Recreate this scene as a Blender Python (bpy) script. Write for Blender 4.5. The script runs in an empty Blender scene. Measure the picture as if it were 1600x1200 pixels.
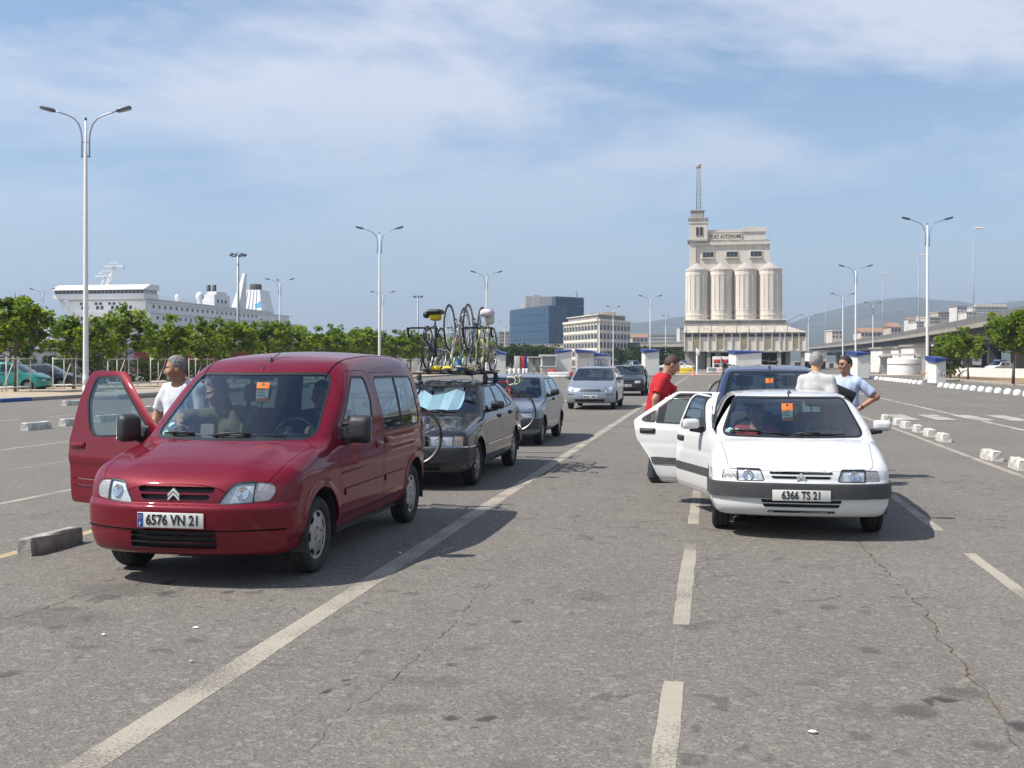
import bpy, bmesh, math, random
import numpy as np
from mathutils import Vector, Matrix, Euler
R = math.radians
S = bpy.context.scene
COL = S.collection
random.seed(7)
RNG = np.random.default_rng(7)

# ------------------------------------------------------------------ camera, light, exposure
EYE = 1.67          # eye height of the photographer, metres
FPX = 1680.0        # focal length in photo pixels (1600 wide)
HORIZON = 563.0     # horizon row in the photo
YAW = math.atan(314.0 / 1680.0)      # the lanes run along +Y, the camera looks 10.6 degrees left of them
CY, SY = math.cos(YAW), math.sin(YAW)
cam = bpy.data.cameras.new('camera')
cam.sensor_width = 36.0
cam.lens = FPX / 1600.0 * 36.0
cam.shift_y = (HORIZON - 600.0) / 1600.0
cam.clip_start = 0.1
cam.clip_end = 20000
camo = bpy.data.objects.new('camera', cam)
COL.objects.link(camo)
camo.location = (0, 0, EYE)
camo.rotation_euler = (R(90), 0, YAW)
S.camera = camo

SUN_EL = R(53)
SUN_AZ = math.atan2(-1.2, -0.54)     # direction (x, y) towards the sun: left and behind the camera
sdir = Vector((math.sin(SUN_AZ) * math.cos(SUN_EL), math.cos(SUN_AZ) * math.cos(SUN_EL), math.sin(SUN_EL)))
sun = bpy.data.lights.new('sun', 'SUN')
sun.energy = 5.0
sun.angle = R(0.5)
sun.color = (1.0, 0.95, 0.87)
suno = bpy.data.objects.new('sun', sun)
COL.objects.link(suno)
suno.rotation_euler = sdir.to_track_quat('Z', 'Y').to_euler()
suno.location = sdir * 60

S.view_settings.view_transform = 'Standard'
S.view_settings.look = 'None'
S.view_settings.gamma = 1.0
S.view_settings.use_curve_mapping = False
S.view_settings.exposure = 0.50
S.cycles.max_bounces = 8
S.cycles.transparent_max_bounces = 16
S.cycles.volume_bounces = 0
S.cycles.caustics_reflective = False
S.cycles.caustics_refractive = False
S.cycles.sample_clamp_indirect = 6.0

def build_world():
    w = bpy.data.worlds.new('World')
    S.world = w
    w.use_nodes = True
    nt = w.node_tree
    N, Lk = nt.nodes, nt.links
    bg = N['Background']
    sky = N.new('ShaderNodeTexSky')
    sky.sky_type = 'NISHITA'
    sky.sun_disc = False
    sky.sun_elevation = SUN_EL
    sky.sun_rotation = SUN_AZ
    sky.air_density = 1.15
    sky.dust_density = 0.35
    sky.ozone_density = 3.0
    # thin high cloud: noise on the plane of the cloud layer (direction / height)
    tc = N.new('ShaderNodeTexCoord')
    sep = N.new('ShaderNodeSeparateXYZ')
    Lk.new(tc.outputs['Generated'], sep.inputs[0])
    mx = N.new('ShaderNodeMath'); mx.operation = 'MAXIMUM'
    Lk.new(sep.outputs['Z'], mx.inputs[0]); mx.inputs[1].default_value = 0.0
    ad = N.new('ShaderNodeMath'); ad.operation = 'ADD'
    Lk.new(mx.outputs[0], ad.inputs[0]); ad.inputs[1].default_value = 0.10
    dx = N.new('ShaderNodeMath'); dx.operation = 'DIVIDE'
    dy = N.new('ShaderNodeMath'); dy.operation = 'DIVIDE'
    Lk.new(sep.outputs['X'], dx.inputs[0]); Lk.new(ad.outputs[0], dx.inputs[1])
    Lk.new(sep.outputs['Y'], dy.inputs[0]); Lk.new(ad.outputs[0], dy.inputs[1])
    cmb = N.new('ShaderNodeCombineXYZ')
    Lk.new(dx.outputs[0], cmb.inputs['X']); Lk.new(dy.outputs[0], cmb.inputs['Y'])
    n1 = N.new('ShaderNodeTexNoise'); n1.inputs['Scale'].default_value = 0.66
    n1.inputs['Detail'].default_value = 8; n1.inputs['Roughness'].default_value = 0.6
    n1.inputs['Distortion'].default_value = 0.25
    mp = N.new('ShaderNodeMapping'); mp.inputs['Location'].default_value = CLOUD_LOC
    Lk.new(cmb.outputs[0], mp.inputs['Vector']); Lk.new(mp.outputs[0], n1.inputs['Vector'])
    r1 = N.new('ShaderNodeValToRGB')
    r1.color_ramp.elements[0].position = 0.43; r1.color_ramp.elements[0].color = (0, 0, 0, 1)
    r1.color_ramp.elements[1].position = 0.57; r1.color_ramp.elements[1].color = (1, 1, 1, 1)
    Lk.new(n1.outputs['Fac'], r1.inputs['Fac'])
    # fewer clouds low down, where the layer is far away
    fh = N.new('ShaderNodeMapRange'); fh.clamp = True
    fh.inputs['From Min'].default_value = 0.09; fh.inputs['From Max'].default_value = 0.24
    fh.inputs['To Min'].default_value = 0.13; fh.inputs['To Max'].default_value = 0.78
    Lk.new(mx.outputs[0], fh.inputs['Value'])
    mu = N.new('ShaderNodeMath'); mu.operation = 'MULTIPLY'
    Lk.new(r1.outputs['Color'], mu.inputs[0]); Lk.new(fh.outputs[0], mu.inputs[1])
    tint = N.new('ShaderNodeMix'); tint.data_type = 'RGBA'; tint.blend_type = 'MULTIPLY'
    tint.inputs['Factor'].default_value = 1.0
    Lk.new(sky.outputs[0], tint.inputs['A'])
    tint.inputs['B'].default_value = SKY_TINT
    mix = N.new('ShaderNodeMix'); mix.data_type = 'RGBA'
    Lk.new(mu.outputs[0], mix.inputs['Factor'])
    Lk.new(tint.outputs['Result'], mix.inputs['A'])
    mix.inputs['B'].default_value = CLOUD_COL
    Lk.new(mix.outputs['Result'], bg.inputs['Color'])
    bg.inputs['Strength'].default_value = 0.10
CLOUD_LOC = (3.1, 0.7, 0.0)
SKY_TINT = (0.985, 0.995, 1.035, 1)
CLOUD_COL = (6.4, 6.6, 7.3, 1)
build_world()

# ------------------------------------------------------------------ photo pixel -> place helpers
def ground(px, py, z=0.0):
    d = (EYE - z) * FPX / (py - HORIZON)
    return at(px, d, z)
def at(px, d, z=0.0):
    xc = (px - 800.0) / FPX * d
    return Vector((xc * CY - d * SY, xc * SY + d * CY, z))
def hz(py, d):
    return EYE + (HORIZON - py) * d / FPX
def depth_of(x, y):
    return -x * SY + y * CY

# ------------------------------------------------------------------ materials
MATS = {}
def nodes_of(name):
    m = bpy.data.materials.new(name)
    m.use_nodes = True
    MATS[name] = m
    return m, m.node_tree.nodes, m.node_tree.links, m.node_tree.nodes['Principled BSDF']
def mat(name, col, rough=0.6, metal=0.0, coat=0.0, var=0.0, scale=6.0, bump=0.0, bscale=40.0, spec=0.5, tint=None, sub=0.0, coatr=0.03, streak=0):
    """plain procedural material; var = amount of noise mottling towards tint"""
    if name in MATS: return MATS[name]
    m, N, L, b = nodes_of(name)
    b.inputs['Base Color'].default_value = (*col, 1)
    b.inputs['Roughness'].default_value = rough
    b.inputs['Metallic'].default_value = metal
    b.inputs['Specular IOR Level'].default_value = spec
    if coat: b.inputs['Coat Weight'].default_value = coat; b.inputs['Coat Roughness'].default_value = coatr
    if var or bump: tc = N.new('ShaderNodeTexCoord')
    if var:
        n = N.new('ShaderNodeTexNoise'); n.inputs['Scale'].default_value = scale
        n.inputs['Detail'].default_value = 6; n.inputs['Roughness'].default_value = 0.62
        if streak:
            mp = N.new('ShaderNodeMapping'); mp.inputs['Scale'].default_value = (1, 1, streak)
            L.new(tc.outputs['Object'], mp.inputs['Vector']); L.new(mp.outputs[0], n.inputs['Vector'])
        else: L.new(tc.outputs['Object'], n.inputs['Vector'])
        mr = N.new('ShaderNodeMapRange'); mr.inputs['From Min'].default_value = 0.38; mr.inputs['From Max'].default_value = 0.68
        mr.inputs['To Max'].default_value = var
        L.new(n.outputs['Fac'], mr.inputs['Value'])
        mx = N.new('ShaderNodeMix'); mx.data_type = 'RGBA'
        mx.inputs['A'].default_value = (*col, 1)
        t = tint or tuple(c * 0.45 for c in col)
        mx.inputs['B'].default_value = (*t, 1)
        L.new(mr.outputs[0], mx.inputs['Factor']); L.new(mx.outputs['Result'], b.inputs['Base Color'])
    if bump:
        n2 = N.new('ShaderNodeTexNoise'); n2.inputs['Scale'].default_value = bscale; n2.inputs['Detail'].default_value = 4
        L.new(tc.outputs['Object'], n2.inputs['Vector'])
        bp = N.new('ShaderNodeBump'); bp.inputs['Strength'].default_value = bump; bp.inputs['Distance'].default_value = 0.01
        L.new(n2.outputs['Fac'], bp.inputs['Height']); L.new(bp.outputs[0], b.inputs['Normal'])
    return m
def paint(name, col, metal=0.25, rough=0.32, dust=0.10, spec=0.35, coat=0.9):
    """clear-coated car paint with flake sparkle and a little road dust"""
    if name in MATS: return MATS[name]
    m, N, L, b = nodes_of(name)
    tc = N.new('ShaderNodeTexCoord')
    n = N.new('ShaderNodeTexNoise'); n.inputs['Scale'].default_value = 3.5; n.inputs['Detail'].default_value = 7
    n.inputs['Roughness'].default_value = 0.7
    L.new(tc.outputs['Object'], n.inputs['Vector'])
    mr = N.new('ShaderNodeMapRange'); mr.inputs['From Min'].default_value = 0.45; mr.inputs['From Max'].default_value = 0.8
    mr.inputs['To Max'].default_value = dust
    L.new(n.outputs['Fac'], mr.inputs['Value'])
    mx = N.new('ShaderNodeMix'); mx.data_type = 'RGBA'
    mx.inputs['A'].default_value = (*col, 1); mx.inputs['B'].default_value = (0.30, 0.27, 0.23, 1)
    L.new(mr.outputs[0], mx.inputs['Factor']); L.new(mx.outputs['Result'], b.inputs['Base Color'])
    b.inputs['Metallic'].default_value = metal
    ro = N.new('ShaderNodeMapRange'); ro.inputs['To Min'].default_value = rough; ro.inputs['To Max'].default_value = rough + 0.12
    L.new(n.outputs['Fac'], ro.inputs['Value']); L.new(ro.outputs[0], b.inputs['Roughness'])
    b.inputs['Coat Weight'].default_value = coat; b.inputs['Specular IOR Level'].default_value = spec
    b.inputs['Coat Roughness'].default_value = 0.05
    n3 = N.new('ShaderNodeTexNoise'); n3.inputs['Scale'].default_value = 9.0; n3.inputs['Detail'].default_value = 2
    L.new(tc.outputs['Object'], n3.inputs['Vector'])
    bp = N.new('ShaderNodeBump'); bp.inputs['Strength'].default_value = 0.05; bp.inputs['Distance'].default_value = 0.02
    L.new(n3.outputs['Fac'], bp.inputs['Height']); L.new(bp.outputs[0], b.inputs['Normal'])
    return m
def glass(name, tint=(0.55, 0.66, 0.66), rough=0.02):
    if name in MATS: return MATS[name]
    m = bpy.data.materials.new(name); m.use_nodes = True; MATS[name] = m
    N, L = m.node_tree.nodes, m.node_tree.links
    N.remove(N['Principled BSDF'])
    out = N['Material Output']
    tr = N.new('ShaderNodeBsdfTransparent'); tr.inputs['Color'].default_value = (*tint, 1)
    gl = N.new('ShaderNodeBsdfGlossy'); gl.inputs['Roughness'].default_value = rough
    gl.inputs['Color'].default_value = (0.9, 0.95, 1, 1)
    fr = N.new('ShaderNodeFresnel'); fr.inputs['IOR'].default_value = 1.55
    geo = N.new('ShaderNodeNewGeometry')
    # the same reflectance from both sides of a thin pane
    iv = N.new('ShaderNodeMapRange'); iv.inputs['To Min'].default_value = 1.55; iv.inputs['To Max'].default_value = 1 / 1.55
    L.new(geo.outputs['Backfacing'], iv.inputs['Value']); L.new(iv.outputs[0], fr.inputs['IOR'])
    ad = N.new('ShaderNodeMath'); ad.operation = 'MULTIPLY_ADD'; ad.inputs[1].default_value = 1.5; ad.inputs[2].default_value = 0.015; ad.use_clamp = True
    L.new(fr.outputs[0], ad.inputs[0])
    mx = N.new('ShaderNodeMixShader')
    L.new(ad.outputs[0], mx.inputs['Fac']); L.new(tr.outputs[0], mx.inputs[1]); L.new(gl.outputs[0], mx.inputs[2])
    L.new(mx.outputs[0], out.inputs['Surface'])
    return m

# ------------------------------------------------------------------ objects, tags
def tag(o, label=None, cat=None, group=None, kind=None):
    if label: o['label'] = label
    if cat: o['category'] = cat
    if group: o['group'] = group
    if kind: o['kind'] = kind
    return o
def empty(name, loc=(0, 0, 0), rz=0.0, parent=None):
    o = bpy.data.objects.new(name, None); COL.objects.link(o)
    o.empty_display_size = 0.2
    o.location = loc; o.rotation_euler = (0, 0, rz)
    if parent: o.parent = parent
    return o
def thing(name, label, cat, loc=(0, 0, 0), rz=0.0, group=None):
    return tag(empty(name, loc, rz), label, cat, group)
def link(name, me, parent=None, loc=None, rot=None):
    o = bpy.data.objects.new(name, me); COL.objects.link(o)
    if parent is not None: o.parent = parent
    if loc is not None: o.location = loc
    if rot is not None: o.rotation_euler = rot
    return o
def copy_tree(o, parent=None):
    c = o.copy(); COL.objects.link(c)
    if parent is not None: c.parent = parent
    for ch in list(o.children):
        copy_tree(ch, c)
    return c

class MB:
    """collects geometry for ONE mesh object"""
    def __init__(s): s.v, s.f, s.m, s.sm = [], [], [], []
    def add(s, vs, fs, mi=0, smooth=False):
        o = len(s.v)
        s.v.extend([tuple(v) for v in vs])
        for f in fs:
            s.f.append([i + o for i in f]); s.m.append(mi); s.sm.append(smooth)
        return s
    def box(s, lo, hi, mi=0, M=None):
        (a, b, c), (d, e, f) = lo, hi
        vs = [(a, b, c), (d, b, c), (d, e, c), (a, e, c), (a, b, f), (d, b, f), (d, e, f), (a, e, f)]
        if M is not None: vs = [M @ Vector(v) for v in vs]
        return s.add(vs, [(3, 2, 1, 0), (4, 5, 6, 7), (0, 1, 5, 4), (1, 2, 6, 5), (2, 3, 7, 6), (3, 0, 4, 7)], mi)
    def rbox(s, c, size, r=0.03, n=4, mi=0, M=None, taper=None):
        """rounded box, centre c"""
        hx, hy, hzz = size[0] / 2, size[1] / 2, size[2] / 2
        r = min(r, hx, hy, hzz)
        vs, fs = [], []
        idx = {}
        def put(i, j, k):
            key = (i, j, k)
            if key in idx: return idx[key]
            p = Vector((-hx + 2 * hx * i / n, -hy + 2 * hy * j / n, -hzz + 2 * hzz * k / n))
            # spread the grid so that the corners get the points
            q = Vector([math.copysign(min(abs(v), h - r), v) for v, h in zip(p, (hx, hy, hzz))])
            if n > 2:
                q = Vector([(h - r) * max(-1, min(1, (2 * t / n - 1) * n / (n - 2))) for t, h in zip((i, j, k), (hx, hy, hzz))])
            dd = Vector([(2 * t / n - 1) if t in (0, n) else 0.0 for t in (i, j, k)])
            if dd.length > 0: dd.normalize()
            p = q + dd * r
            if taper: p = Vector(taper(p))
            p = p + Vector(c)
            if M is not None: p = M @ p
            idx[key] = len(vs); vs.append(p); return idx[key]
        for a in range(n):
            for b in range(n):
                fs.append([put(a, b, 0), put(a, b + 1, 0), put(a + 1, b + 1, 0), put(a + 1, b, 0)])
                fs.append([put(a, b, n), put(a + 1, b, n), put(a + 1, b + 1, n), put(a, b + 1, n)])
                fs.append([put(a, 0, b), put(a + 1, 0, b), put(a + 1, 0, b + 1), put(a, 0, b + 1)])
                fs.append([put(a, n, b), put(a, n, b + 1), put(a + 1, n, b + 1), put(a + 1, n, b)])
                fs.append([put(0, a, b), put(0, a, b + 1), put(0, a + 1, b + 1), put(0, a + 1, b)])
                fs.append([put(n, a, b), put(n, a + 1, b), put(n, a + 1, b + 1), put(n, a, b + 1)])
        return s.add(vs, fs, mi, True)
    def tube(s, pts, rad, n=8, mi=0, cap=True, smooth=True, closed=False):
        pts = [Vector(p) for p in pts]
        m = len(pts)
        rads = rad if isinstance(rad, (list, tuple)) else [rad] * m
        T = []
        for i in range(m):
            a = pts[(i - 1) % m] if (closed or i > 0) else pts[i]
            b = pts[(i + 1) % m] if (closed or i < m - 1) else pts[i]
            T.append((b - a).normalized())
        u = T[0].orthogonal().normalized()
        vs = []
        for i in range(m):
            u = (u - T[i] * u.dot(T[i]))
            u = u.normalized() if u.length > 1e-6 else T[i].orthogonal().normalized()
            w = T[i].cross(u)
            for k in range(n):
                a = 2 * math.pi * k / n
                vs.append(pts[i] + (u * math.cos(a) + w * math.sin(a)) * rads[i])
        fs = []
        for i in range(m if closed else m - 1):
            j = (i + 1) % m
            for k in range(n):
                k2 = (k + 1) % n
                fs.append([i * n + k, i * n + k2, j * n + k2, j * n + k])
        s.add(vs, fs, mi, smooth)
        if cap and not closed:
            o = len(s.v) - len(vs)
            s.f.append([o + k for k in range(n)][::-1]); s.m.append(mi); s.sm.append(False)
            s.f.append([o + (m - 1) * n + k for k in range(n)]); s.m.append(mi); s.sm.append(False)
        return s
    def lathe(s, prof, n=24, mi=0, axis='z', c=(0, 0, 0), smooth=True, a0=0.0, a1=2 * math.pi):
        """prof: (radius, height) pairs, turned round the axis"""
        full = abs(a1 - a0 - 2 * math.pi) < 1e-6
        cols = n if full else n + 1
        vs = []
        for r, h in prof:
            for k in range(cols):
                a = a0 + (a1 - a0) * k / n
                x, y = r * math.cos(a), r * math.sin(a)
                p = {'z': (x, y, h), 'x': (h, x, y), 'y': (y, h, x)}[axis]
                vs.append((p[0] + c[0], p[1] + c[1], p[2] + c[2]))
        fs = []
        for i in range(len(prof) - 1):
            for k in range(n):
                k2 = (k + 1) % cols if full else k + 1
                fs.append([i * cols + k, i * cols + k2, (i + 1) * cols + k2, (i + 1) * cols + k])
        return s.add(vs, fs, mi, smooth)
    def prism(s, poly, z0, z1, mi=0, M=None, axis='z'):
        n = len(poly)
        def P(a, b, h):
            p = Vector({'z': (a, b, h), 'x': (h, a, b), 'y': (a, h, b)}[axis])
            return M @ p if M is not None else p
        vs = [P(a, b, z0) for a, b in poly] + [P(a, b, z1) for a, b in poly]
        fs = [list(range(n))[::-1], [n + i for i in range(n)]]
        fs += [[i, (i + 1) % n, n + (i + 1) % n, n + i] for i in range(n)]
        return s.add(vs, fs, mi)
    def mesh(s, name, mats, recalc=True):
        me = bpy.data.meshes.new(name)
        me.from_pydata(s.v, [], s.f)
        for m in (mats if isinstance(mats, (list, tuple)) else [mats]): me.materials.append(m)
        me.polygons.foreach_set('material_index', s.m)
        me.polygons.foreach_set('use_smooth', s.sm)
        if recalc:
            bm = bmesh.new(); bm.from_mesh(me)
            bmesh.ops.recalc_face_normals(bm, faces=bm.faces); bm.to_mesh(me); bm.free()
        me.update()
        return me
    def build(s, name, mats, parent=None, loc=None, rot=None, recalc=True):
        return link(name, s.mesh(name, mats, recalc), parent, loc, rot)

def text_mesh(txt, size=0.1, ext=0.0015, sx=1.0, bold=0.0, spacing=1.0):
    cu = bpy.data.curves.new('text', 'FONT')
    cu.body = txt; cu.size = size; cu.extrude = ext; cu.offset = bold
    cu.align_x = 'CENTER'; cu.align_y = 'CENTER'; cu.space_character = spacing
    cu.resolution_u = 3
    o = bpy.data.objects.new('text', cu); COL.objects.link(o)
    dg = bpy.context.evaluated_depsgraph_get()
    me = bpy.data.meshes.new_from_object(o.evaluated_get(dg))
    bpy.data.objects.remove(o)
    me.transform(Matrix.Scale(sx, 4, (1, 0, 0)))
    me.materials.clear()
    return me
def put_text(txt, material, parent, loc, size, name='lettering', sx=1.0, bold=0.0, rot=(R(90), 0, 0), ext=0.0015, spacing=1.0):
    me = text_mesh(txt, size, ext, sx, bold, spacing); me.materials.append(material); me.name = name
    return link(name, me, parent, loc, rot)

# common materials
M_RUBBER = mat('tyre_rubber', (0.018, 0.018, 0.019), 0.85, var=0.5, scale=14, tint=(0.06, 0.055, 0.05), bump=0.3, bscale=120)
M_BLACK = mat('black_plastic', (0.022, 0.022, 0.024), 0.55, var=0.3, scale=20, tint=(0.05, 0.05, 0.05))
M_TRIM = mat('grey_plastic', (0.05, 0.052, 0.056), 0.6, var=0.4, scale=10, tint=(0.10, 0.098, 0.095), bump=0.1, bscale=200)
M_SEAL = mat('window_rubber', (0.012, 0.012, 0.013), 0.5, var=0.2, scale=8)
M_CHROME = mat('chrome', (0.75, 0.76, 0.78), 0.12, 1.0, var=0.2, scale=15)
M_ALLOY = mat('wheel_silver', (0.46, 0.46, 0.46), 0.42, 0.55, var=0.5, scale=9, tint=(0.22, 0.20, 0.18))
M_STEEL = mat('bare_steel', (0.42, 0.42, 0.43), 0.4, 0.8, var=0.4, scale=12)
M_REFL = mat('lamp_reflector', (0.74, 0.76, 0.78), 0.38, 0.12, bump=0.9, bscale=26, var=0.5, scale=30, tint=(0.45, 0.46, 0.50))
M_LENS = glass('lamp_lens', (0.88, 0.9, 0.92), 0.06)
M_GLASS = glass('car_glass', (0.38, 0.49, 0.49))
M_DARKIN = mat('cabin_lining', (0.045, 0.045, 0.05), 0.8, var=0.4, scale=6)
M_SEAT = mat('seat_cloth_grey', (0.06, 0.065, 0.075), 0.9, var=0.5, scale=30, bump=0.2)
M_DASH = mat('dashboard_plastic', (0.035, 0.037, 0.04), 0.7, var=0.3, scale=20)
M_PLATE = mat('plate_white', (0.66, 0.66, 0.63), 0.45, var=0.35, scale=18, tint=(0.45, 0.43, 0.38))
M_PLATEBLUE = mat('plate_blue', (0.02, 0.06, 0.32), 0.45, var=0.2, scale=30)
M_INK = mat('plate_black', (0.012, 0.012, 0.013), 0.5, var=0.2, scale=30)
M_ORANGE = mat('card_orange', (0.78, 0.20, 0.03), 0.7, var=0.2, scale=20)
M_CARD = mat('card_white', (0.72, 0.74, 0.74), 0.7, var=0.2, scale=20)
M_AMBER = mat('amber_lens', (0.55, 0.18, 0.03), 0.2, var=0.2, scale=20)
M_CLEARIND = mat('pale_indicator', (0.62, 0.56, 0.53), 0.35, 0.35, var=0.6, scale=30, bump=0.9, bscale=60, tint=(0.35, 0.28, 0.26))
# ------------------------------------------------------------------ car bodies: a smooth solid, cut into its panels
def pchip(pts):
    xs = np.array([p[0] for p in pts], float); ys = np.array([p[1] for p in pts], float)
    h = np.diff(xs); dl = np.diff(ys) / h
    n = len(xs); d = np.zeros(n)
    if n == 2: d[:] = dl[0]
    else:
        for i in range(1, n - 1):
            if dl[i - 1] * dl[i] > 0:
                w1 = 2 * h[i] + h[i - 1]; w2 = h[i] + 2 * h[i - 1]
                d[i] = (w1 + w2) / (w1 / dl[i - 1] + w2 / dl[i])
        d[0] = dl[0]; d[-1] = dl[-1]
    def f(x):
        x = np.asarray(x, float)
        i = np.clip(np.searchsorted(xs, x) - 1, 0, n - 2)
        t = (np.clip(x, xs[0], xs[-1]) - xs[i]) / h[i]
        t2, t3 = t * t, t * t * t
        return (ys[i] * (2 * t3 - 3 * t2 + 1) + h[i] * d[i] * (t3 - 2 * t2 + t) + ys[i + 1] * (-2 * t3 + 3 * t2) + h[i] * d[i + 1] * (t3 - t2))
    return f
def smax(a, b, k):
    h = np.maximum(k - np.abs(a - b), 0) / k
    return np.maximum(a, b) + h * h * k * 0.25
def smin(a, b, k): return -smax(-a, -b, k)

def car_sdf(p):
    top, plan, sect = pchip(p['top']), pchip(p['plan']), pchip(p['sect'])
    nose, tail, bot = pchip(p['nose']), pchip(p['tail']), pchip(p['bot'])
    roof, gw, gplan = pchip(p['roof']), pchip(p['gside']), pchip(p.get('gplan', [(0, 0), (9, 0)]))
    (wy0, wz0), (wy1, wz1) = p['ws']
    (ry0, rz0), (ry1, rz1) = p['rw']
    ws = (wy1 - wy0) / (wz1 - wz0); rs = (ry1 - ry0) / (rz1 - rz0)
    wc, rc = 1 / math.hypot(1, ws), 1 / math.hypot(1, rs)
    W = p['W']; na, npw = p.get('nosec', (0.16, 2.6)); ta, tpw = p.get('tailc', (0.08, 3.0))
    crown = p.get('crown', 0.05); rcrown = p.get('rcrown', 0.06); k = p.get('k', 0.09); kg = p.get('kg', 0.09)
    wsc = p.get('wsc', 0.22); zb = p['belt']; wheels = p['axles']; zr = p['r']; flare = p.get('flare', 0.012)
    feats = p.get('feats')
    def f(P):
        x, y, z = P[..., 0], P[..., 1], P[..., 2]
        ax = np.abs(x); q = np.minimum(ax / W, 1.2)
        side = ax - plan(y) + sect(z)
        if flare:
            for yw in wheels:
                rr = np.hypot(y - yw, z - zr)
                side = side - flare * np.exp(-((rr - p['arch'] - 0.02) / 0.035) ** 2)
        tp = z - top(y) + crown * q ** 2.2
        fr = nose(z) + na * q ** npw - y
        rr_ = y - tail(z) + ta * q ** tpw
        if feats is not None: side, tp, fr, rr_ = feats(x, y, z, side, tp, fr, rr_)
        low = smax(smax(smax(tp, side, k), smax(fr, rr_, 0.02), k * 0.9), bot(y) - z, 0.06)
        g = smax(z - roof(y) + rcrown * (ax / 0.6) ** 2, ax - gw(z) - gplan(y), kg)
        fw = (wy0 + (z - wz0) * ws + wsc * q * q - y) * wc
        rw = (y - (ry0 + (z - rz0) * rs) + 0.10 * q * q) * rc
        g = smax(g, smax(fw, rw, 0.02), p.get('kw', 0.05))
        g = np.maximum(g, (zb - 0.25) - z)
        return smin(low, g, p.get('kb', 0.03))
    return f

def grad(f, P, e=1e-3):
    G = np.empty_like(P)
    for a in range(3):
        D = np.zeros(3); D[a] = e
        G[:, a] = (f(P + D) - f(P - D)) / (2 * e)
    return G
def surface_net(f, lo, hi, h):
    nx, ny, nz = [int(math.ceil((b - a) / h)) + 1 for a, b in zip(lo, hi)]
    X = lo[0] + h * np.arange(nx); Y = lo[1] + h * np.arange(ny); Z = lo[2] + h * np.arange(nz)
    P = np.stack(np.meshgrid(X, Y, Z, indexing='ij'), -1)
    V = f(P); ins = V < 0
    c = np.zeros((nx - 1, ny - 1, nz - 1), int)
    for i in (0, 1):
        for j in (0, 1):
            for k in (0, 1):
                c += ins[i:nx - 1 + i, j:ny - 1 + j, k:nz - 1 + k]
    cell = (c > 0) & (c < 8)
    idx = -np.ones(cell.shape, int)
    ids = np.argwhere(cell); idx[cell] = np.arange(len(ids))
    acc = np.zeros((len(ids), 3)); cnt = np.zeros(len(ids))
    corners = [(i, j, k) for i in (0, 1) for j in (0, 1) for k in (0, 1)]
    for a in corners:
        for b in corners:
            if sum(abs(u - w) for u, w in zip(a, b)) == 1 and a < b:
                va = V[ids[:, 0] + a[0], ids[:, 1] + a[1], ids[:, 2] + a[2]]
                vb = V[ids[:, 0] + b[0], ids[:, 1] + b[1], ids[:, 2] + b[2]]
                m = (va < 0) != (vb < 0)
                t = np.where(m, va / np.where(m, va - vb, 1), 0)[:, None]
                pt = np.array(a) + t * (np.array(b) - np.array(a))
                acc[m] += pt[m]; cnt[m] += 1
    verts = np.array(lo) + h * (ids + acc / cnt[:, None])
    for _ in range(4):
        v = f(verts); g = grad(f, verts)
        n2 = np.maximum((g * g).sum(1), 0.05)
        st = -(v / n2)[:, None] * g
        ln = np.linalg.norm(st, axis=1, keepdims=True)
        verts = verts + st * np.minimum(1, 0.5 * h / np.maximum(ln, 1e-9))
    faces = []
    for ax in range(3):
        sl0 = [slice(None)] * 3; sl1 = [slice(None)] * 3
        sl0[ax] = slice(0, -1); sl1[ax] = slice(1, None)
        A, B = ins[tuple(sl0)], ins[tuple(sl1)]
        e = np.argwhere(A != B)
        o1, o2 = [(1, 2), (2, 0), (0, 1)][ax]
        e = e[(e[:, o1] > 0) & (e[:, o2] > 0) & (e[:, o1] < [nx, ny, nz][o1] - 1) & (e[:, o2] < [nx, ny, nz][o2] - 1)]
        def cid(d1, d2):
            q = e.copy(); q[:, o1] -= d1; q[:, o2] -= d2
            return idx[q[:, 0], q[:, 1], q[:, 2]]
        quad = np.stack([cid(1, 1), cid(0, 1), cid(0, 0), cid(1, 0)], 1)
        flip = ~A[e[:, 0], e[:, 1], e[:, 2]]
        quad[flip] = quad[flip][:, ::-1]
        faces.append(quad)
    return verts, np.concatenate(faces)

def rpoly(pts, r=0.04, n=4):
    """polygon with rounded corners; a point may carry its own radius"""
    out = []
    m = len(pts)
    for i in range(m):
        p = Vector(pts[i][:2]); a = Vector(pts[i - 1][:2]); b = Vector(pts[(i + 1) % m][:2])
        rr = pts[i][2] if len(pts[i]) > 2 else r
        u, w = (a - p), (b - p)
        lu, lw = u.length, w.length
        u.normalize(); w.normalize()
        ang = u.angle(w)
        t = min(rr / math.tan(ang / 2) if ang < 3.1 else 0, 0.48 * lu, 0.48 * lw)
        if t < 1e-4 or n < 1: out.append((p.x, p.y)); continue
        p0, p1 = p + u * t, p + w * t
        for k in range(n + 1):
            s_ = k / n
            q = p0 * (1 - s_) ** 2 + p * 2 * s_ * (1 - s_) + p1 * s_ ** 2
            out.append((q.x, q.y))
    return out
def grow(poly, d):
    """offset a polygon outwards by d"""
    n = len(poly)
    ar = sum(poly[i][0] * poly[(i + 1) % n][1] - poly[(i + 1) % n][0] * poly[i][1] for i in range(n))
    s = 1 if ar > 0 else -1
    out = []
    for i in range(n):
        a, p, b = Vector(poly[i - 1]), Vector(poly[i]), Vector(poly[(i + 1) % n])
        e1, e2 = (p - a), (b - p)
        n1 = Vector((e1.y, -e1.x)).normalized() * s; n2 = Vector((e2.y, -e2.x)).normalized() * s
        m = (n1 + n2)
        m = m.normalized() if m.length > 1e-6 else n1
        q = p + m * d / max(0.5, m.dot(n1))
        out.append((q.x, q.y))
    return out
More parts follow.
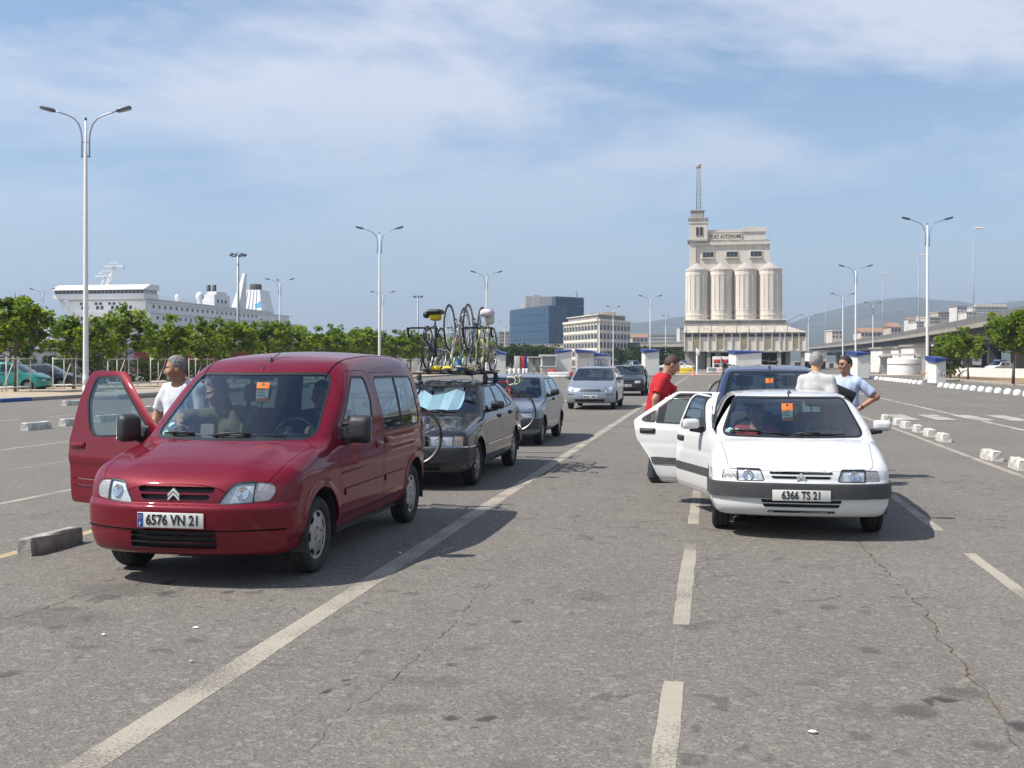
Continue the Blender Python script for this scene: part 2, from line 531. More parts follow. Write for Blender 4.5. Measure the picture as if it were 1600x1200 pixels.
def in_poly(poly, x, y):
    c = False; n = len(poly); j = n - 1
    for i in range(n):
        xi, yi = poly[i]; xj, yj = poly[j]
        if (yi > y) != (yj > y) and x < (xj - xi) * (y - yi) / (yj - yi) + xi: c = not c
        j = i
    return c

class Shell:
    AX = {'side': (1, 2), 'front': (0, 2), 'top': (0, 1)}
    def __init__(s, spec, h):
        s.f = car_sdf(spec); s.p = spec; s.h = h
        W, L, H = spec['W'], spec['L'], spec['H']
        lo = (-math.ceil((W + 0.12) / h) * h + h * 0.5 - h * 0.5, -0.12, 0.10)
        V, F = surface_net(s.f, lo, (W + 0.12, L + 0.12, H + 0.08), h)
        s.bm = bmesh.new()
        vs = [s.bm.verts.new(v) for v in V]
        for q in F:
            try: s.bm.faces.new([vs[i] for i in q])
            except ValueError: pass
        s.lay = s.bm.faces.layers.int.new('reg')
        s.regs = {}
    def reg(s, name):
        if name not in s.regs: s.regs[name] = len(s.regs) + 1
        return s.regs[name]
    def cut(s, name, poly, proj, pred, only=None):
        """cut the outline into the shell; faces inside it become region name"""
        a, b = s.AX[proj]
        xs = [q[0] for q in poly]; ys = [q[1] for q in poly]
        x0, x1, y0, y1 = min(xs), max(xs), min(ys), max(ys)
        lay = s.lay
        onl = None if only is None else {0 if o == 'body' else s.reg(o) for o in only}
        cand = set()
        m_ = 2.5 * s.h
        ax0, ax1, ay0, ay1 = x0 - m_, x1 + m_, y0 - m_, y1 + m_
        for f in s.bm.faces:
            c0 = f.verts[0].co
            if not (ax0 < c0[a] < ax1 and ay0 < c0[b] < ay1): continue
            if onl is not None and f[lay] not in onl: continue
            us = [v.co[a] for v in f.verts]; ws = [v.co[b] for v in f.verts]
            if max(us) < x0 or min(us) > x1 or max(ws) < y0 or min(ws) > y1: continue
            f.normal_update()
            if pred(f.calc_center_median(), f.normal): cand.add(f)
        n = len(poly)
        for i in range(n):
            p, q = poly[i], poly[(i + 1) % n]
            dx, dy = q[0] - p[0], q[1] - p[1]
            ln = math.hypot(dx, dy)
            if ln < 1e-6: continue
            dx /= ln; dy /= ln
            hit = []
            for f in cand:
                if not f.is_valid: continue
                smin_, smax_, tmin, tmax = 9, -9, 9, -9
                for v in f.verts:
                    u, w = v.co[a] - p[0], v.co[b] - p[1]
                    sd = u * dy - w * dx; t = u * dx + w * dy
                    if sd < smin_: smin_ = sd
                    if sd > smax_: smax_ = sd
                    if t < tmin: tmin = t
                    if t > tmax: tmax = t
                if smin_ < -1e-5 and smax_ > 1e-5 and tmax > -1e-4 and tmin < ln + 1e-4: hit.append(f)
            if not hit: continue
            sd = lambda v: (v.co[a] - p[0]) * dy - (v.co[b] - p[1]) * dx
            edges = set()
            for f in hit: edges.update(f.edges)
            for e in edges:
                v0, v1 = e.verts
                d0, d1 = sd(v0), sd(v1)
                if (d0 > 1e-6 and d1 < -1e-6) or (d0 < -1e-6 and d1 > 1e-6):
                    bmesh.utils.edge_split(e, v0, d0 / (d0 - d1))
            for f in hit:
                on = [i_ for i_, v in enumerate(f.verts) if abs(sd(v)) <= 1.2e-6]
                m = len(f.verts)
                for i_ in range(len(on)):
                    done = False
                    for j_ in range(i_ + 1, len(on)):
                        k_ = on[j_] - on[i_]
                        if 1 < k_ < m - 1:
                            try:
                                g, _l = bmesh.utils.face_split(f, f.verts[on[i_]], f.verts[on[j_]])
                                if g is not None: cand.add(g)
                            except ValueError: pass
                            done = True; break
                    if done: break
        rid = s.reg(name)
        for f in cand:
            if not f.is_valid: continue
            if onl is not None and f[lay] not in onl: continue
            c = f.calc_center_median()
            if in_poly(poly, c[a], c[b]):
                f.normal_update()
                if pred(c, f.normal): f[lay] = rid
        return name
    def faces(s, name):
        rid = 0 if name == 'body' else s.regs.get(name, -1)
        return [f for f in s.bm.faces if f[s.lay] == rid]
    def build(s, name, region, mats, parent, inset=0.0, gap=0.0025, flange=0.018, flange_mi=0, inner=0.0, inner_mi=1, origin=(0, 0, 0), regions=None, sel=None):
        fs = []
        for r_ in (regions or [region]): fs += s.faces(r_)
        if sel: fs = [f for f in fs if sel(f.calc_center_median())]
        if not fs: return None
        ids = {}; order = []
        for f in fs:
            for v in f.verts:
                if v not in ids: ids[v] = len(order); order.append(v)
        P = np.array([v.co for v in order])
        Nn = grad(s.f, P); Nn /= np.maximum(np.linalg.norm(Nn, axis=1, keepdims=True), 1e-9)
        fset = set(fs)
        bed = []
        for f in fs:
            for l in f.loops:
                e = l.edge
                if sum(1 for g in e.link_faces if g in fset) == 1: bed.append((l.vert, l.link_loop_next.vert, f))
        mv = {}
        for a, b, f in bed:
            f.normal_update()
            e = (b.co - a.co)
            nn = f.normal.cross(e)
            if nn.length < 1e-9: continue
            nn.normalize()
            for v in (a, b): mv[v] = mv.get(v, Vector((0, 0, 0))) + nn
        Q = P - Nn * inset
        for v, n in mv.items():
            if n.length > 1e-6: Q[ids[v]] += np.array(n.normalized()) * gap
        verts = [tuple(q) for q in Q]; norms = [tuple(n) for n in Nn]
        faces = [[ids[v] for v in f.verts] for f in fs]; mi = [0] * len(faces)
        o0 = np.array(origin)
        if flange and bed:
            dv = {}
            def rim(v):
                if v not in dv:
                    i = ids[v]
                    dv[v] = len(verts)
                    verts.append(tuple(Q[i])); norms.append((0, 0, 0))
                    verts.append(tuple(Q[i] - Nn[i] * flange)); norms.append((0, 0, 0))
                return dv[v]
            for a, b, f in bed:
                i, j = rim(a), rim(b)
                faces.append([j, i, i + 1, j + 1]); mi.append(flange_mi)
        if inner:
            base = len(verts)
            for i in range(len(P)):
                verts.append(tuple(Q[i] - Nn[i] * inner)); norms.append(tuple(-Nn[i]))
            for f in fs:
                faces.append([base + ids[v] for v in f.verts][::-1]); mi.append(inner_mi)
        me = bpy.data.meshes.new(name)
        me.from_pydata([tuple(np.array(v) - o0) for v in verts], [], faces)
        for m in (mats if isinstance(mats, (list, tuple)) else [mats]): me.materials.append(m)
        me.polygons.foreach_set('material_index', mi)
        me.polygons.foreach_set('use_smooth', [True] * len(faces))
        me.update()
        me.normals_split_custom_set_from_vertices(norms)
        return link(name, me, parent)

def wheel(parent, loc, r, w, side, style='holes', rim_r=None, cov=None):
    """tyre with tread shoulder, rim and trim; side = +1 when the outer face looks to +x"""
    rim_r = rim_r or r * 0.66
    root = MB()
    h = w / 2
    prof = [(rim_r * 0.97, -h * 0.75), (rim_r + 0.02, -h * 0.95), (r - 0.045, -h), (r - 0.012, -h * 0.86), (r, -h * 0.6), (r, -h * 0.33), (r - 0.006, -h * 0.30), (r - 0.006, -h * 0.26), (r, -h * 0.23),
            (r, h * 0.23), (r - 0.006, h * 0.26), (r - 0.006, h * 0.30), (r, h * 0.33), (r, h * 0.6), (r - 0.012, h * 0.86), (r - 0.045, h), (rim_r + 0.02, h * 0.95), (rim_r * 0.97, h * 0.75), (rim_r * 0.9, 0), (rim_r * 0.97, -h * 0.75)]
    root.lathe(prof, 36, 0, 'x')
    o = root.build('wheel', [M_RUBBER], parent, loc)
    c = MB()
    n = 84
    RR = [0.0, 0.10, 0.22, 0.34, 0.50, 0.60, 0.70, 0.80, 0.88, 0.95, 1.0]
    def hole(t, a):
        if style == 'holes': m, lo, hi, wd = 7, 0.66, 0.90, 0.30
        elif style == 'spokes': m, lo, hi, wd = 9, 0.42, 0.90, 0.30
        elif style == 'five': m, lo, hi, wd = 5, 0.40, 0.88, 0.36
        else: return False
        if not (lo < t < hi): return False
        ph = (a / (2 * math.pi) * m) % 1.0
        return abs(ph - 0.5) < wd * (0.75 + 0.5 * (t - lo))
    def dome(t): return h * (0.60 + 0.30 * math.cos(min(t, 1) * 1.45) - (0.10 if t < 0.16 else 0) + (0.10 if 0.93 < t else 0))
    vs, fs = [], []
    for t in RR:
        for k in range(n):
            a = 2 * math.pi * k / n
            vs.append((side * dome(t), rim_r * t * math.cos(a), rim_r * t * math.sin(a)))
    for i in range(len(RR) - 1):
        for k in range(n):
            t = (RR[i] + RR[i + 1]) / 2; a = 2 * math.pi * (k + 0.5) / n
            if hole(t, a): continue
            k2 = (k + 1) % n
            q = [i * n + k, i * n + k2, (i + 1) * n + k2, (i + 1) * n + k]
            fs.append(q if side > 0 else q[::-1])
    c.add(vs, fs, 0, True)
    c.lathe([(0.0, side * (dome(0) + 0.004)), (0.022, side * (dome(0) + 0.004)), (0.028, side * (dome(0) - 0.02))], 16, 0, 'x')
    bolt_r = 0.32 * rim_r
    for k in range(4):
        a = k * math.pi / 2 + 0.4
        c.tube([(side * (dome(0.3) - 0.01), bolt_r * math.cos(a), bolt_r * math.sin(a)), (side * (dome(0.3) + 0.004), bolt_r * math.cos(a), bolt_r * math.sin(a))], 0.011, 6, 1)
    c.build('wheel_trim', [cov or M_ALLOY, M_TRIM], o, recalc=False)
    d = MB(); d.lathe([(0.0, side * h * 0.3), (rim_r * 0.98, side * h * 0.3)], 24, 0, 'x')  # black backing added so the trim openings look shaded inside
    d.build('dark_backing', [M_BLACK], o)
    return o

def seat(parent, x, y, z, col, back_h=0.62, head=True, w=0.5):
    b = MB()
    b.rbox((0, 0, 0.10), (w, 0.5, 0.18), 0.07)
    M = Matrix.Translation((0, 0.22, 0.16)) @ Matrix.Rotation(R(-18), 4, 'X')
    b.rbox((0, 0.04, back_h / 2), (w * 0.96, 0.15, back_h), 0.06, 5, 0, M)
    if head:
        b.rbox((0, 0.03, back_h + 0.15), (0.27, 0.10, 0.17), 0.045, 4, 0, M)
        for s in (-1, 1): b.tube([M @ Vector((s * 0.06, 0.03, back_h - 0.02)), M @ Vector((s * 0.06, 0.03, back_h + 0.10))], 0.007, 6)
    return b.build('seat', [col], parent, (x, y, z))

def steering(parent, x, y, z):
    b = MB()
    M = Matrix.Translation((x, y, z)) @ Matrix.Rotation(R(62), 4, 'X')
    b.tube([M @ Vector((0.185 * math.cos(a), 0.185 * math.sin(a), 0)) for a in [2 * math.pi * k / 28 for k in range(28)]], 0.014, 8, 0, closed=True)
    b.rbox((0, 0, -0.01), (0.15, 0.12, 0.05), 0.03, 4, 0, M)
    for a in (R(200), R(340), R(270)):
        b.tube([M @ Vector((0.05 * math.cos(a), 0.05 * math.sin(a), -0.01)), M @ Vector((0.18 * math.cos(a), 0.18 * math.sin(a), 0))], 0.013, 6)
    b.tube([M @ Vector((0, 0, -0.02)), M @ Vector((0, 0, -0.35))], 0.03, 8)
    return b.build('steering_wheel', [M_BLACK], parent)

def mirror(parent, side, loc, col, size=(0.20, 0.10, 0.14), foot=0.10, name='wing_mirror', origin=(0, 0, 0), base=M_BLACK):
    loc = Vector(loc) - Vector(origin)
    b = MB()
    def tp(p):
        s_ = 1 - 0.28 * max(0, -p.y / size[1] + 0.2)
        return (p.x, p.y, p.z * s_)
    cx = side * (foot + size[0] / 2)
    b.rbox((loc.x + cx, loc.y, loc.z + 0.035), size, min(size) * 0.36, 5, 0, None, tp)
    b.tube([(loc.x - side * 0.02, loc.y + 0.03, loc.z - size[2] * 0.35), (loc.x + side * foot * 0.5, loc.y + 0.02, loc.z - size[2] * 0.28), (loc.x + cx, loc.y + 0.01, loc.z - 0.015)], [0.045, 0.032, 0.03], 8, 1)
    b.rbox((loc.x - side * 0.01, loc.y + 0.02, loc.z - size[2] * 0.18), (0.035, 0.15, size[2] * 0.75), 0.014, 4, 1)
    o = b.build(name, [col, base], parent)
    g = MB(); g.rbox((loc.x + cx, loc.y + size[1] / 2 + 0.001, loc.z + 0.035), (size[0] * 0.86, 0.004, size[2] * 0.8), 0.002, 4)
    g.build('mirror_glass', [M_CHROME], o)
    return o

def plate(parent, y, z, txt, eu=True, x=0.0, w=0.52, h=0.11, sx=0.80, size=0.105):
    b = MB(); b.rbox((x, y, z), (w, 0.008, h), 0.003, 4)
    o = b.build('number_plate', [M_PLATE], parent)
    if eu:
        e = MB(); e.box((x - w / 2 + 0.004, y - 0.0065, z - h / 2 + 0.004), (x - w / 2 + 0.045, y - 0.0045, z + h / 2 - 0.004)); e.build('blue_band', [M_PLATEBLUE], o)
        put_text('F', M_PLATE, o, (x - w / 2 + 0.025, y - 0.008, z - 0.03), 0.04, 'lettering')
        st = MB()
        for k in range(12):
            a = k * math.pi / 6
            st.box((x - w / 2 + 0.025 + 0.012 * math.cos(a) - 0.0018, y - 0.0085, z + 0.024 + 0.012 * math.sin(a) - 0.0018), (x - w / 2 + 0.025 + 0.012 * math.cos(a) + 0.0018, y - 0.007, z + 0.024 + 0.012 * math.sin(a) + 0.0018))
        st.build('star_ring', [mat('star_yellow', (0.7, 0.55, 0.05), 0.5, var=0.1)], o)
    if txt: put_text(txt, M_INK, o, (x + (0.02 if eu else 0), y - 0.0065, z - 0.001), size, 'lettering', sx, 0.0022, spacing=1.02)
    else:       # too far away to read: dark strokes only
        g = MB()
        for k in range(8):
            if k not in (4,): g.box((x - 0.19 + k * 0.052, y - 0.0075, z - 0.035), (x - 0.155 + k * 0.052, y - 0.005, z + 0.035))
        g.build('lettering', [M_TRIM], o)
    return o

def chevrons(parent, y, z, s, colr, x=0.0, lean=0.0):
    b = MB()
    for k in (0, 1):
        z0 = z - k * s * 0.42
        for sg in (-1, 1):
            pts = [(x, z0 + s * 0.5), (x + sg * s * 0.62, z0 - s * 0.12), (x + sg * s * 0.62, z0 - s * 0.38), (x, z0 + s * 0.22)]
            b.prism([(p, q) for p, q in pts], y - 0.008, y + 0.004, 0, None, 'y')
    return b.build('badge', [colr], parent)

def wiper(parent, a, b_, up, name='wiper'):
    a, b_ = Vector(a), Vector(b_); up = Vector(up)
    w = MB()
    m = a.lerp(b_, 0.5)
    w.tube([a + up * 0.01, a.lerp(b_, 0.25) + up * 0.04, m + up * 0.03], 0.008, 6)
    w.tube([a.lerp(b_, 0.02) + up * 0.012, m + up * 0.016, b_ + up * 0.012], 0.007, 6)
    return w.build(name, [M_BLACK], parent)

RIGHT = lambda c, n: c.x > 0.25 and n.x > 0.12
LEFT = lambda c, n: c.x < -0.25 and n.x < -0.12
def front_pred(ymax, xs=None): return lambda c, n: c.y < ymax and n.y < -0.12
def mirx(poly): return [(-x, y) for x, y in poly][::-1]
def both(sh, name, poly, only=None):
    sh.cut(name + '_r', poly, 'side', RIGHT, only); sh.cut(name + '_l', poly, 'side', LEFT, only)
# ------------------------------------------------------------------ ground, markings, terrain
def asphalt_material():
    m, N, L, b = nodes_of('asphalt')
    tc = N.new('ShaderNodeTexCoord')
    def noise(scale, detail=4, rough=0.6, vec=None, dist=0):
        n = N.new('ShaderNodeTexNoise'); n.inputs['Scale'].default_value = scale; n.inputs['Detail'].default_value = detail
        n.inputs['Roughness'].default_value = rough; n.inputs['Distortion'].default_value = dist
        L.new(vec or tc.outputs['Object'], n.inputs['Vector']); return n.outputs['Fac']
    def rng(v, a, b_, c=0.0, d=1.0):
        r = N.new('ShaderNodeMapRange'); r.inputs['From Min'].default_value = a; r.inputs['From Max'].default_value = b_
        r.inputs['To Min'].default_value = c; r.inputs['To Max'].default_value = d; L.new(v, r.inputs['Value']); return r.outputs[0]
    def mixc(f, A, B, mode='MIX'):
        x = N.new('ShaderNodeMix'); x.data_type = 'RGBA'; x.blend_type = mode
        if isinstance(f, float): x.inputs['Factor'].default_value = f
        else: L.new(f, x.inputs['Factor'])
        for k, v in (('A', A), ('B', B)):
            if isinstance(v, tuple): x.inputs[k].default_value = (*v, 1)
            else: L.new(v, x.inputs[k])
        return x.outputs['Result']
    def math_(op, a, b_):
        x = N.new('ShaderNodeMath'); x.operation = op; x.use_clamp = False
        for i, v in enumerate((a, b_)):
            if isinstance(v, (int, float)): x.inputs[i].default_value = v
            else: L.new(v, x.inputs[i])
        return x.outputs[0]
    col = mixc(rng(noise(0.22, 5), 0.35, 0.65), (0.172, 0.156, 0.134), (0.143, 0.130, 0.114))
    col = mixc(rng(noise(1.1, 6, 0.65), 0.42, 0.72, 0, 0.35), col, (0.132, 0.124, 0.115))
    # wheel-worn lanes: long faint streaks along the driving direction
    mp = N.new('ShaderNodeMapping'); mp.inputs['Scale'].default_value = (1.3, 0.05, 1); L.new(tc.outputs['Object'], mp.inputs['Vector'])
    col = mixc(rng(noise(1.0, 3, 0.5, mp.outputs[0]), 0.5, 0.75, 0, 0.22), col, (0.11, 0.105, 0.10))
    # aggregate: pale and dark stones
    vo = N.new('ShaderNodeTexVoronoi'); vo.inputs['Scale'].default_value = 70; L.new(tc.outputs['Object'], vo.inputs['Vector'])
    sp = N.new('ShaderNodeSeparateColor'); L.new(vo.outputs['Color'], sp.inputs[0])
    col = mixc(rng(sp.outputs[0], 0.74, 1.0, 0, 0.55), col, (0.31, 0.28, 0.24))
    col = mixc(rng(sp.outputs[1], 0.62, 1.0, 0, 0.55), col, (0.070, 0.062, 0.060))
    vo2 = N.new('ShaderNodeTexVoronoi'); vo2.inputs['Scale'].default_value = 26; L.new(tc.outputs['Object'], vo2.inputs['Vector'])
    sp2 = N.new('ShaderNodeSeparateColor'); L.new(vo2.outputs['Color'], sp2.inputs[0])
    col = mixc(rng(sp2.outputs[2], 0.90, 1.0, 0, 0.35), col, (0.30, 0.28, 0.25))
    # oil drips and dark flattened spots, in clusters
    spots = rng(noise(4.6, 2, 0.5, None, 0.6), 0.615, 0.655)
    clus = rng(noise(0.35, 2), 0.40, 0.56)
    col = mixc(math_('MULTIPLY', math_('MULTIPLY', spots, clus), 0.5), col, (0.055, 0.050, 0.047))
    soft = rng(noise(1.9, 3, 0.5), 0.60, 0.76)
    col = mixc(math_('MULTIPLY', soft, 0.30), col, (0.085, 0.078, 0.073))
    # named stains, each where it lies
    wv = N.new('ShaderNodeTexNoise'); wv.inputs['Scale'].default_value = 11; L.new(tc.outputs['Object'], wv.inputs['Vector'])
    wsub = N.new('ShaderNodeVectorMath'); wsub.operation = 'MULTIPLY_ADD'; L.new(wv.outputs['Color'], wsub.inputs[0])
    wsub.inputs[1].default_value = (0.10, 0.14, 0); wsub.inputs[2].default_value = (-0.05, -0.07, 0)
    wadd = N.new('ShaderNodeVectorMath'); L.new(tc.outputs['Object'], wadd.inputs[0]); L.new(wsub.outputs[0], wadd.inputs[1])
    tot = None
    for (px, py, hw_, hh_, k) in STAINS:
        g = ground(px, py); dd = EYE * FPX / (py - HORIZON); rx, ry = 1.25 * hw_ * dd / FPX, 1.25 * hh_ * dd * dd / (EYE * FPX)
        mp2 = N.new('ShaderNodeMapping'); mp2.vector_type = 'TEXTURE'
        mp2.inputs['Location'].default_value = (g.x, g.y, 0); mp2.inputs['Scale'].default_value = (rx, ry, 1)
        L.new(wadd.outputs[0], mp2.inputs['Vector'])
        ln = N.new('ShaderNodeVectorMath'); ln.operation = 'LENGTH'; L.new(mp2.outputs[0], ln.inputs[0])
        v = rng(ln.outputs['Value'], 1.1, 0.55, 0, k)
        tot = v if tot is None else math_('MAXIMUM', tot, v)
    col = mixc(tot, col, (0.045, 0.042, 0.040))
    L.new(col, b.inputs['Base Color'])
    b.inputs['Roughness'].default_value = 0.88
    b.inputs['Specular IOR Level'].default_value = 0.3
    bp = N.new('ShaderNodeBump'); bp.inputs['Strength'].default_value = 0.55; bp.inputs['Distance'].default_value = 0.006
    L.new(vo.outputs['Distance'], bp.inputs['Height']); L.new(bp.outputs[0], b.inputs['Normal'])
    return m
STAINS = [(1427, 1111, 35, 10, .6), (1474, 1092, 22, 5, .95), (1452, 1098, 10, 6, .85), (1504, 1081, 32, 9, .5), (1352, 1111, 50, 12, .25), (1592, 1136, 17, 8, .9), (1544, 1167, 25, 8, .45), (1343, 1149, 18, 8, .4), (1360, 1017, 15, 5, .5), (1296, 949, 14, 4, .5),
    (706, 1124, 12, 4, .85), (762, 1122, 12, 4, .85), (512, 1079, 8, 4, .9), (501, 1081, 5, 2, .8), (539, 1063, 6, 2, .8), (541, 1071, 5, 2, .7), (741, 1136, 5, 2, .8), (917, 931, 30, 8, .25), (704, 1039, 9, 3, .6), (576, 1020, 12, 4, .35), (741, 1013, 15, 4, .35), (737, 976, 8, 2.5, .5), (807, 972, 7, 2, .8), (662, 1064, 70, 8, .3), (625, 1107, 50, 8, .3),
    (180, 922, 60, 12, .35), (80, 965, 110, 14, .3), (87, 980, 15, 4, .55), (10, 1054, 15, 6, .6), (100, 952, 22, 4, .5), (262, 926, 12, 3, .7), (262, 911, 9, 4, .8), (356, 925, 7, 2, .8), (840, 1105, 90, 20, .2)]
M_ASPH = asphalt_material()
g = MB(); g.box((-6500, -400, -0.6), (6500, 7000, -0.012)); tag(g.build('ground', [mat('dry_ground', (0.20, 0.175, 0.14), 0.95, var=0.7, scale=0.05, tint=(0.09, 0.10, 0.055))]), kind='structure')
g = MB(); g.box((-27.6, -30, -0.10), (17.5, 330, 0.0)); tag(g.build('car_park_asphalt', [M_ASPH]), kind='structure')
g = MB(); g.box((-90, 30, -0.10), (-36.8, 330, 0.004)); tag(g.build('service_road', [M_ASPH]), kind='structure')

def line_material(name, col, wear=0.55):
    m, N, L, b = nodes_of(name)
    tc = N.new('ShaderNodeTexCoord')
    n = N.new('ShaderNodeTexNoise'); n.inputs['Scale'].default_value = 55; n.inputs['Detail'].default_value = 8; n.inputs['Roughness'].default_value = 0.75
    L.new(tc.outputs['Object'], n.inputs['Vector'])
    n2 = N.new('ShaderNodeTexNoise'); n2.inputs['Scale'].default_value = 1.6; n2.inputs['Detail'].default_value = 3
    L.new(tc.outputs['Object'], n2.inputs['Vector'])
    ad = N.new('ShaderNodeMath'); ad.operation = 'MULTIPLY_ADD'; ad.inputs[1].default_value = 0.5; L.new(n2.outputs['Fac'], ad.inputs[0]); L.new(n.outputs['Fac'], ad.inputs[2])
    mr = N.new('ShaderNodeMapRange'); mr.inputs['From Min'].default_value = wear + 0.22; mr.inputs['From Max'].default_value = wear + 0.36
    L.new(ad.outputs[0], mr.inputs['Value'])
    n3 = N.new('ShaderNodeTexNoise'); n3.inputs['Scale'].default_value = 3; n3.inputs['Detail'].default_value = 5; L.new(tc.outputs['Object'], n3.inputs['Vector'])
    c0 = N.new('ShaderNodeMix'); c0.data_type = 'RGBA'; c0.inputs['A'].default_value = (*col, 1); c0.inputs['B'].default_value = (*[c * 0.72 for c in col], 1); L.new(n3.outputs['Fac'], c0.inputs['Factor'])
    mx = N.new('ShaderNodeMix'); mx.data_type = 'RGBA'; L.new(c0.outputs['Result'], mx.inputs['A']); mx.inputs['B'].default_value = (0.155, 0.140, 0.120, 1)
    L.new(mr.outputs[0], mx.inputs['Factor']); L.new(mx.outputs['Result'], b.inputs['Base Color'])
    b.inputs['Roughness'].default_value = 0.85
    return m
M_LINE = line_material('worn_cream_paint', (0.40, 0.355, 0.285), 0.50)
M_LINEW = line_material('worn_white_paint', (0.50, 0.47, 0.42), 0.50)
M_LINEF = line_material('faded_paint', (0.33, 0.30, 0.26), 0.42)
def strip(name, x0, x1, y0, y1, material, z=0.0016, seg=0.18, jit=0.006):
    n = max(2, min(240, int(abs(y1 - y0) / seg)))
    vs, fs = [], []
    for i in range(n + 1):
        y = y0 + (y1 - y0) * i / n
        vs += [(x0 + random.uniform(-jit, jit), y, z), (x1 + random.uniform(-jit, jit), y, z)]
    fs = [[2 * i, 2 * i + 1, 2 * i + 3, 2 * i + 2] for i in range(n)]
    b = MB().add(vs, fs)
    o = b.build(name, [material], recalc=False)
    return tag(o, kind='structure')
strip('lane_line', -2.625, -2.46, 0.5, 150, M_LINE)
for k in range(18):
    y = 2.63 + 4.24 * k
    strip('lane_dash', -0.255, -0.145, y, y + 3.02, M_LINE)
    if k < 16: strip('lane_dash', 2.13, 2.23, y + 0.02, y + 3.0, M_LINE)
strip('lane_line', 4.31, 4.43, 2, 150, M_LINE)
strip('chalk_line', -0.214, -0.207, 5.66, 6.86, M_LINEF, 0.0016, 0.2, 0.001)
strip('lane_line', 7.22, 7.36, 4, 130, M_LINEW)
for k in range(26): strip('lane_dash', 9.55, 9.65, 12 + 4.3 * k, 14.6 + 4.3 * k, M_LINEF)
for k in range(20): strip('lane_dash', 11.7, 11.8, 16 + 4.3 * k, 18.6 + 4.3 * k, M_LINEF)
strip('lane_line', -6.02, -5.90, 2.5, 60, line_material('worn_ochre_paint', (0.46, 0.36, 0.20), 0.55))
for k in range(14): strip('lane_dash', -8.2, -8.1, 6 + 4.4 * k, 9.2 + 4.4 * k, M_LINE)
for k in range(14): strip('lane_dash', -10.6, -10.5, 6 + 4.4 * k, 8.8 + 4.4 * k, M_LINEF)
strip('lane_line', -13.1, -13.0, 6, 70, M_LINE)
strip('lane_line', -16.3, -16.2, 6, 90, M_LINEF)
for k in range(14): strip('lane_dash', -19.4, -19.3, 20 + 4.4 * k, 23 + 4.4 * k, M_LINEW)
strip('lane_line', -23.0, -22.9, 15, 90, M_LINEF)
for k in range(11):     # pale bars of a crossing on the right
    x = 5.15 + 0.98 * k
    g = MB().add([(x, 31.6, 0.009), (x + 0.55, 31.6, 0.009), (x + 0.55, 34.6, 0.009), (x, 34.6, 0.009)], [(0, 1, 2, 3)])
    tag(g.build('crossing_bar', [M_LINEW]), kind='structure')
# cross lines far up the lanes
for (x0, x1, y) in ((-2.4, -0.3, 27.0), (-2.4, -0.3, 31.3), (-6.0, -2.7, 29.5), (-6, 4.3, 74), (-5.5, -2.7, 19.2)):
    g = MB().add([(x0, y, 0.0085), (x1, y, 0.0085), (x1, y + 0.14, 0.0085), (x0, y + 0.14, 0.0085)], [(0, 1, 2, 3)]); tag(g.build('cross_line', [M_LINEF]), kind='structure')
# cracks in the asphalt: open joints filled with dirt
def crack(name, pts, w, material, wob=0.02):
    P = [ground(*p) for p in pts]
    Q = []
    for a, b_ in zip(P, P[1:]):
        n = max(2, int((b_ - a).length / 0.05))
        for i in range(n): Q.append(a.lerp(b_, i / n))
    off = 0.0; vs = []
    for i, q in enumerate(Q):
        t = (Q[min(i + 1, len(Q) - 1)] - Q[max(i - 1, 0)]).normalized(); nn = Vector((-t.y, t.x, 0))
        off = off * 0.75 + random.uniform(-wob, wob)
        ww = w * 0.75 * max(0.05, random.uniform(-0.25, 1.2))
        vs += [q + nn * (off - ww) + Vector((0, 0, 0.0045)), q + nn * (off + ww) + Vector((0, 0, 0.0045))]
    b = MB().add(vs, [[2 * i, 2 * i + 1, 2 * i + 3, 2 * i + 2] for i in range(len(Q) - 1)])
    tag(b.build(name, [material], recalc=False), kind='structure')
M_CRACK = mat('crack_dirt', (0.095, 0.078, 0.060), 0.95, var=0.6, scale=5, tint=(0.15, 0.12, 0.085))
M_CRACKB = mat('crack_brown', (0.13, 0.085, 0.040), 0.95, var=0.7, scale=4, tint=(0.06, 0.045, 0.03))
crack('asphalt_crack', [(1598, 1172), (1560, 1120), (1480, 1010), (1440, 950), (1400, 905), (1365, 875), (1340, 845)], 0.009, M_CRACKB)
crack('asphalt_crack', [(480, 1180), (520, 1125), (580, 1088), (640, 1035), (700, 985), (768, 908)], 0.004, M_CRACK, 0.014)
crack('asphalt_crack', [(0, 972), (120, 932), (260, 905)], 0.006, M_CRACK)
crack('asphalt_crack', [(1100, 848), (1103, 880), (1085, 905), (1108, 930)], 0.003, M_CRACK, 0.02)
crack('asphalt_crack', [(1095, 1000), (1110, 1020), (1095, 1045)], 0.003, M_CRACK, 0.02)
crack('asphalt_crack', [(1400, 796), (1480, 806), (1600, 818)], 0.008, M_CRACK, 0.03)
crack('asphalt_crack', [(1395, 752), (1500, 760), (1600, 770)], 0.008, M_CRACK, 0.03)
crack('asphalt_crack', [(30, 812), (130, 792), (155, 786)], 0.006, M_CRACK, 0.03)
crack('asphalt_crack', [(0, 790), (60, 780), (118, 772)], 0.006, M_CRACK, 0.03)
crack('asphalt_crack', [(830, 770), (950, 750), (985, 746)], 0.006, M_CRACK, 0.03)

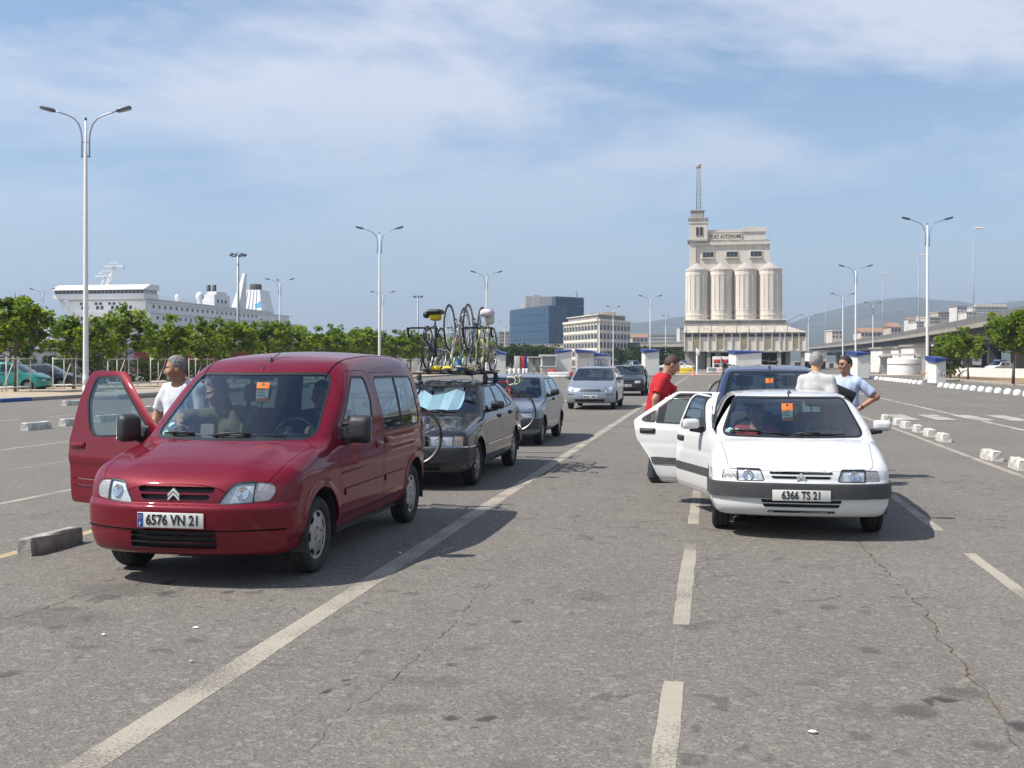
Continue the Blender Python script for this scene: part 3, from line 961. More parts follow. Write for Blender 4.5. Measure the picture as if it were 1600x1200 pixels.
# pavement, kerbs and verge
M_KERB = mat('kerb_concrete', (0.36, 0.33, 0.29), 0.9, var=0.7, scale=1.2, tint=(0.20, 0.18, 0.16), bump=0.2)
M_SOIL = mat('dry_soil', (0.30, 0.20, 0.11), 0.95, var=0.7, scale=0.7, tint=(0.19, 0.135, 0.075), bump=0.5, bscale=8)
M_PAVE = mat('sandy_pavement', (0.40, 0.32, 0.23), 0.95, var=0.6, scale=0.6, tint=(0.28, 0.22, 0.16), bump=0.3, bscale=20)
g = MB(); g.box((-36.8, 20, -0.1), (-27.9, 330, 0.13)); tag(g.build('pavement', [M_PAVE]), kind='structure')
for k in range(80):
    y = 20 + 2.0 * k
    g = MB(); g.rbox((-27.75, y + 1.0, 0.065), (0.28, 1.98, 0.17), 0.02)
    o = g.build('kerb_stone', [mat('kerb_blue', (0.03, 0.09, 0.30), 0.8, var=0.4, scale=3) if k == 9 else M_KERB]); tag(o, kind='structure')
g = MB(); g.rbox((-25.6, 53, 0.10), (1.4, 22, 0.24), 0.06); tag(g.build('traffic_island', [M_KERB]), kind='structure')
# right side: kerb, soil verge, far road and pale pavement
g = MB()
g.prism([(19.6, 30), (60, 30), (60, 330), (30, 330), (21.5, 118), (19.6, 105)], -0.1, 0.14); tag(g.build('verge', [M_SOIL]), kind='structure')
for k in range(26):
    y = 30 + 4.0 * k
    if y > 104: break
    g = MB(); g.rbox((19.45, y + 2.0, 0.065), (0.28, 3.98, 0.19), 0.02); tag(g.build('kerb_stone', [M_KERB]), kind='structure')
g = MB(); g.box((17.5, -30, -0.10), (19.3, 330, -0.002)); tag(g.build('verge_road', [M_ASPH]), kind='structure')
g = MB(); g.box((-22, 118, -0.1), (34, 126, 0.10)); tag(g.build('toll_island', [mat('pink_pavement', (0.42, 0.34, 0.28), 0.95, var=0.5, scale=0.4)]), kind='structure')
for (a, b_) in (((-20, 126), (-3, 128)),): pass

# hills: real terrain kilometres away
def hills():
    prof = [(250, 541), (500, 535), (650, 527), (790, 520), (900, 512), (985, 508), (1060, 506), (1160, 505), (1230, 504), (1265, 497), (1300, 491), (1340, 479), (1370, 472), (1410, 469), (1440, 465), (1480, 468), (1515, 470), (1560, 468), (1600, 464), (1700, 455), (1900, 462), (2400, 470), (3200, 500)]
    rid = pchip(prof)
    na, nr = 260, 46
    az = np.linspace(300, 3100, na)
    rad = np.linspace(1300, 5200, nr)
    rg = np.random.default_rng(3)
    # summed sines as relief
    K = rg.normal(0, 1, (26, 2)); K = K / np.linalg.norm(K, axis=1, keepdims=True) * np.geomspace(1 / 900, 1 / 60, 26)[:, None] * 2 * math.pi
    ph = rg.uniform(0, 6.28, 26); am = np.geomspace(1.0, 0.07, 26)
    vs = []
    for a in az:
        zr = EYE + 0.90 * (HORIZON - float(rid(a))) * 4000 / FPX
        for r in rad:
            p = at(a, r)
            t = min(1, max(0, (r - 1500) / 2400)); t = t * t * (3 - 2 * t)
            if r > 4000: t *= 1 - 0.10 * ((r - 4000) / 1200) ** 2
            n = float((np.sin(K @ np.array([p.x, p.y]) + ph) * am).sum())
            vs.append((p.x, p.y, max(-1, zr * t + n * 6.5 * t * (1 - 0.75 * (abs(r - 4000) < 300)))))
    fs = [[i * nr + j, (i + 1) * nr + j, (i + 1) * nr + j + 1, i * nr + j + 1] for i in range(na - 1) for j in range(nr - 1)]
    m, N, L, b = nodes_of('hill_scrub')
    tc = N.new('ShaderNodeTexCoord')
    n = N.new('ShaderNodeTexNoise'); n.inputs['Scale'].default_value = 0.012; n.inputs['Detail'].default_value = 9; n.inputs['Roughness'].default_value = 0.7
    L.new(tc.outputs['Object'], n.inputs['Vector'])
    r = N.new('ShaderNodeValToRGB'); e = r.color_ramp.elements
    e[0].position = 0.40; e[0].color = (0.035, 0.050, 0.022, 1); e[1].position = 0.74; e[1].color = (0.42, 0.30, 0.20, 1)
    q = e.new(0.60); q.color = (0.085, 0.090, 0.050, 1)
    L.new(n.outputs['Fac'], r.inputs['Fac']); L.new(r.outputs['Color'], b.inputs['Base Color']); b.inputs['Roughness'].default_value = 0.95
    o = MB().add(vs, fs, 0, True).build('hills', [m]); tag(o, kind='structure')
hills()

# ------------------------------------------------------------------ street lamps
M_LAMPW = mat('lamp_post_paint', (0.74, 0.73, 0.70), 0.5, var=0.35, scale=1.5, tint=(0.5, 0.48, 0.44))
M_LAMPD = mat('lamp_head_grey', (0.10, 0.12, 0.16), 0.4, 0.3, var=0.3, scale=6)
M_LAMPG = mat('lamp_bowl', (0.35, 0.38, 0.42), 0.2, var=0.2, scale=8)
def lamp_meshes(arms=2, H=12.6):
    p = MB()
    p.lathe([(0.22, 0.0), (0.22, 0.02), (0.135, 0.03), (0.125, 1.2), (0.075, H - 1.55), (0.05, H - 1.5), (0.045, H - 0.05), (0.0, H - 0.03)], 14)
    p.lathe([(0.13, 0.55), (0.138, 0.56), (0.138, 0.95), (0.13, 0.96)], 14)
    post = p.mesh('post', [M_LAMPW])
    cap = MB().rbox((0, 0, H), (0.10, 0.10, 0.16), 0.03).mesh('post_cap', [M_LAMPD])
    out = []
    for k in range(arms):
        a = math.pi * k if arms == 2 else (0, math.pi, math.pi * 0.62)[k]
        M = Matrix.Rotation(a, 4, 'Z')
        pts = [(0.17, 0, H - 1.75), (0.17, 0, H - 0.9), (0.21, 0, H - 0.55), (0.32, 0, H - 0.22), (0.52, 0, H + 0.02), (0.8, 0, H + 0.17), (1.15, 0, H + 0.29), (1.45, 0, H + 0.38)]
        b = MB(); b.tube([M @ Vector(q) for q in pts], 0.034, 8)
        for z in (H - 1.70, H - 1.05): b.tube([M @ Vector((0.0, 0, z)), M @ Vector((0.18, 0, z))], 0.022, 6)
        arm = b.mesh('arm', [mat('lamp_arm_grey', (0.30, 0.33, 0.38), 0.4, 0.4, var=0.3, scale=5)])
        T = M @ Matrix.Translation((1.72, 0, H + 0.455)) @ Matrix.Rotation(R(-15), 4, 'Y')
        h = MB(); h.rbox((0, 0, 0), (0.66, 0.30, 0.15), 0.045, 4, 0, T, lambda q: (q.x, q.y * (1 - 0.12 * (q.x > 0.2)), q.z)); h.rbox((0.06, 0, -0.07), (0.48, 0.24, 0.05), 0.02, 4, 1, T)
        out.append((arm, h.mesh('lamp_head', [M_LAMPD, M_LAMPG])))
    return post, cap, out
LM = {2: lamp_meshes(2), 3: lamp_meshes(3)}
def street_lamp(px, d, label, arms=2, rz=0.0, s=1.0, group='double-armed street lamps'):
    p = at(px, d)
    t = thing('street_lamp', label, 'street lamp', p, rz, group); t.scale = (s, s, s)
    post, cap, arm = LM[arms]
    link('post', post, t); link('post_cap', cap, t)
    for a, h in arm:
        o = link('arm', a, t); link('lamp_head', h, o)
    return t
def lamp_d(ytop): return (12.6 - EYE) * FPX / (HORIZON - ytop)
for (px, yt, arms, rz, lab) in [
        (134, 186, 2, 0.20, 'tall white double-armed street lamp rising behind the open red van door, nearest of all lamps'),
        (593, 364, 2, 0.18, 'white double-armed street lamp standing behind the roof of the red van'),
        (760, 430, 2, 0.18, 'white double-armed street lamp rising just right of the roof bicycles'),
        (437, 441, 3, 0.18, 'three-headed white street lamp above the trees right of the ship funnel'),
        (598, 460, 3, 0.18, 'three-headed street lamp, far one almost hidden behind a nearer post above the red van'),
        (1016, 466, 2, 0.18, 'white double-armed street lamp between the pale office block and the grain silo'),
        (958, 482, 2, 0.9, 'thin double-armed street lamp standing before the pale office block'),
        (1040, 496, 2, 1.2, 'small distant street lamp close to the left edge of the grain silo'),
        (1449, 350, 2, 0.18, 'tall white double-armed street lamp on the row of white domes at right'),
        (1337, 421, 2, 0.18, 'white double-armed street lamp rising behind the man in sunglasses'),
        (1317, 463, 2, 0.18, 'double-armed street lamp rising behind the grey-haired man, before the flyover'),
        (1364, 476, 2, 0.5, 'shorter-looking double-armed lamp between two taller ones before the flyover'),
        (1263, 495, 2, 0.18, 'small distant street lamp at the right corner of the grain silo'),
        (66, 456, 2, 0.18, 'far street lamp behind the leftmost trees, left of the white ship'),
        (789, 504, 2, 0.18, 'faint small street lamp in front of the blue glass office')]:
    street_lamp(px, lamp_d(yt), lab, arms, rz)
M_MAST = mat('mast_grey', (0.30, 0.32, 0.34), 0.5, 0.4, var=0.3, scale=2)
def flood_mast(px, yt, label, H=25.0):
    d = (H - EYE) * FPX / (HORIZON - yt)
    t = thing('flood_mast', label, 'floodlight mast', at(px, d), 0.2, 'tall floodlight masts')
    p = MB(); p.lathe([(0.5, 0), (0.45, 1), (0.22, H - 0.6), (0.0, H - 0.55)], 12); p.build('post', [M_MAST], t)
    r = MB(); r.tube([(1.5 * math.cos(a), 1.5 * math.sin(a), H - 0.9) for a in [2 * math.pi * k / 20 for k in range(20)]], 0.07, 6, closed=True)
    for k in range(4): r.tube([(0, 0, H - 0.8), (1.5 * math.cos(k * math.pi / 2), 1.5 * math.sin(k * math.pi / 2), H - 0.9)], 0.05, 6)
    r.build('head_ring', [M_MAST], t)
    for k in range(8):
        a = 2 * math.pi * k / 8
        f = MB(); f.rbox((0, 0, 0), (0.62, 0.40, 0.5), 0.08, 4, 0, Matrix.Rotation(a, 4, 'Z') @ Matrix.Translation((1.55, 0, H - 0.55)) @ Matrix.Rotation(R(55), 4, 'Y')); f.build('floodlight', [M_LAMPD], t)
flood_mast(372, 394, 'tall grey floodlight mast with a ring of lamps right of the white ship')
flood_mast(653, 461, 'grey floodlight mast with a ring of lamps left of the roof bicycles')

# ------------------------------------------------------------------ trees
def leaf_mat(name, col):
    m, N, L, b = nodes_of(name)
    b.inputs['Base Color'].default_value = (*col, 1); b.inputs['Roughness'].default_value = 0.55; b.inputs['Specular IOR Level'].default_value = 0.25
    oi = N.new('ShaderNodeTexCoord'); n = N.new('ShaderNodeTexNoise'); n.inputs['Scale'].default_value = 1.4; L.new(oi.outputs['Object'], n.inputs['Vector'])
    mx = N.new('ShaderNodeMix'); mx.data_type = 'RGBA'; mx.inputs['A'].default_value = (*[c * 0.75 for c in col], 1); mx.inputs['B'].default_value = (*[min(1, c * 1.35) for c in col], 1)
    L.new(n.outputs['Fac'], mx.inputs['Factor']); L.new(mx.outputs['Result'], b.inputs['Base Color'])
    tr = N.new('ShaderNodeBsdfTranslucent'); tr.inputs['Color'].default_value = (col[0] * 1.7, col[1] * 1.5, col[2] * 0.7, 1)
    ms = N.new('ShaderNodeMixShader'); ms.inputs['Fac'].default_value = 0.45
    L.new(b.outputs[0], ms.inputs[1]); L.new(tr.outputs[0], ms.inputs[2]); L.new(ms.outputs[0], N['Material Output'].inputs['Surface'])
    return m
LEAF = [leaf_mat('leaf_mid', (0.13, 0.20, 0.024)), leaf_mat('leaf_bright', (0.20, 0.28, 0.032)), leaf_mat('leaf_deep', (0.07, 0.12, 0.018))]
LEAFD = [leaf_mat('leaf_dark', (0.035, 0.060, 0.018)), leaf_mat('leaf_darker', (0.022, 0.040, 0.012)), leaf_mat('leaf_olive', (0.060, 0.080, 0.025))]
M_BARK = mat('bark', (0.14, 0.11, 0.085), 0.95, var=0.6, scale=8, bump=0.5, bscale=30)
def leaf_mesh(name, clumps, per, size, seed, mats=LEAF, flat=0.75):
    rg = np.random.default_rng(seed)
    C = np.array([c[:3] for c in clumps]); Rr = np.array([c[3] for c in clumps])
    n = len(C) * per
    ci = np.repeat(np.arange(len(C)), per)
    d = rg.normal(0, 1, (n, 3)); d /= np.linalg.norm(d, axis=1, keepdims=True)
    r = Rr[ci] * rg.uniform(0.15, 1.0, n) ** 0.5
    P = C[ci] + d * r[:, None] * np.array([1, 1, flat])
    # leaves lie flattish, tipped at random
    nrm = rg.normal(0, 1, (n, 3)); nrm[:, 2] = np.abs(nrm[:, 2]) + 0.6; nrm /= np.linalg.norm(nrm, axis=1, keepdims=True)
    u = rg.normal(0, 1, (n, 3)); u -= nrm * (u * nrm).sum(1, keepdims=True); u /= np.linalg.norm(u, axis=1, keepdims=True)
    w = np.cross(nrm, u); s = size * rg.uniform(0.6, 1.35, n)[:, None]
    V = np.empty((n, 4, 3)); V[:, 0] = P - u * s; V[:, 1] = P + w * s * 0.55 - u * s * 0.1; V[:, 2] = P + u * s - nrm * s * 0.25; V[:, 3] = P - w * s * 0.55 - u * s * 0.1
    me = bpy.data.meshes.new(name)
    me.from_pydata(V.reshape(-1, 3).tolist(), [], np.arange(n * 4).reshape(-1, 4).tolist())
    for m in mats: me.materials.append(m)
    cm = rg.choice(3, len(C), p=[0.45, 0.35, 0.20])
    mi = np.where(rg.uniform(size=n) < 0.6, cm[ci], rg.choice(3, n))
    me.polygons.foreach_set('material_index', mi.astype(np.int32)); me.update()
    return me
def tree_meshes(seed, H=5.0, trunk=2.1, spread=2.0, per=46, size=0.16, nl=13):
    rg = random.Random(seed)
    b = MB(); clumps = []
    b.tube([(0, 0, 0), (0.03, 0.02, trunk * 0.5), (-0.02, 0.03, trunk), (0.05, 0, trunk + (H - trunk) * 0.55), (0, 0.05, H * 0.97)], [0.11, 0.085, 0.075, 0.045, 0.015], 8)
    for k in range(nl):
        a = 2 * math.pi * (k * 0.382 + rg.uniform(-.06, .06)); z0 = trunk + (H - trunk) * (k / nl) * 0.72 - 0.1
        ln = spread * (1.0 - 0.55 * (k / nl) ** 1.4) * rg.uniform(0.72, 1.18)
        rise = rg.uniform(0.15, 0.55) * ln
        pts = [Vector((0, 0, z0)), Vector((math.cos(a) * ln * 0.5, math.sin(a) * ln * 0.5, z0 + rise * 0.45)), Vector((math.cos(a) * ln, math.sin(a) * ln, z0 + rise))]
        b.tube(pts, [0.045, 0.028, 0.01], 6)
        for t in (0.42, 0.62, 0.8, 0.95, 1.05):
            q = pts[0].lerp(pts[2], t) + Vector((rg.uniform(-.34, .34), rg.uniform(-.34, .34), rg.uniform(-.38, .42)))
            clumps.append((q.x, q.y, q.z, rg.uniform(0.22, 0.52)))
    for k in range(6): clumps.append((rg.uniform(-.3, .3), rg.uniform(-.3, .3), trunk + (H - trunk) * rg.uniform(0.55, 1.0), rg.uniform(0.2, 0.4)))
    return b.mesh('trunk', [M_BARK]), leaf_mesh('crown', clumps, per, size, seed)
TREES = [tree_meshes(11 + i, H=4.8 + 0.25 * (i % 3), trunk=1.95, per=34, nl=15) for i in range(5)]
def tree(x, y, label, var, rz, s=1.0, group='young street trees in a row', z=0.13):
    t = thing('tree', label, 'tree', (x, y, z), rz, group); t.scale = (s, s, s * random.uniform(0.94, 1.08))
    link('trunk', TREES[var][0], t); link('crown', TREES[var][1], t)
    return t
ORD = ['first', 'second', 'third', 'fourth', 'fifth', 'sixth', 'seventh', 'eighth', 'ninth', 'tenth', 'eleventh', 'twelfth', 'thirteenth', 'fourteenth', 'fifteenth', 'sixteenth', 'seventeenth', 'eighteenth', 'nineteenth', 'twentieth', 'twenty-first', 'twenty-second', 'twenty-third', 'twenty-fourth', 'twenty-fifth', 'twenty-sixth', 'twenty-seventh', 'twenty-eighth', 'twenty-ninth', 'thirtieth']
M_GUARD = mat('tree_guard_white', (0.70, 0.68, 0.62), 0.6, var=0.5, scale=4, tint=(0.42, 0.36, 0.28))
def guard_mesh():
    b = MB()
    hx, hy, h = 0.62, 0.62, 1.62
    for sx in (-1, 1):
        for sy in (-1, 1):
            b.tube([(sx * hx, sy * hy, 0), (sx * hx, sy * hy, h + 0.10)], 0.035, 6)
    for z in (0.22, h):
        for s in (-1, 1):
            b.tube([(-hx, s * hy, z), (hx, s * hy, z)], 0.03, 6); b.tube([(s * hx, -hy, z), (s * hx, hy, z)], 0.03, 6)
    return b.mesh('guard_frame', [M_GUARD])
GUARD = guard_mesh()
STAKE = MB().tube([(-0.35, -0.3, 0), (0.1, 0.05, 1.55)], 0.03, 6).mesh('stake', [M_GUARD])
tree_ys = [47.6 + 5.05 * k + random.uniform(-.35, .35) for k in range(24)]
for k, y in enumerate(tree_ys):
    tree(-34 + random.uniform(-.3, .3), y, 'young green street tree, %s from the left in the row before the ship' % ORD[k], k % 5, random.uniform(0, 6.3), random.uniform(0.92, 1.06) * (0.97, 0.84, 0.88, 0.84, 0.90, 0.97)[min(k, 5)])
    if k < 16:
        g = thing('tree_guard', 'white metal tree guard round the %s tree from the left' % ORD[k], 'tree guard', (-34, y, 0.13), 0.12, 'white tree guards')
        link('guard_frame', GUARD, g); link('stake', STAKE, g)
# second staggered row further back
for k in range(12):
    tree(-41.5, 58 + 9.5 * k, 'young green tree in the back row behind the tree guards, %s from the left' % ORD[k], (k + 2) % 5, random.uniform(0, 6), 0.78, 'trees of the back row')
def bush(name, label, cat, x, y, sx, sy, h, seed, n=40, per=40, size=0.12, mats=LEAFD, group=None, z=0.0):
    rg = random.Random(seed)
    t = thing(name, label, cat, (x, y, z), 0, group)
    cl = [(rg.uniform(-sx, sx), rg.uniform(-sy, sy), h * rg.uniform(0.12, 0.85), rg.uniform(0.25, 0.5) * min(h, 1.4)) for _ in range(n)]
    link('foliage', leaf_mesh('foliage', cl, per, size, seed, mats, 0.8), t)
    b = MB()
    for k in range(5): b.tube([(rg.uniform(-sx, sx) * 0.5, rg.uniform(-sy, sy) * 0.5, 0), (rg.uniform(-sx, sx) * 0.8, rg.uniform(-sy, sy) * 0.8, h * 0.6)], [0.03, 0.012], 5)
    b.build('stems', [M_BARK], t)
    return t
for k in range(9):
    bush('shrub', 'dark green roadside shrub behind the tree guards, %s from the left' % ORD[k], 'shrub', -44.5, 62 + 7.5 * k, 1.6, 3.9, 1.9 + 0.2 * (k % 2), 50 + k, 60, 34, 0.15, LEAFD, 'dark shrubs of the hedge')
# right-hand trees on the verge
p = ground(1425, 592)
for (px, d, s, lab, v) in ((1485, 92, 0.88, 'bushy green tree left of the slanted white cabinet on the right verge', 1), (1513, 86, 0.80, 'small green tree between the white cabinet and the white car at right', 3), (1583, 70, 0.98, 'green tree at the right edge with a thin trunk on the soil verge', 0), (1615, 84, 0.9, 'green tree cut by the right edge of the picture', 2)):
    q = at(px, d); tree(q.x, q.y, lab, v, random.uniform(0, 6), s, 'trees on the right verge', 0.14)
q = at(1480, 96); bush('shrub', 'tall dark bush against the flyover behind the right lamp post', 'shrub', q.x, q.y, 1.2, 1.2, 4.0, 71, 40, 60, 0.16, [LEAF[2], LEAF[0], LEAFD[2]])
# umbrella-shaped dark trees behind the booths
for i, (px, d, w, lab) in enumerate([(800, 215, 5.0, 'dark rounded pine left of the glass shelter, nearest the lamp'), (822, 222, 5.5, 'dark rounded pine in the middle of the clump below the blue office'), (842, 228, 5.5, 'dark rounded pine at the right of the clump below the blue office'), (985, 240, 5.0, 'green tree right of the pale office under the overpass'), (1004, 250, 5.0, 'green tree beneath the overpass left of the white booth by the silo'), (1052, 238, 5.0, 'dark green tree touching the left side of the grain silo')]):
    q = at(px, d); t = thing('pine_tree', lab, 'tree', q, 0, 'trees below the overpass')
    rg = random.Random(90 + i)
    cl = [(w * math.sqrt(rg.random()) * math.cos(a), w * math.sqrt(rg.random()) * math.sin(a), 2.1 + rg.uniform(-1.1, 2.2), rg.uniform(0.7, 1.4)) for a in [rg.uniform(0, 6.3) for _ in range(46)]]
    link('crown', leaf_mesh('crown', cl, 48, 0.34, 95 + i, LEAFD, 0.7), t)
    MB().tube([(0, 0, 0), (0, 0, 2.2)], [0.2, 0.14], 8).build('trunk', [M_BARK], t)

# ------------------------------------------------------------------ wheel stops: concrete blocks and white domes
def block_mesh(seed, L_=0.66, w=0.20, h=0.165):
    rg = random.Random(seed)
    b = MB()
    ys = [0, 0.03, L_ * 0.33, L_ * 0.66, L_ - 0.03, L_]
    prof = [(-w / 2, 0), (-w / 2 * 0.97, h * 0.45), (-w / 2 * 0.78, h * 0.92), (-w / 2 * 0.6, h), (w / 2 * 0.6, h), (w / 2 * 0.78, h * 0.92), (w / 2 * 0.97, h * 0.45), (w / 2, 0)]
    vs = []
    for i, y in enumerate(ys):
        k = 0.92 if i in (0, 5) else 1.0
        for x, z in prof: vs.append((x * k + rg.uniform(-.004, .004), y + rg.uniform(-.006, .006), z * (0.96 if i in (0, 5) else 1) + (rg.uniform(-.006, .006) if z > 0 else 0)))
    n = len(prof)
    fs = [[i * n + j, i * n + j + 1, (i + 1) * n + j + 1, (i + 1) * n + j] for i in range(5) for j in range(n - 1)]
    fs += [list(range(n))[::-1], [5 * n + j for j in range(n)]]
    b.add(vs, fs, 0)
    return b
M_BLOCKG = mat('stained_concrete', (0.22, 0.20, 0.185), 0.95, var=0.8, scale=6, tint=(0.46, 0.45, 0.41), bump=0.7, bscale=45)
M_BLOCKW = mat('chipped_white_concrete', (0.66, 0.65, 0.60), 0.9, var=0.9, scale=7, tint=(0.26, 0.23, 0.19), bump=0.6, bscale=40)
b = block_mesh(5, 0.72, 0.155, 0.15).build('concrete_block', [M_BLOCKG], None, ground(38, 869), (0, 0, R(-2)))
tag(b, 'weathered grey concrete block on the ochre line left of the red van', 'concrete block')
WB = [block_mesh(20 + i).mesh('concrete_block', [M_BLOCKW]) for i in range(3)]
lab_r = ['farthest', 'second farthest', 'third farthest', 'third nearest', 'second nearest', 'nearest']
for i, (px, py) in enumerate([(1373, 658), (1386, 665), (1402, 670), (1420, 676), (1441, 683), (1462, 691)]):
    q = ground(px, py)
    o = link('concrete_block', WB[i % 3], None, (4.68, q.y, 0), (0, 0, R(random.uniform(-4, 4)))); tag(o, 'chipped white block, %s of the six close together along the right lane line' % lab_r[i], 'concrete block', 'white concrete blocks')
for i, (px, py, lab) in enumerate([(1546, 721, 'whitewashed concrete block, left of the pair near the right edge'), (1588, 736, 'whitewashed concrete block cut by the right edge of the picture')]):
    q = ground(px, py); o = link('concrete_block', WB[i], None, (4.62, q.y, 0), (0, 0, R(3 - 5 * i))); tag(o, lab, 'concrete block', 'white concrete blocks')
WL = block_mesh(31, 0.95, 0.22, 0.18).mesh('concrete_block', [M_BLOCKW])
for i, (px, py, lab) in enumerate([(38, 673, 'low white-ended block on the left line, nearest the left picture edge'), (97, 666, 'low white-ended block half hidden by the open red door'), (100, 634, 'small white-ended block in front of the kerb island at left'), (152, 660, 'white block seen through the window of the open red door'), (210, 645, 'small white block behind the open red door, right of the lamp'), (345, 640, 'white block seen through the windscreen of the red van, left one'), (395, 632, 'small far white block seen through the windscreen of the red van')]):
    q = ground(px, py); o = link('concrete_block', WL, None, (q.x, q.y, 0), (0, 0, R(random.uniform(-3, 3)))); tag(o, lab, 'concrete block', 'white-ended blocks on the left')
DOME = MB().lathe([(0.205, 0), (0.205, 0.05), (0.195, 0.13), (0.165, 0.20), (0.115, 0.25), (0.055, 0.272), (0.0, 0.278)], 16).mesh('dome_bollard', [mat('dome_white', (0.76, 0.75, 0.72), 0.8, var=0.5, scale=5, tint=(0.5, 0.47, 0.42), bump=0.2)])
near = [1470, 1480, 1489, 1499, 1510, 1521, 1533.5, 1546, 1560, 1575, 1590, 1605]
for i, px in enumerate(near):
    py = 604.8 + (px - 1470) * (617.2 - 604.8) / 120.0
    o = link('dome_bollard', DOME, None, ground(px, py), (0, 0, random.uniform(0, 6))); tag(o, 'rounded white dome stone right of the tall lamp, %s from that lamp' % ORD[i], 'dome bollard', 'white dome stones by the kerb')
far = [1356, 1363, 1370, 1377, 1383, 1388, 1393, 1399, 1404, 1410, 1416, 1423, 1430, 1438]
for i, px in enumerate(far):
    py = 591.5 + (px - 1356) * (600.5 - 591.5) / 82.0
    o = link('dome_bollard', DOME, None, ground(px, py), (0, 0, random.uniform(0, 6))); tag(o, 'small white dome stone left of the tall lamp, %s from the man in sunglasses' % ORD[i], 'dome bollard', 'white dome stones by the kerb')
q = at(1452, 84.8); g = MB(); g.rbox((q.x + 0.9, q.y, 0.12), (2.6, 1.1, 0.26), 0.06); tag(g.build('lamp_plinth', [M_KERB]), 'low concrete plinth carrying the tall lamp among the white domes', 'plinth')
# litter
for (px, py, lab, w) in ((1270, 1146, 'scrap of white paper in the right foreground', 0.022), (306, 982, 'white paper scrap in front of the red van', 0.018), (162, 993, 'pale pebble left of the white paper scrap', 0.013), (299, 1035, 'small grey pebble close to the long lane line', 0.014), (625, 865, 'tiny white scrap in the shadow of the red van', 0.014), (1472, 681, 'flat white stick lying by the white blocks', 0.12)):
    g = MB(); rg = random.Random(px); n = 7
    vs = [(w * (0.8 + 0.5 * rg.random()) * math.cos(2 * math.pi * k / n), w * 0.8 * math.sin(2 * math.pi * k / n), 0.006 + 0.006 * rg.random()) for k in range(n)] + [(0, 0, 0.016)] + [(w * 0.7 * math.cos(2 * math.pi * k / n), w * 0.6 * math.sin(2 * math.pi * k / n), 0.004) for k in range(n)]
    g.add(vs, [[k, (k + 1) % n, n] for k in range(n)] + [[k, n + 1 + k, n + 1 + (k + 1) % n, (k + 1) % n] for k in range(n)])
    o = g.build('paper_scrap' if 'paper' in lab or 'scrap' in lab else ('pebble' if 'pebble' in lab else 'stick'), [M_CARD if 'white' in lab else M_KERB], None, ground(px, py)); tag(o, lab, 'litter')
# ------------------------------------------------------------------ grain silo
M_SILO = mat('silo_render', (0.68, 0.625, 0.55), 0.9, var=0.55, scale=0.9, tint=(0.46, 0.415, 0.355), bump=0.15, bscale=6, streak=0.18)
M_STOREY = mat('storey_cream', (0.70, 0.645, 0.57), 0.9, var=0.5, scale=0.7, tint=(0.50, 0.44, 0.37))
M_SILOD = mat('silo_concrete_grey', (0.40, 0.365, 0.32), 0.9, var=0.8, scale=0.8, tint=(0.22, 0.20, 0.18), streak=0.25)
M_SILOC = mat('silo_cone_grey', (0.42, 0.38, 0.35), 0.9, var=0.5, scale=0.8, tint=(0.32, 0.29, 0.27))
M_PANE = mat('dark_pane', (0.03, 0.035, 0.04), 0.15, var=0.4, scale=0.8, tint=(0.07, 0.08, 0.09))
M_BOARD = mat('yellowed_blind', (0.36, 0.29, 0.18), 0.8, var=0.6, scale=1.2, tint=(0.24, 0.19, 0.12))
M_VOID = mat('underside_concrete', (0.16, 0.15, 0.14), 0.95, var=0.6, scale=0.4)
M_INKB = mat('black_letters', (0.03, 0.03, 0.032), 0.7, var=0.2, scale=5)
def part(name, mb, mats, parent, **k): return mb.build(name, mats, parent, **k)
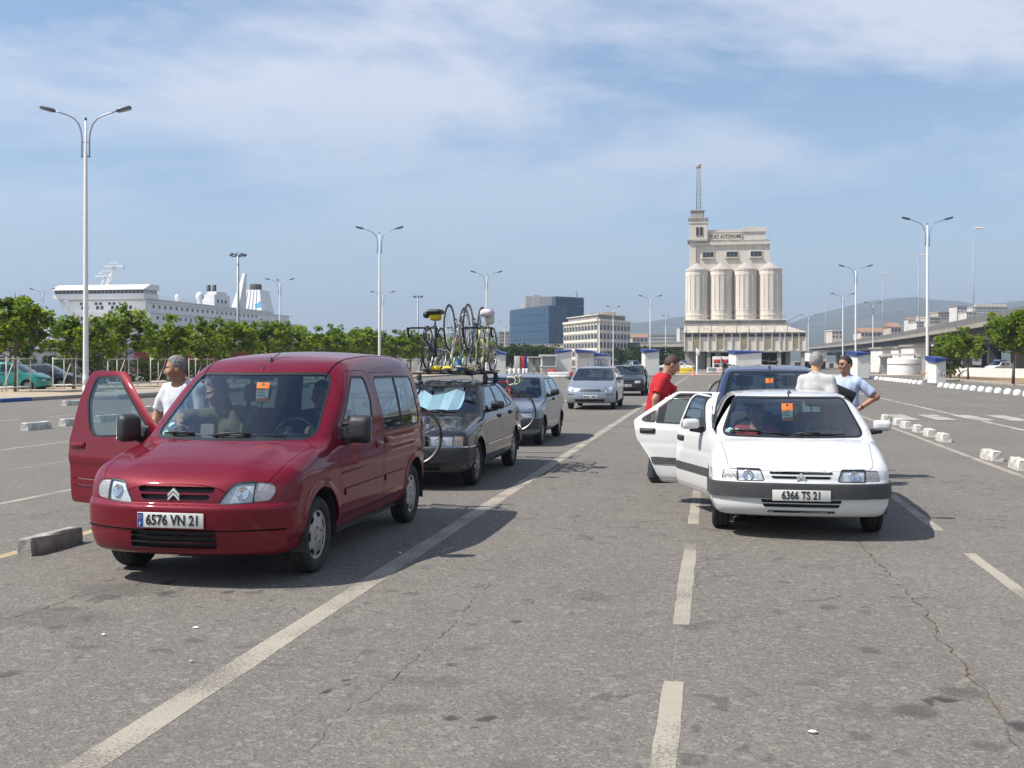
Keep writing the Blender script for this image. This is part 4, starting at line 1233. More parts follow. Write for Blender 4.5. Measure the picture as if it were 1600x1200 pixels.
def silo():
    X0, X1, Y0 = -5.2, 12.7, 202.0
    cx = (X0 + X1) / 2
    t = thing('grain_silo', 'pale concrete grain silo with four round bins, a tower and a lattice mast', 'silo', (cx, Y0, 0))
    w2 = (X1 - X0) / 2
    xr = 16.6 - cx                        # the base runs out to the right
    D = 15.0
    # ground floor: piers and a set-back wall
    b = MB()
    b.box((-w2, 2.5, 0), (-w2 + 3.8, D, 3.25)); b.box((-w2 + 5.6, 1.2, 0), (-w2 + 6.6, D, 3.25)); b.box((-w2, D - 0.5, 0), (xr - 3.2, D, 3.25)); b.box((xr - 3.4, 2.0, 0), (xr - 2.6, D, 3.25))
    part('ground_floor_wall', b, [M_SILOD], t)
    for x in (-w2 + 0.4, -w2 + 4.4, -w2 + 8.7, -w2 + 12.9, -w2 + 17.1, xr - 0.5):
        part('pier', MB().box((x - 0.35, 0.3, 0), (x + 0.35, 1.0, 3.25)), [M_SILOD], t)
    for x in (-w2 + 4.35, -w2 + 8.7, -w2 + 13.0, -w2 + 17.3):
        part('corbel', MB().rbox((x, -0.12, 3.28), (0.42, 0.4, 0.34), 0.12), [mat('corbel_white', (0.62, 0.60, 0.56), 0.8, var=0.3, scale=3)], t)
    # first storey band: wall, mullions and windows
    part('storey_wall', MB().box((-w2, 0.25, 3.40), (xr, D, 6.75)), [M_STOREY], t)
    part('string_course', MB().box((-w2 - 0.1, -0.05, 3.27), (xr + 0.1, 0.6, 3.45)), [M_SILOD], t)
    bays = [-w2, -w2 + 1.44, -w2 + 2.85, -w2 + 4.35, -w2 + 5.75, -w2 + 7.2, -w2 + 8.6, -w2 + 10.1, -w2 + 11.5, -w2 + 12.95, -w2 + 14.35, -w2 + 15.8, -w2 + 17.2, -w2 + 18.1, -w2 + 19.4, -w2 + 20.6, xr]
    for i, x in enumerate(bays):
        part('mullion', MB().box((x - 0.11, 0.02, 3.46), (x + 0.11, 0.30, 6.72)), [M_STOREY], t)
        if i < len(bays) - 1:
            xa, xb = x + 0.13, bays[i + 1] - 0.13
            big = i in (1, 4, 7, 10, 14)
            if i == 3: xb = xa + 0.75
            z0 = 4.05 if big else 6.0
            o = part('window', MB().box((xa, 0.13, z0), (xb, 0.32, 6.62)), [M_SILO], t)
            part('pane', MB().box((xa + 0.06, 0.10, 6.02), (xb - 0.06, 0.14, 6.56)), [M_PANE], o)
            if big or i == 3: part('blind', MB().box((xa + 0.06, 0.095, z0 + 0.1), (xb - 0.06, 0.14, 5.92)), [M_BOARD], o)
    part('left_side_ledge', MB().box((-w2 - 0.35, 1.5, 4.2), (-w2, D - 1, 6.6)), [M_SILOD], t)
    # sloping skirt roof
    zb, zt = 6.78, 8.15
    b = MB(); b.add([(-w2 - 0.2, -0.25, zb), (xr + 0.25, -0.25, zb), (xr + 0.25, D + 0.2, zb), (-w2 - 0.2, D + 0.2, zb), (-w2 - 0.1, 1.5, zt), (w2 + 0.3, 1.5, zt), (w2 + 0.3, D - 1.5, zt), (-w2 - 0.1, D - 1.5, zt)], [(3, 2, 1, 0), (4, 5, 6, 7), (0, 1, 5, 4), (1, 2, 6, 5), (2, 3, 7, 6), (3, 0, 4, 7)])
    part('skirt_roof', b, [mat('skirt_roof_buff', (0.50, 0.44, 0.38), 0.9, var=0.6, scale=1.0)], t)
    for k in range(9):
        x = -w2 + 0.3 + k * 2.28
        part('roof_rib', MB().tube([(x, -0.28, zb + 0.05), (x - 0.05, 1.45, zt + 0.06)], 0.07, 6), [M_SILOD], t)
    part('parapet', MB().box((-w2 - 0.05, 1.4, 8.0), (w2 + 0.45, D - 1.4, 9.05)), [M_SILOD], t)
    part('parapet_cap', MB().box((-w2 - 0.25, 1.2, 9.06), (w2 + 0.8, D - 1.2, 9.26)), [M_SILO], t)
    b = MB()
    for z in (9.75, 10.05): b.tube([(-w2 - 0.1, 1.35, z), (w2 + 0.6, 1.35, z)], 0.025, 5)
    for k in range(16): b.tube([(-w2 + k * 1.22, 1.35, 9.2), (-w2 + k * 1.22, 1.35, 10.05)], 0.025, 5)
    part('railing', b, [M_SILOD], t)
    part('canopy', MB().add([(w2 + 0.7, 2.0, 8.6), (w2 + 2.9, 2.6, 10.0), (w2 + 2.9, 4.0, 10.0), (w2 + 0.7, 4, 8.6), (w2 + 0.7, 2.0, 8.75), (w2 + 2.9, 2.6, 10.15), (w2 + 2.9, 4.0, 10.15), (w2 + 0.7, 4, 8.75)], [(3, 2, 1, 0), (4, 5, 6, 7), (0, 1, 5, 4), (1, 2, 6, 5), (2, 3, 7, 6), (3, 0, 4, 7)]), [M_SILOD], t)
    # four faceted bins with cone lids, two deep
    r = (X1 - X0) / 8
    for row in (0, 1):
        for k in range(4):
            x = -w2 + r + 2 * r * k; y = 2.0 + r + row * 2 * r
            if row: y = 2.0 + 3.2 * r
            def ring(rr, z, n=16): return [(x + rr * math.cos(2 * math.pi * (i + 0.5) / n), y + rr * math.sin(2 * math.pi * (i + 0.5) / n), z) for i in range(n)]
            b = MB(); n = 16; lv = [(r * 0.985, 9.2), (r * 0.985, 9.95), (r * 1.0, 10.0), (r * 1.0, 10.2), (r * 0.975, 10.3), (r * 0.975, 10.95), (r * 0.99, 11.0), (r * 0.99, 11.12), (r * 0.975, 11.15), (r * 0.975, 17.5), (r * 0.99, 17.55), (r * 0.99, 17.7), (r * 0.965, 18.4), (r * 1.005, 18.45), (r * 1.005, 18.7)]
            vs = [p for q in lv for p in ring(*q)]
            b.add(vs, [[i * n + j, i * n + (j + 1) % n, (i + 1) * n + (j + 1) % n, (i + 1) * n + j] for i in range(len(lv) - 1) for j in range(n)])
            # thin vertical ribs on the facet edges
            for j in range(n):
                a = 2 * math.pi * (j + 0.5) / n; px, py = x + r * 0.98 * math.cos(a), y + r * 0.98 * math.sin(a)
                b.box((px - 0.05, py - 0.05, 11.15), (px + 0.05, py + 0.05, 17.5))
            o = part('bin', b, [M_SILO], t)
            c = MB(); rg_ = ring(r * 1.02, 18.7) + [(x, y, 20.1)]
            c.add(rg_, [[i, (i + 1) % n, n] for i in range(n)] + [list(range(n))[::-1]])
            part('cone_roof', c, [M_SILOC], o)
    part('bin_backing_wall', MB().box((-w2 + 0.4, 2.0 + r * 1.05, 9.3), (w2 - 0.4, D - 2.6, 18.4)), [M_SILO], t)
    # head house over the bins
    hx0, hx1 = -w2 + 2.0, w2 - 2.2
    part('head_house', MB().box((hx0, 2.0 + 1.75 * r, 18.5), (hx1, D - 2.5, 23.75)), [M_SILO], t)
    part('head_ledge', MB().box((hx0 - 0.05, 2.0 + 1.6 * r, 23.55), (hx1 + 0.12, D - 2.4, 24.05)), [M_SILO], t)
    part('cornice', MB().box((hx0 + 0.0, 2.0 + 1.68 * r, 24.07), (hx1 - 0.05, D - 2.5, 24.42)), [M_SILOD], t)
    yf = 2.0 + 1.75 * r
    for k in range(3):
        xa = -w2 + 3.15 + 4.45 * k
        o = part('window', MB().box((xa, yf - 0.12, 21.05), (xa + 2.3, yf + 0.05, 22.35)), [M_SILO], t)
        part('pane', MB().box((xa + 0.14, yf - 0.15, 21.3), (xa + 2.16, yf - 0.1, 22.25)), [M_PANE], o)
        b = MB()
        for q in (0.33, 0.66): b.box((xa + 0.14 + 2.02 * q - 0.03, yf - 0.18, 21.3), (xa + 0.14 + 2.02 * q + 0.03, yf - 0.13, 22.25))
        part('glazing_bar', b, [M_SILOD], o)
        part('sill', MB().box((xa - 0.1, yf - 0.3, 20.9), (xa + 2.4, yf, 21.05)), [M_SILOD], o)
    ux0, ux1 = -w2 + 4.2, hx1 - 0.75
    part('upper_block', MB().box((ux0, yf + 0.25, 24.4), (ux1, D - 3, 26.1)), [M_SILO], t)
    part('upper_parapet', MB().box((ux0 - 0.02, yf + 0.10, 25.95), (ux0 + 6.6, D - 2.9, 26.45)), [M_SILO], t)
    part('upper_parapet', MB().box((ux0 + 6.62, yf + 0.05, 25.98), (ux1 + 0.12, D - 2.9, 26.8)), [M_SILO], t)
    o = part('sign_panel', MB().box((ux0 + 0.22, yf + 0.08, 24.5), (ux0 + 6.4, yf + 0.24, 25.75)), [mat('sign_cream', (0.66, 0.60, 0.50), 0.8, var=0.4, scale=1.2)], t)
    put_text('PORT AUTONOME', M_INKB, o, (ux0 + 3.35, yf + 0.07, 25.13), 1.0, 'lettering', 0.66, 0.018, ext=0.01, spacing=1.08)
    # stair tower at the left
    tx0, tx1 = -w2 + 0.75, -w2 + 4.2
    part('tower_base', MB().box((tx0, yf - 0.35, 18.5), (hx0 - 0.003, D - 5, 24.24)), [M_SILO], t); part('tower', MB().box((tx0, yf - 0.35, 24.245), (tx1 - 0.1, D - 5, 27.7)), [M_SILO], t)
    part('tower_ledge', MB().box((tx0 - 0.35, yf - 0.7, 24.25), (tx1 + 0.02, D - 4.7, 24.6)), [M_SILOD], t)
    part('tower_top', MB().box((tx0 - 0.05, yf - 0.45, 27.72), (tx1 - 0.02, D - 4.9, 28.45)), [M_SILO], t)
    part('tower_cornice', MB().box((tx0 - 0.2, yf - 0.6, 28.46), (tx1 + 0.1, D - 4.8, 28.75)), [M_SILOD], t)
    part('plant_room', MB().box((tx0 + 0.35, yf, 28.76), (tx1 - 0.85, D - 5.4, 30.1)), [M_SILOC], t)
    part('plant_room_roof', MB().box((tx0 + 0.2, yf - 0.15, 30.1), (tx1 - 0.7, D - 5.3, 30.28)), [M_SILOD], t)
    for k in (0, 1):
        xa = tx0 + 1.25 + 0.72 * k
        o = part('window', MB().box((xa, yf - 0.45, 25.35), (xa + 0.58, yf - 0.2, 27.05)), [M_SILO], t)
        part('pane', MB().box((xa + 0.05, yf - 0.48, 25.4), (xa + 0.53, yf - 0.44, 27.0)), [M_PANE], o)
    # lattice mast
    mx_, my_ = tx0 + 1.75, yf + 1.6
    b = MB(); z = 30.3; zt = 38.6
    for sx in (-1, 1):
        for sy in (-1, 1): b.tube([(mx_ + sx * 0.42, my_ + sy * 0.42, z), (mx_ + sx * 0.36, my_ + sy * 0.36, zt)], 0.055, 5)
    nseg = 11
    for i in range(nseg):
        za, zb2 = z + (zt - z) * i / nseg, z + (zt - z) * (i + 1) / nseg
        for (ax_, ay_, bx_, by_) in ((-1, -1, 1, -1), (1, 1, -1, 1), (-1, 1, -1, -1), (1, -1, 1, 1)):
            f = 0.39
            b.tube([(mx_ + ax_ * f, my_ + ay_ * f, za), (mx_ + bx_ * f, my_ + by_ * f, zb2)], 0.035, 4)
            b.tube([(mx_ + ax_ * f, my_ + ay_ * f, zb2), (mx_ + bx_ * f, my_ + by_ * f, zb2)], 0.03, 4)
    part('lattice_mast', b, [mat('mast_pale', (0.26, 0.25, 0.25), 0.6, 0.2, var=0.4, scale=2)], t)
    part('beacon_box', MB().rbox((mx_, my_, 39.0), (0.95, 0.95, 0.85), 0.12), [mat('beacon_white', (0.48, 0.46, 0.45), 0.6, var=0.4, scale=3)], t)
    part('roof_vent', MB().tube([(tx1 - 0.9, yf + 0.3, 28.8), (tx1 - 0.9, yf + 0.3, 29.9), (tx1 - 0.55, yf + 0.3, 30.2)], 0.16, 8), [M_SILOD], t)
silo()

# ------------------------------------------------------------------ office blocks
def facade_frame(p0, p1):
    """matrix: local x runs along the wall from p0 to p1, local -y looks out of it"""
    d = (p1 - p0); d.z = 0; ln = d.length; d.normalize()
    n = Vector((d.y, -d.x, 0))
    return Matrix(((d.x, -n.x, 0, p0.x), (d.y, -n.y, 0, p0.y), (0, 0, 1, 0), (0, 0, 0, 1))), ln
M_BLUEG = mat('blue_curtain_glass', (0.034, 0.090, 0.150), 0.16, 0.35, var=0.5, scale=0.10, tint=(0.03, 0.085, 0.15))
M_BLUEG2 = mat('blue_curtain_glass_shaded', (0.025, 0.070, 0.125), 0.16, 0.35, var=0.4, scale=0.12, tint=(0.02, 0.05, 0.09))  # darker copy for the right-hand faces, their shade put into the colour
M_SPAN = mat('spandrel_blue', (0.035, 0.085, 0.15), 0.3, 0.2, var=0.4, scale=0.2)
def box_from(pts, z0, z1):
    return MB().prism([(p.x, p.y) for p in pts], z0, z1)
def curtain(t, p0, p1, z0, z1, nf, mglass):
    M, ln = facade_frame(p0, p1)
    n = max(2, int(ln / 4.2))
    fh = (z1 - z0) / nf
    for i in range(nf):
        b = MB(); b.box((0.02, -0.16, z0 + i * fh + 0.10), (ln - 0.02, -0.02, z0 + (i + 1) * fh - 0.75), 0, M)
        band = b.build('glass_band', [mglass], t)
        m = MB()
        for k in range(n + 1):
            x = ln * k / n; m.box((max(0.03, x - 0.06), -0.22, z0 + i * fh + 0.1), (min(ln - 0.03, x + 0.06), -0.163, z0 + (i + 1) * fh - 0.75), 0, M)
        m.build('mullion', [M_SPAN], band)
def blue_office():
    A, B, C_ = at(858, 420), at(797, 462), at(912, 455)
    t = thing('office_building', 'dark blue glass office block with grey plant boxes on its roof', 'building', (0, 0, 0))
    H = 23.2
    D_ = A + (B - A) + (at(886, 430) - A)
    E = at(886, 432)
    b = box_from([A, E, D_ , B][::-1], 0, H); b.build('wall', [M_SPAN], t)
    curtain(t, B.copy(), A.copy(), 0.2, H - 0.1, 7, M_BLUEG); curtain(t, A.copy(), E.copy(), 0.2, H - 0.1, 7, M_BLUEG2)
    F, G_ = at(868, 452), at(912, 462)
    Hh = 28.6
    off = (B - A) * 0.6
    b = box_from([F, G_, G_ + off, F + off][::-1], 0, Hh); b.build('tower_wall', [M_SPAN], t)
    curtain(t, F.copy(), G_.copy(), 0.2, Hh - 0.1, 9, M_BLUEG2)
    pl = mat('roof_plant_grey', (0.42, 0.41, 0.40), 0.7, var=0.3, scale=0.3)
    for (px0, px1, d, yt) in ((815, 821, 448, 472), (821, 834, 444, 463), (834, 845, 440, 461), (841, 862, 436, 463.5)):
        p0, p1 = at(px0, d), at(px1, d); off2 = (p1 - p0).cross(Vector((0, 0, -1))).normalized() * 7
        box_from([p0, p1, p1 + off2, p0 + off2], H, hz(yt, d)).build('roof_plant', [pl if px0 != 815 else mat('roof_plant_white', (0.7, 0.7, 0.68), 0.7, var=0.2, scale=0.3)], t)
    p = at(902, 456); MB().tube([p + Vector((0, 0, Hh)), p + Vector((-0.8, 0, Hh + 4))], 0.18, 6).build('roof_aerial', [M_MAST], t)
blue_office()
M_CREAM = mat('cream_facade', (0.76, 0.72, 0.63), 0.8, var=0.4, scale=0.3, tint=(0.64, 0.59, 0.50))
M_CREAMS = mat('cream_panel', (0.68, 0.64, 0.56), 0.8, var=0.4, scale=0.4)
def pale_office():
    A, B, E = at(935, 330), at(882, 364), at(983, 350)
    H = 14.3
    t = thing('office_building', 'cream office block of five storeys with rows of small windows', 'building', (0, 0, 0))
    D_ = B + (E - A)
    box_from([A, E, D_, B][::-1], 0, H).build('wall', [M_CREAMS], t)
    for (p0, p1, n, first) in ((B, A, 11, True), (A, E, 9, False)):
        M, ln = facade_frame(p0.copy(), p1.copy())
        w = ln / n
        for k in range(n + 1):
            x = w * k
            f = MB(); f.box((max(0.02, x - 0.14 if first else x - 0.24), -0.42, 0.3), (min(ln - 0.02, x + 0.14 if first else x + 0.24), -0.02, H - (0.6 if first else -0.1)), 0, M); f.build('fin', [M_CREAM], t)
        rows = 5; fh = 2.75
        for r_ in range(rows):
            z0 = H - 1.1 - fh * (r_ + 1) + 0.55
            bnd = MB(); bnd.box((0.03, -0.30, z0 - 0.82), (ln - 0.03, -0.03, z0 - 0.04), 0, M); bnd.build('spandrel', [M_CREAM], t)
            for k in range(n):
                xa, xb = w * k + (0.42 if first else 0.40), w * (k + 1) - (0.42 if first else 0.40)
                fr = MB(); fr.box((xa - 0.1, -0.20, z0), (xb + 0.1, -0.04, z0 + 1.75), 0, M); fo = fr.build('window', [M_CREAMS], t)
                pn = MB(); pn.box((xa, -0.235, z0 + 0.08), (xb, -0.203, z0 + 1.62), 0, M); pn.build('pane', [M_PANE], fo)
        cp = MB(); cp.box((-0.2, -0.6, H - 0.55), (ln + 0.2, -0.06, H + 0.12), 0, M); cp.build('cornice', [M_CREAM], t)
    rf = A.lerp(D_, 0.5)
    def inner(q, k): return q.lerp(rf, k)
    box_from([inner(p, 0.12) for p in (A, E, D_, B)][::-1], H, H + 1.5).build('roof_storey', [mat('roof_storey_grey', (0.30, 0.28, 0.26), 0.8, var=0.4, scale=0.4)], t)
    box_from([inner(p, 0.06) for p in (A, E, D_, B)][::-1], H + 1.5, H + 1.75).build('roof_slab', [M_CREAMS], t)
    pk = mat('pink_plant', (0.44, 0.34, 0.29), 0.8, var=0.4, scale=0.5)
    for (px0, px1, d, yt) in ((921, 938, 346, 489), (939, 962, 343, 487.5), (945, 975, 352, 492)):
        p0, p1 = at(px0, d), at(px1, d); off2 = (p1 - p0).cross(Vector((0, 0, -1))).normalized() * 4
        box_from([p0, p1, p1 + off2, p0 + off2], H + 1.75, hz(yt, d)).build('roof_plant', [pk], t)
pale_office()

# ------------------------------------------------------------------ elevated roads
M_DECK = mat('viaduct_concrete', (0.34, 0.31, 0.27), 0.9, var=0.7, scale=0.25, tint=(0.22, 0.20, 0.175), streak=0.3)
M_DECKD = mat('viaduct_shaded_concrete', (0.055, 0.050, 0.046), 0.9, var=0.6, scale=0.2)  # concrete darkened: the shade under the deck is put into the colour
M_RAILING = mat('viaduct_barrier', (0.17, 0.165, 0.16), 0.8, var=0.5, scale=0.5)
def viaduct(label, pts, width, thick, zdeck, piers, side=1, rail=1.1, name='flyover'):
    t = thing(name, label, 'flyover', (0, 0, 0))
    P = [Vector((p.x, p.y, 0)) for p in pts]
    def sweep(o0, o1, z0, z1, nm, m):
        b = MB(); vs = []
        for i, p in enumerate(P):
            d = (P[min(i + 1, len(P) - 1)] - P[max(i - 1, 0)]).normalized(); n = Vector((d.y, -d.x, 0)) * side
            zz = zdeck(i / (len(P) - 1)) if callable(zdeck) else zdeck
            for o, z in ((o0, z0), (o1, z0), (o1, z1), (o0, z1)): vs.append(p + n * o + Vector((0, 0, zz + z)))
        n_ = len(P)
        fs = [[4 * i + j, 4 * i + (j + 1) % 4, 4 * (i + 1) + (j + 1) % 4, 4 * (i + 1) + j] for i in range(n_ - 1) for j in range(4)]
        fs += [[0, 1, 2, 3][::-1], [4 * (n_ - 1) + j for j in range(4)]]
        b.add(vs, fs); b.build(nm, [m], t)
    sweep(0.0, -width, -0.35, 0, 'deck', M_DECK)
    sweep(0.14, -0.18, -0.42, 0.42, 'edge_beam', M_DECK)
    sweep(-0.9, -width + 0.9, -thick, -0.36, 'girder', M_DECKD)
    sweep(-0.02, -0.10, 0.43, 0.43 + rail, 'barrier', M_RAILING); sweep(-width + 0.1, -width + 0.02, 0.0, 0.43 + rail, 'barrier', M_RAILING)
    for (k, ww, lamp) in piers:
        i = min(int(k * (len(P) - 1)), len(P) - 2); f = k * (len(P) - 1) - i
        p = P[i].lerp(P[i + 1], f); d = (P[i + 1] - P[i]).normalized(); n = Vector((d.y, -d.x, 0)) * side
        zz = (zdeck(k) if callable(zdeck) else zdeck) - thick
        for o in ((-2.5, -width + 2.5) if width < 20 else (-2.5, -12, -22, -width + 2.5)):
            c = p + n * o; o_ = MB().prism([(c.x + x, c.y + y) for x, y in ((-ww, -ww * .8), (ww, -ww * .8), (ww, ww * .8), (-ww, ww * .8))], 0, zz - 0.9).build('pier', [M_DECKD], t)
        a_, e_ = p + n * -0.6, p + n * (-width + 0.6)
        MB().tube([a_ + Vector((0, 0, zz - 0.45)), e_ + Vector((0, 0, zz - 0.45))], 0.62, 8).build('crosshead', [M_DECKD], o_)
        if lamp:
            q = p + n * 0.0 + Vector((0, 0, zz - 0.35))
            MB().lathe([(0.0, 0.45), (0.18, 0.4), (0.42, 0.0), (0.30, -0.12), (0.0, -0.15)], 12, 0, 'z', q).build('bearing_cap', [mat('bearing_cap_grey', (0.58, 0.56, 0.52), 0.7, var=0.3, scale=2)], o_)
    return t
A0, A1 = at(1880, 95), at(1262, 610)
fly = [A0.lerp(A1, k / 24) + Vector((8, 4, 0)) * math.sin(math.pi * k / 24) for k in range(25)]
def flydeck(k): return 8.35
viaduct('long grey concrete flyover rising across the right side on round-headed piers', fly, 34, 2.9, flydeck, [(0.03, 0.8, 1), (0.075, 0.8, 1), (0.12, 0.8, 1), (0.165, 0.8, 1), (0.21, 0.8, 1), (0.26, 0.8, 1), (0.32, 0.8, 1), (0.39, 0.8, 1), (0.47, 0.8, 0), (0.56, 0.8, 0), (0.67, 0.8, 0), (0.8, 0.8, 0), (0.93, 0.8, 0)], side=-1, rail=1.3)
B0, B1 = at(1085, 330), at(760, 400)
ovp = [B0.lerp(B1, k / 16) for k in range(17)]
viaduct('thin distant concrete overpass running behind the booths left of the silo', ovp, 11, 1.1, 6.3, [(0.03 + 0.11 * k, 0.6, 0) for k in range(9)], side=-1, rail=0.7)
def highway_lamp(px, d, yt, label):
    p = at(px, d); z0 = 8.3
    t = thing('highway_lamp', label, 'street lamp', (p.x, p.y, z0), 0, 'thin tall lamps on the flyover')
    h = hz(yt, d) - z0
    MB().lathe([(0.13, 0), (0.07, h), (0, h)], 8).build('post', [M_MAST], t)
    b = MB(); b.tube([(-0.1, 0, h - 0.1), (1.1, 0.2, h + 0.12)], 0.06, 6); b.rbox((0.9, 0.15, h + 0.15), (1.5, 0.45, 0.22), 0.08); b.build('lamp_head', [mat('lamp_head_white', (0.68, 0.67, 0.64), 0.5, var=0.2, scale=2)], t)
for (px, d, yt, lab) in ((1521, 175, 358, 'tallest thin lamp standing on the flyover above the apartment block'), (1436, 225, 400, 'thin tall flyover lamp left of the white lamp post on the domes'), (1379, 285, 428, 'thin tall flyover lamp between two double-armed lamps'), (1290, 420, 461, 'thin faint lamp at the far left end of the flyover')):
    highway_lamp(px, d, yt, lab)

# ------------------------------------------------------------------ far town on the right and left
M_TOWN = [mat('town_cream', (0.62, 0.55, 0.46), 0.9, var=0.4, scale=0.2), mat('town_pale', (0.66, 0.62, 0.57), 0.9, var=0.4, scale=0.2), mat('town_buff', (0.50, 0.42, 0.34), 0.9, var=0.4, scale=0.2), mat('town_pink', (0.55, 0.44, 0.38), 0.9, var=0.4, scale=0.2)]
M_TILE = mat('roof_tile', (0.34, 0.19, 0.12), 0.9, var=0.5, scale=0.6)
def block(px0, px1, d, yt, yb, label, mi=0, rows=3, cols=6, roof='flat', depth=14, name='apartment_block', red=False):
    a, e = at(px0, d), at(px1, d)
    t = thing(name, label, 'building', (0, 0, 0))
    z1 = hz(yt, d); z0 = min(0, hz(yb, d)) if yb > 555 else hz(yb + 12, d)
    M, ln = facade_frame(a.copy(), e.copy())
    MB().box((0, 0, z0), (ln, depth, z1), 0, M).build('wall', [M_TOWN[mi]], t)
    zb = hz(yb, d); fh = (z1 - zb) / rows
    for r_ in range(rows):
        for k in range(cols):
            w = ln / cols; xa = w * k + w * 0.24
            MB().box((xa, -0.12, zb + fh * r_ + fh * 0.28), (xa + w * 0.52, 0.05, zb + fh * r_ + fh * 0.78), 0, M).build('window', [M_PANE], t)
    if roof == 'flat':
        MB().box((-0.4, -0.4, z1), (ln + 0.4, depth, z1 + 0.5), 0, M).build('roof', [M_TOWN[(mi + 1) % 4] if not red else mat('red_roof_band', (0.42, 0.16, 0.12), 0.8, var=0.3, scale=0.4)], t)
    else:
        b = MB(); v = [M @ Vector(q) for q in ((-0.5, -0.5, z1), (ln + 0.5, -0.5, z1), (ln + 0.5, depth, z1), (-0.5, depth, z1), (-0.5, depth / 2, z1 + depth * 0.2), (ln + 0.5, depth / 2, z1 + depth * 0.2))]
        b.add(v, [(0, 1, 5, 4), (2, 3, 4, 5), (0, 4, 3), (1, 2, 5), (3, 2, 1, 0)]); b.build('roof', [M_TILE], t)
    return t
block(1495, 1511, 780, 479, 497, 'pale tower block with a reddish roof edge above the flyover at right', 1, 3, 3, red=True)
o = block(1523, 1574, 800, 480, 497, 'long white terraced apartment block above the flyover near the right edge', 1, 4, 12)
for k in range(8): 
    a = at(1525 + 6.2 * k, 800); MB().box((a.x, a.y, hz(480, 800) + 0.5), (a.x + 2.0, a.y + 6, hz(476.5, 800) + 0.5)).build('roof_turret', [M_TOWN[0]], o)
block(1466, 1483, 700, 488, 500, 'stepped cream house with a dark roof storey left of the tower block', 2, 3, 4)
block(1452, 1470, 680, 496, 506, 'low cream building beneath the stepped house above the flyover', 0, 2, 6)
block(1432, 1444, 640, 503, 512, 'small pale house just left of the tall white lamp above the flyover', 1, 2, 3)
block(1510, 1525, 760, 488, 498, 'white house with balconies between tower block and terraced block', 1, 2, 4)
block(1300, 1316, 600, 517, 529, 'cream house with two window rows at the far end of the flyover', 0, 2, 3)
block(1345, 1400, 640, 519, 527, 'long low cream shed above the flyover behind the lamp posts', 0, 1, 9, roof='gable', name='shed')
block(1392, 1408, 620, 511, 521, 'small tile-roofed house above the flyover left of the thin lamp', 3, 1, 3, roof='gable', name='house')
block(1010, 1055, 820, 523, 533, 'long pale apartment block on the low hill left of the silo', 1, 2, 14)
block(988, 1012, 760, 527, 536, 'brownish warehouse roof left of the long pale block', 2, 1, 4, roof='gable', name='warehouse')
block(1062, 1072, 800, 512, 530, 'pale tower partly hidden by the left side of the silo', 1, 5, 3)
block(780, 796, 700, 519, 545, 'hazy grey tower block left of the blue glass office', 2, 5, 4)
rg = random.Random(44)
for k in range(10):
    px = 1420 + 19 * k + rg.uniform(-4, 4)
    block(px, px + rg.uniform(6, 12), 900 + 20 * k, 497 - 0.05 * (px - 1420) + rg.uniform(-3, 3), 508 - 0.05 * (px - 1420), 'small pale hillside house above the flyover, %s from the left' % ORD[k], rg.randrange(4), 1, 2, 'flat' if k % 2 else 'gable', 10, 'house')['group'] = 'hillside houses above the flyover'
# beneath the flyover: pale walls, a tank, sheds
def shed(px0, px1, d, yt, label, col, name='shed', roofc=None, depth=5.0, cat='building', doorx=None):
    a, e = at(px0, d), at(px1, d); M, ln = facade_frame(a.copy(), e.copy()); t = thing(name, label, cat, (0, 0, 0)); z1 = hz(yt, d)
    MB().box((0, 0, 0), (ln, depth, z1), 0, M).build('wall', [col], t)
    MB().box((-0.25, -0.3, z1), (ln + 0.25, depth + 0.2, z1 + 0.22), 0, M).build('roof', [roofc or M_KERB], t)
    MB().box((ln * 0.25, -0.06, 0.0), (ln * 0.25 + min(1.1, ln * 0.3), 0.02, min(2.1, z1 * 0.8)), 0, M).build('door', [M_PANE], t)
    return t
M_WHW = mat('whitewash', (0.70, 0.69, 0.66), 0.8, var=0.4, scale=0.8, tint=(0.5, 0.48, 0.44))
M_DKB = mat('dark_blue_paint', (0.03, 0.05, 0.12), 0.6, var=0.3, scale=1)
shed(1266, 1292, 240, 549, 'white shed beneath the flyover right of the silo', M_WHW)
shed(1379, 1392, 150, 545, 'narrow white building beneath the flyover by the round tank', M_WHW)
shed(1404, 1418, 160, 544, 'small white hut with a sign under the flyover', M_WHW, name='hut')
shed(1428, 1446, 150, 541, 'white trailer-like shed under the flyover left of the tall lamp', M_WHW)
shed(1252, 1290, 215, 566, 'low dark blue container in front of the white shed right of the silo', M_DKB, name='container', cat='container')
p = at(1412, 118)
t = thing('water_tank', 'round white tank under the flyover behind the toll area', 'tank', p)
MB().lathe([(1.72, 0), (1.72, 1.75), (1.66, 1.85), (0, 2.0)], 28).build('tank_wall', [M_WHW], t)
MB().lathe([(1.76, 1.2), (1.78, 1.25), (1.76, 1.3)], 28).build('tank_hoop', [M_KERB], t)
def gantry(px0, px1, d, yt, label):
    a, e = at(px0, d), at(px1, d); M, ln = facade_frame(a.copy(), e.copy()); t = thing('shelter', label, 'shelter', (0, 0, 0)); z1 = hz(yt, d)
    MB().box((0, 0, z1 - 0.18), (ln, 2.2, z1), 0, M).build('roof', [M_WHW], t)
    for x in (0.25, ln * 0.35, ln - 0.25): MB().tube([M @ Vector((x, 1, 0)), M @ Vector((x, 1, z1 - 0.15))], 0.1, 8).build('post', [M_WHW], t)
    MB().box((0.4, 1.6, 0.3), (ln * 0.3, 1.75, z1 - 0.3), 0, M).build('panel', [mat('shelter_panel', (0.45, 0.47, 0.46), 0.4, var=0.3, scale=1)], t)
    return t
gantry(1376, 1438, 120, 553, 'thin flat-roofed shelter in front of the round white tank')
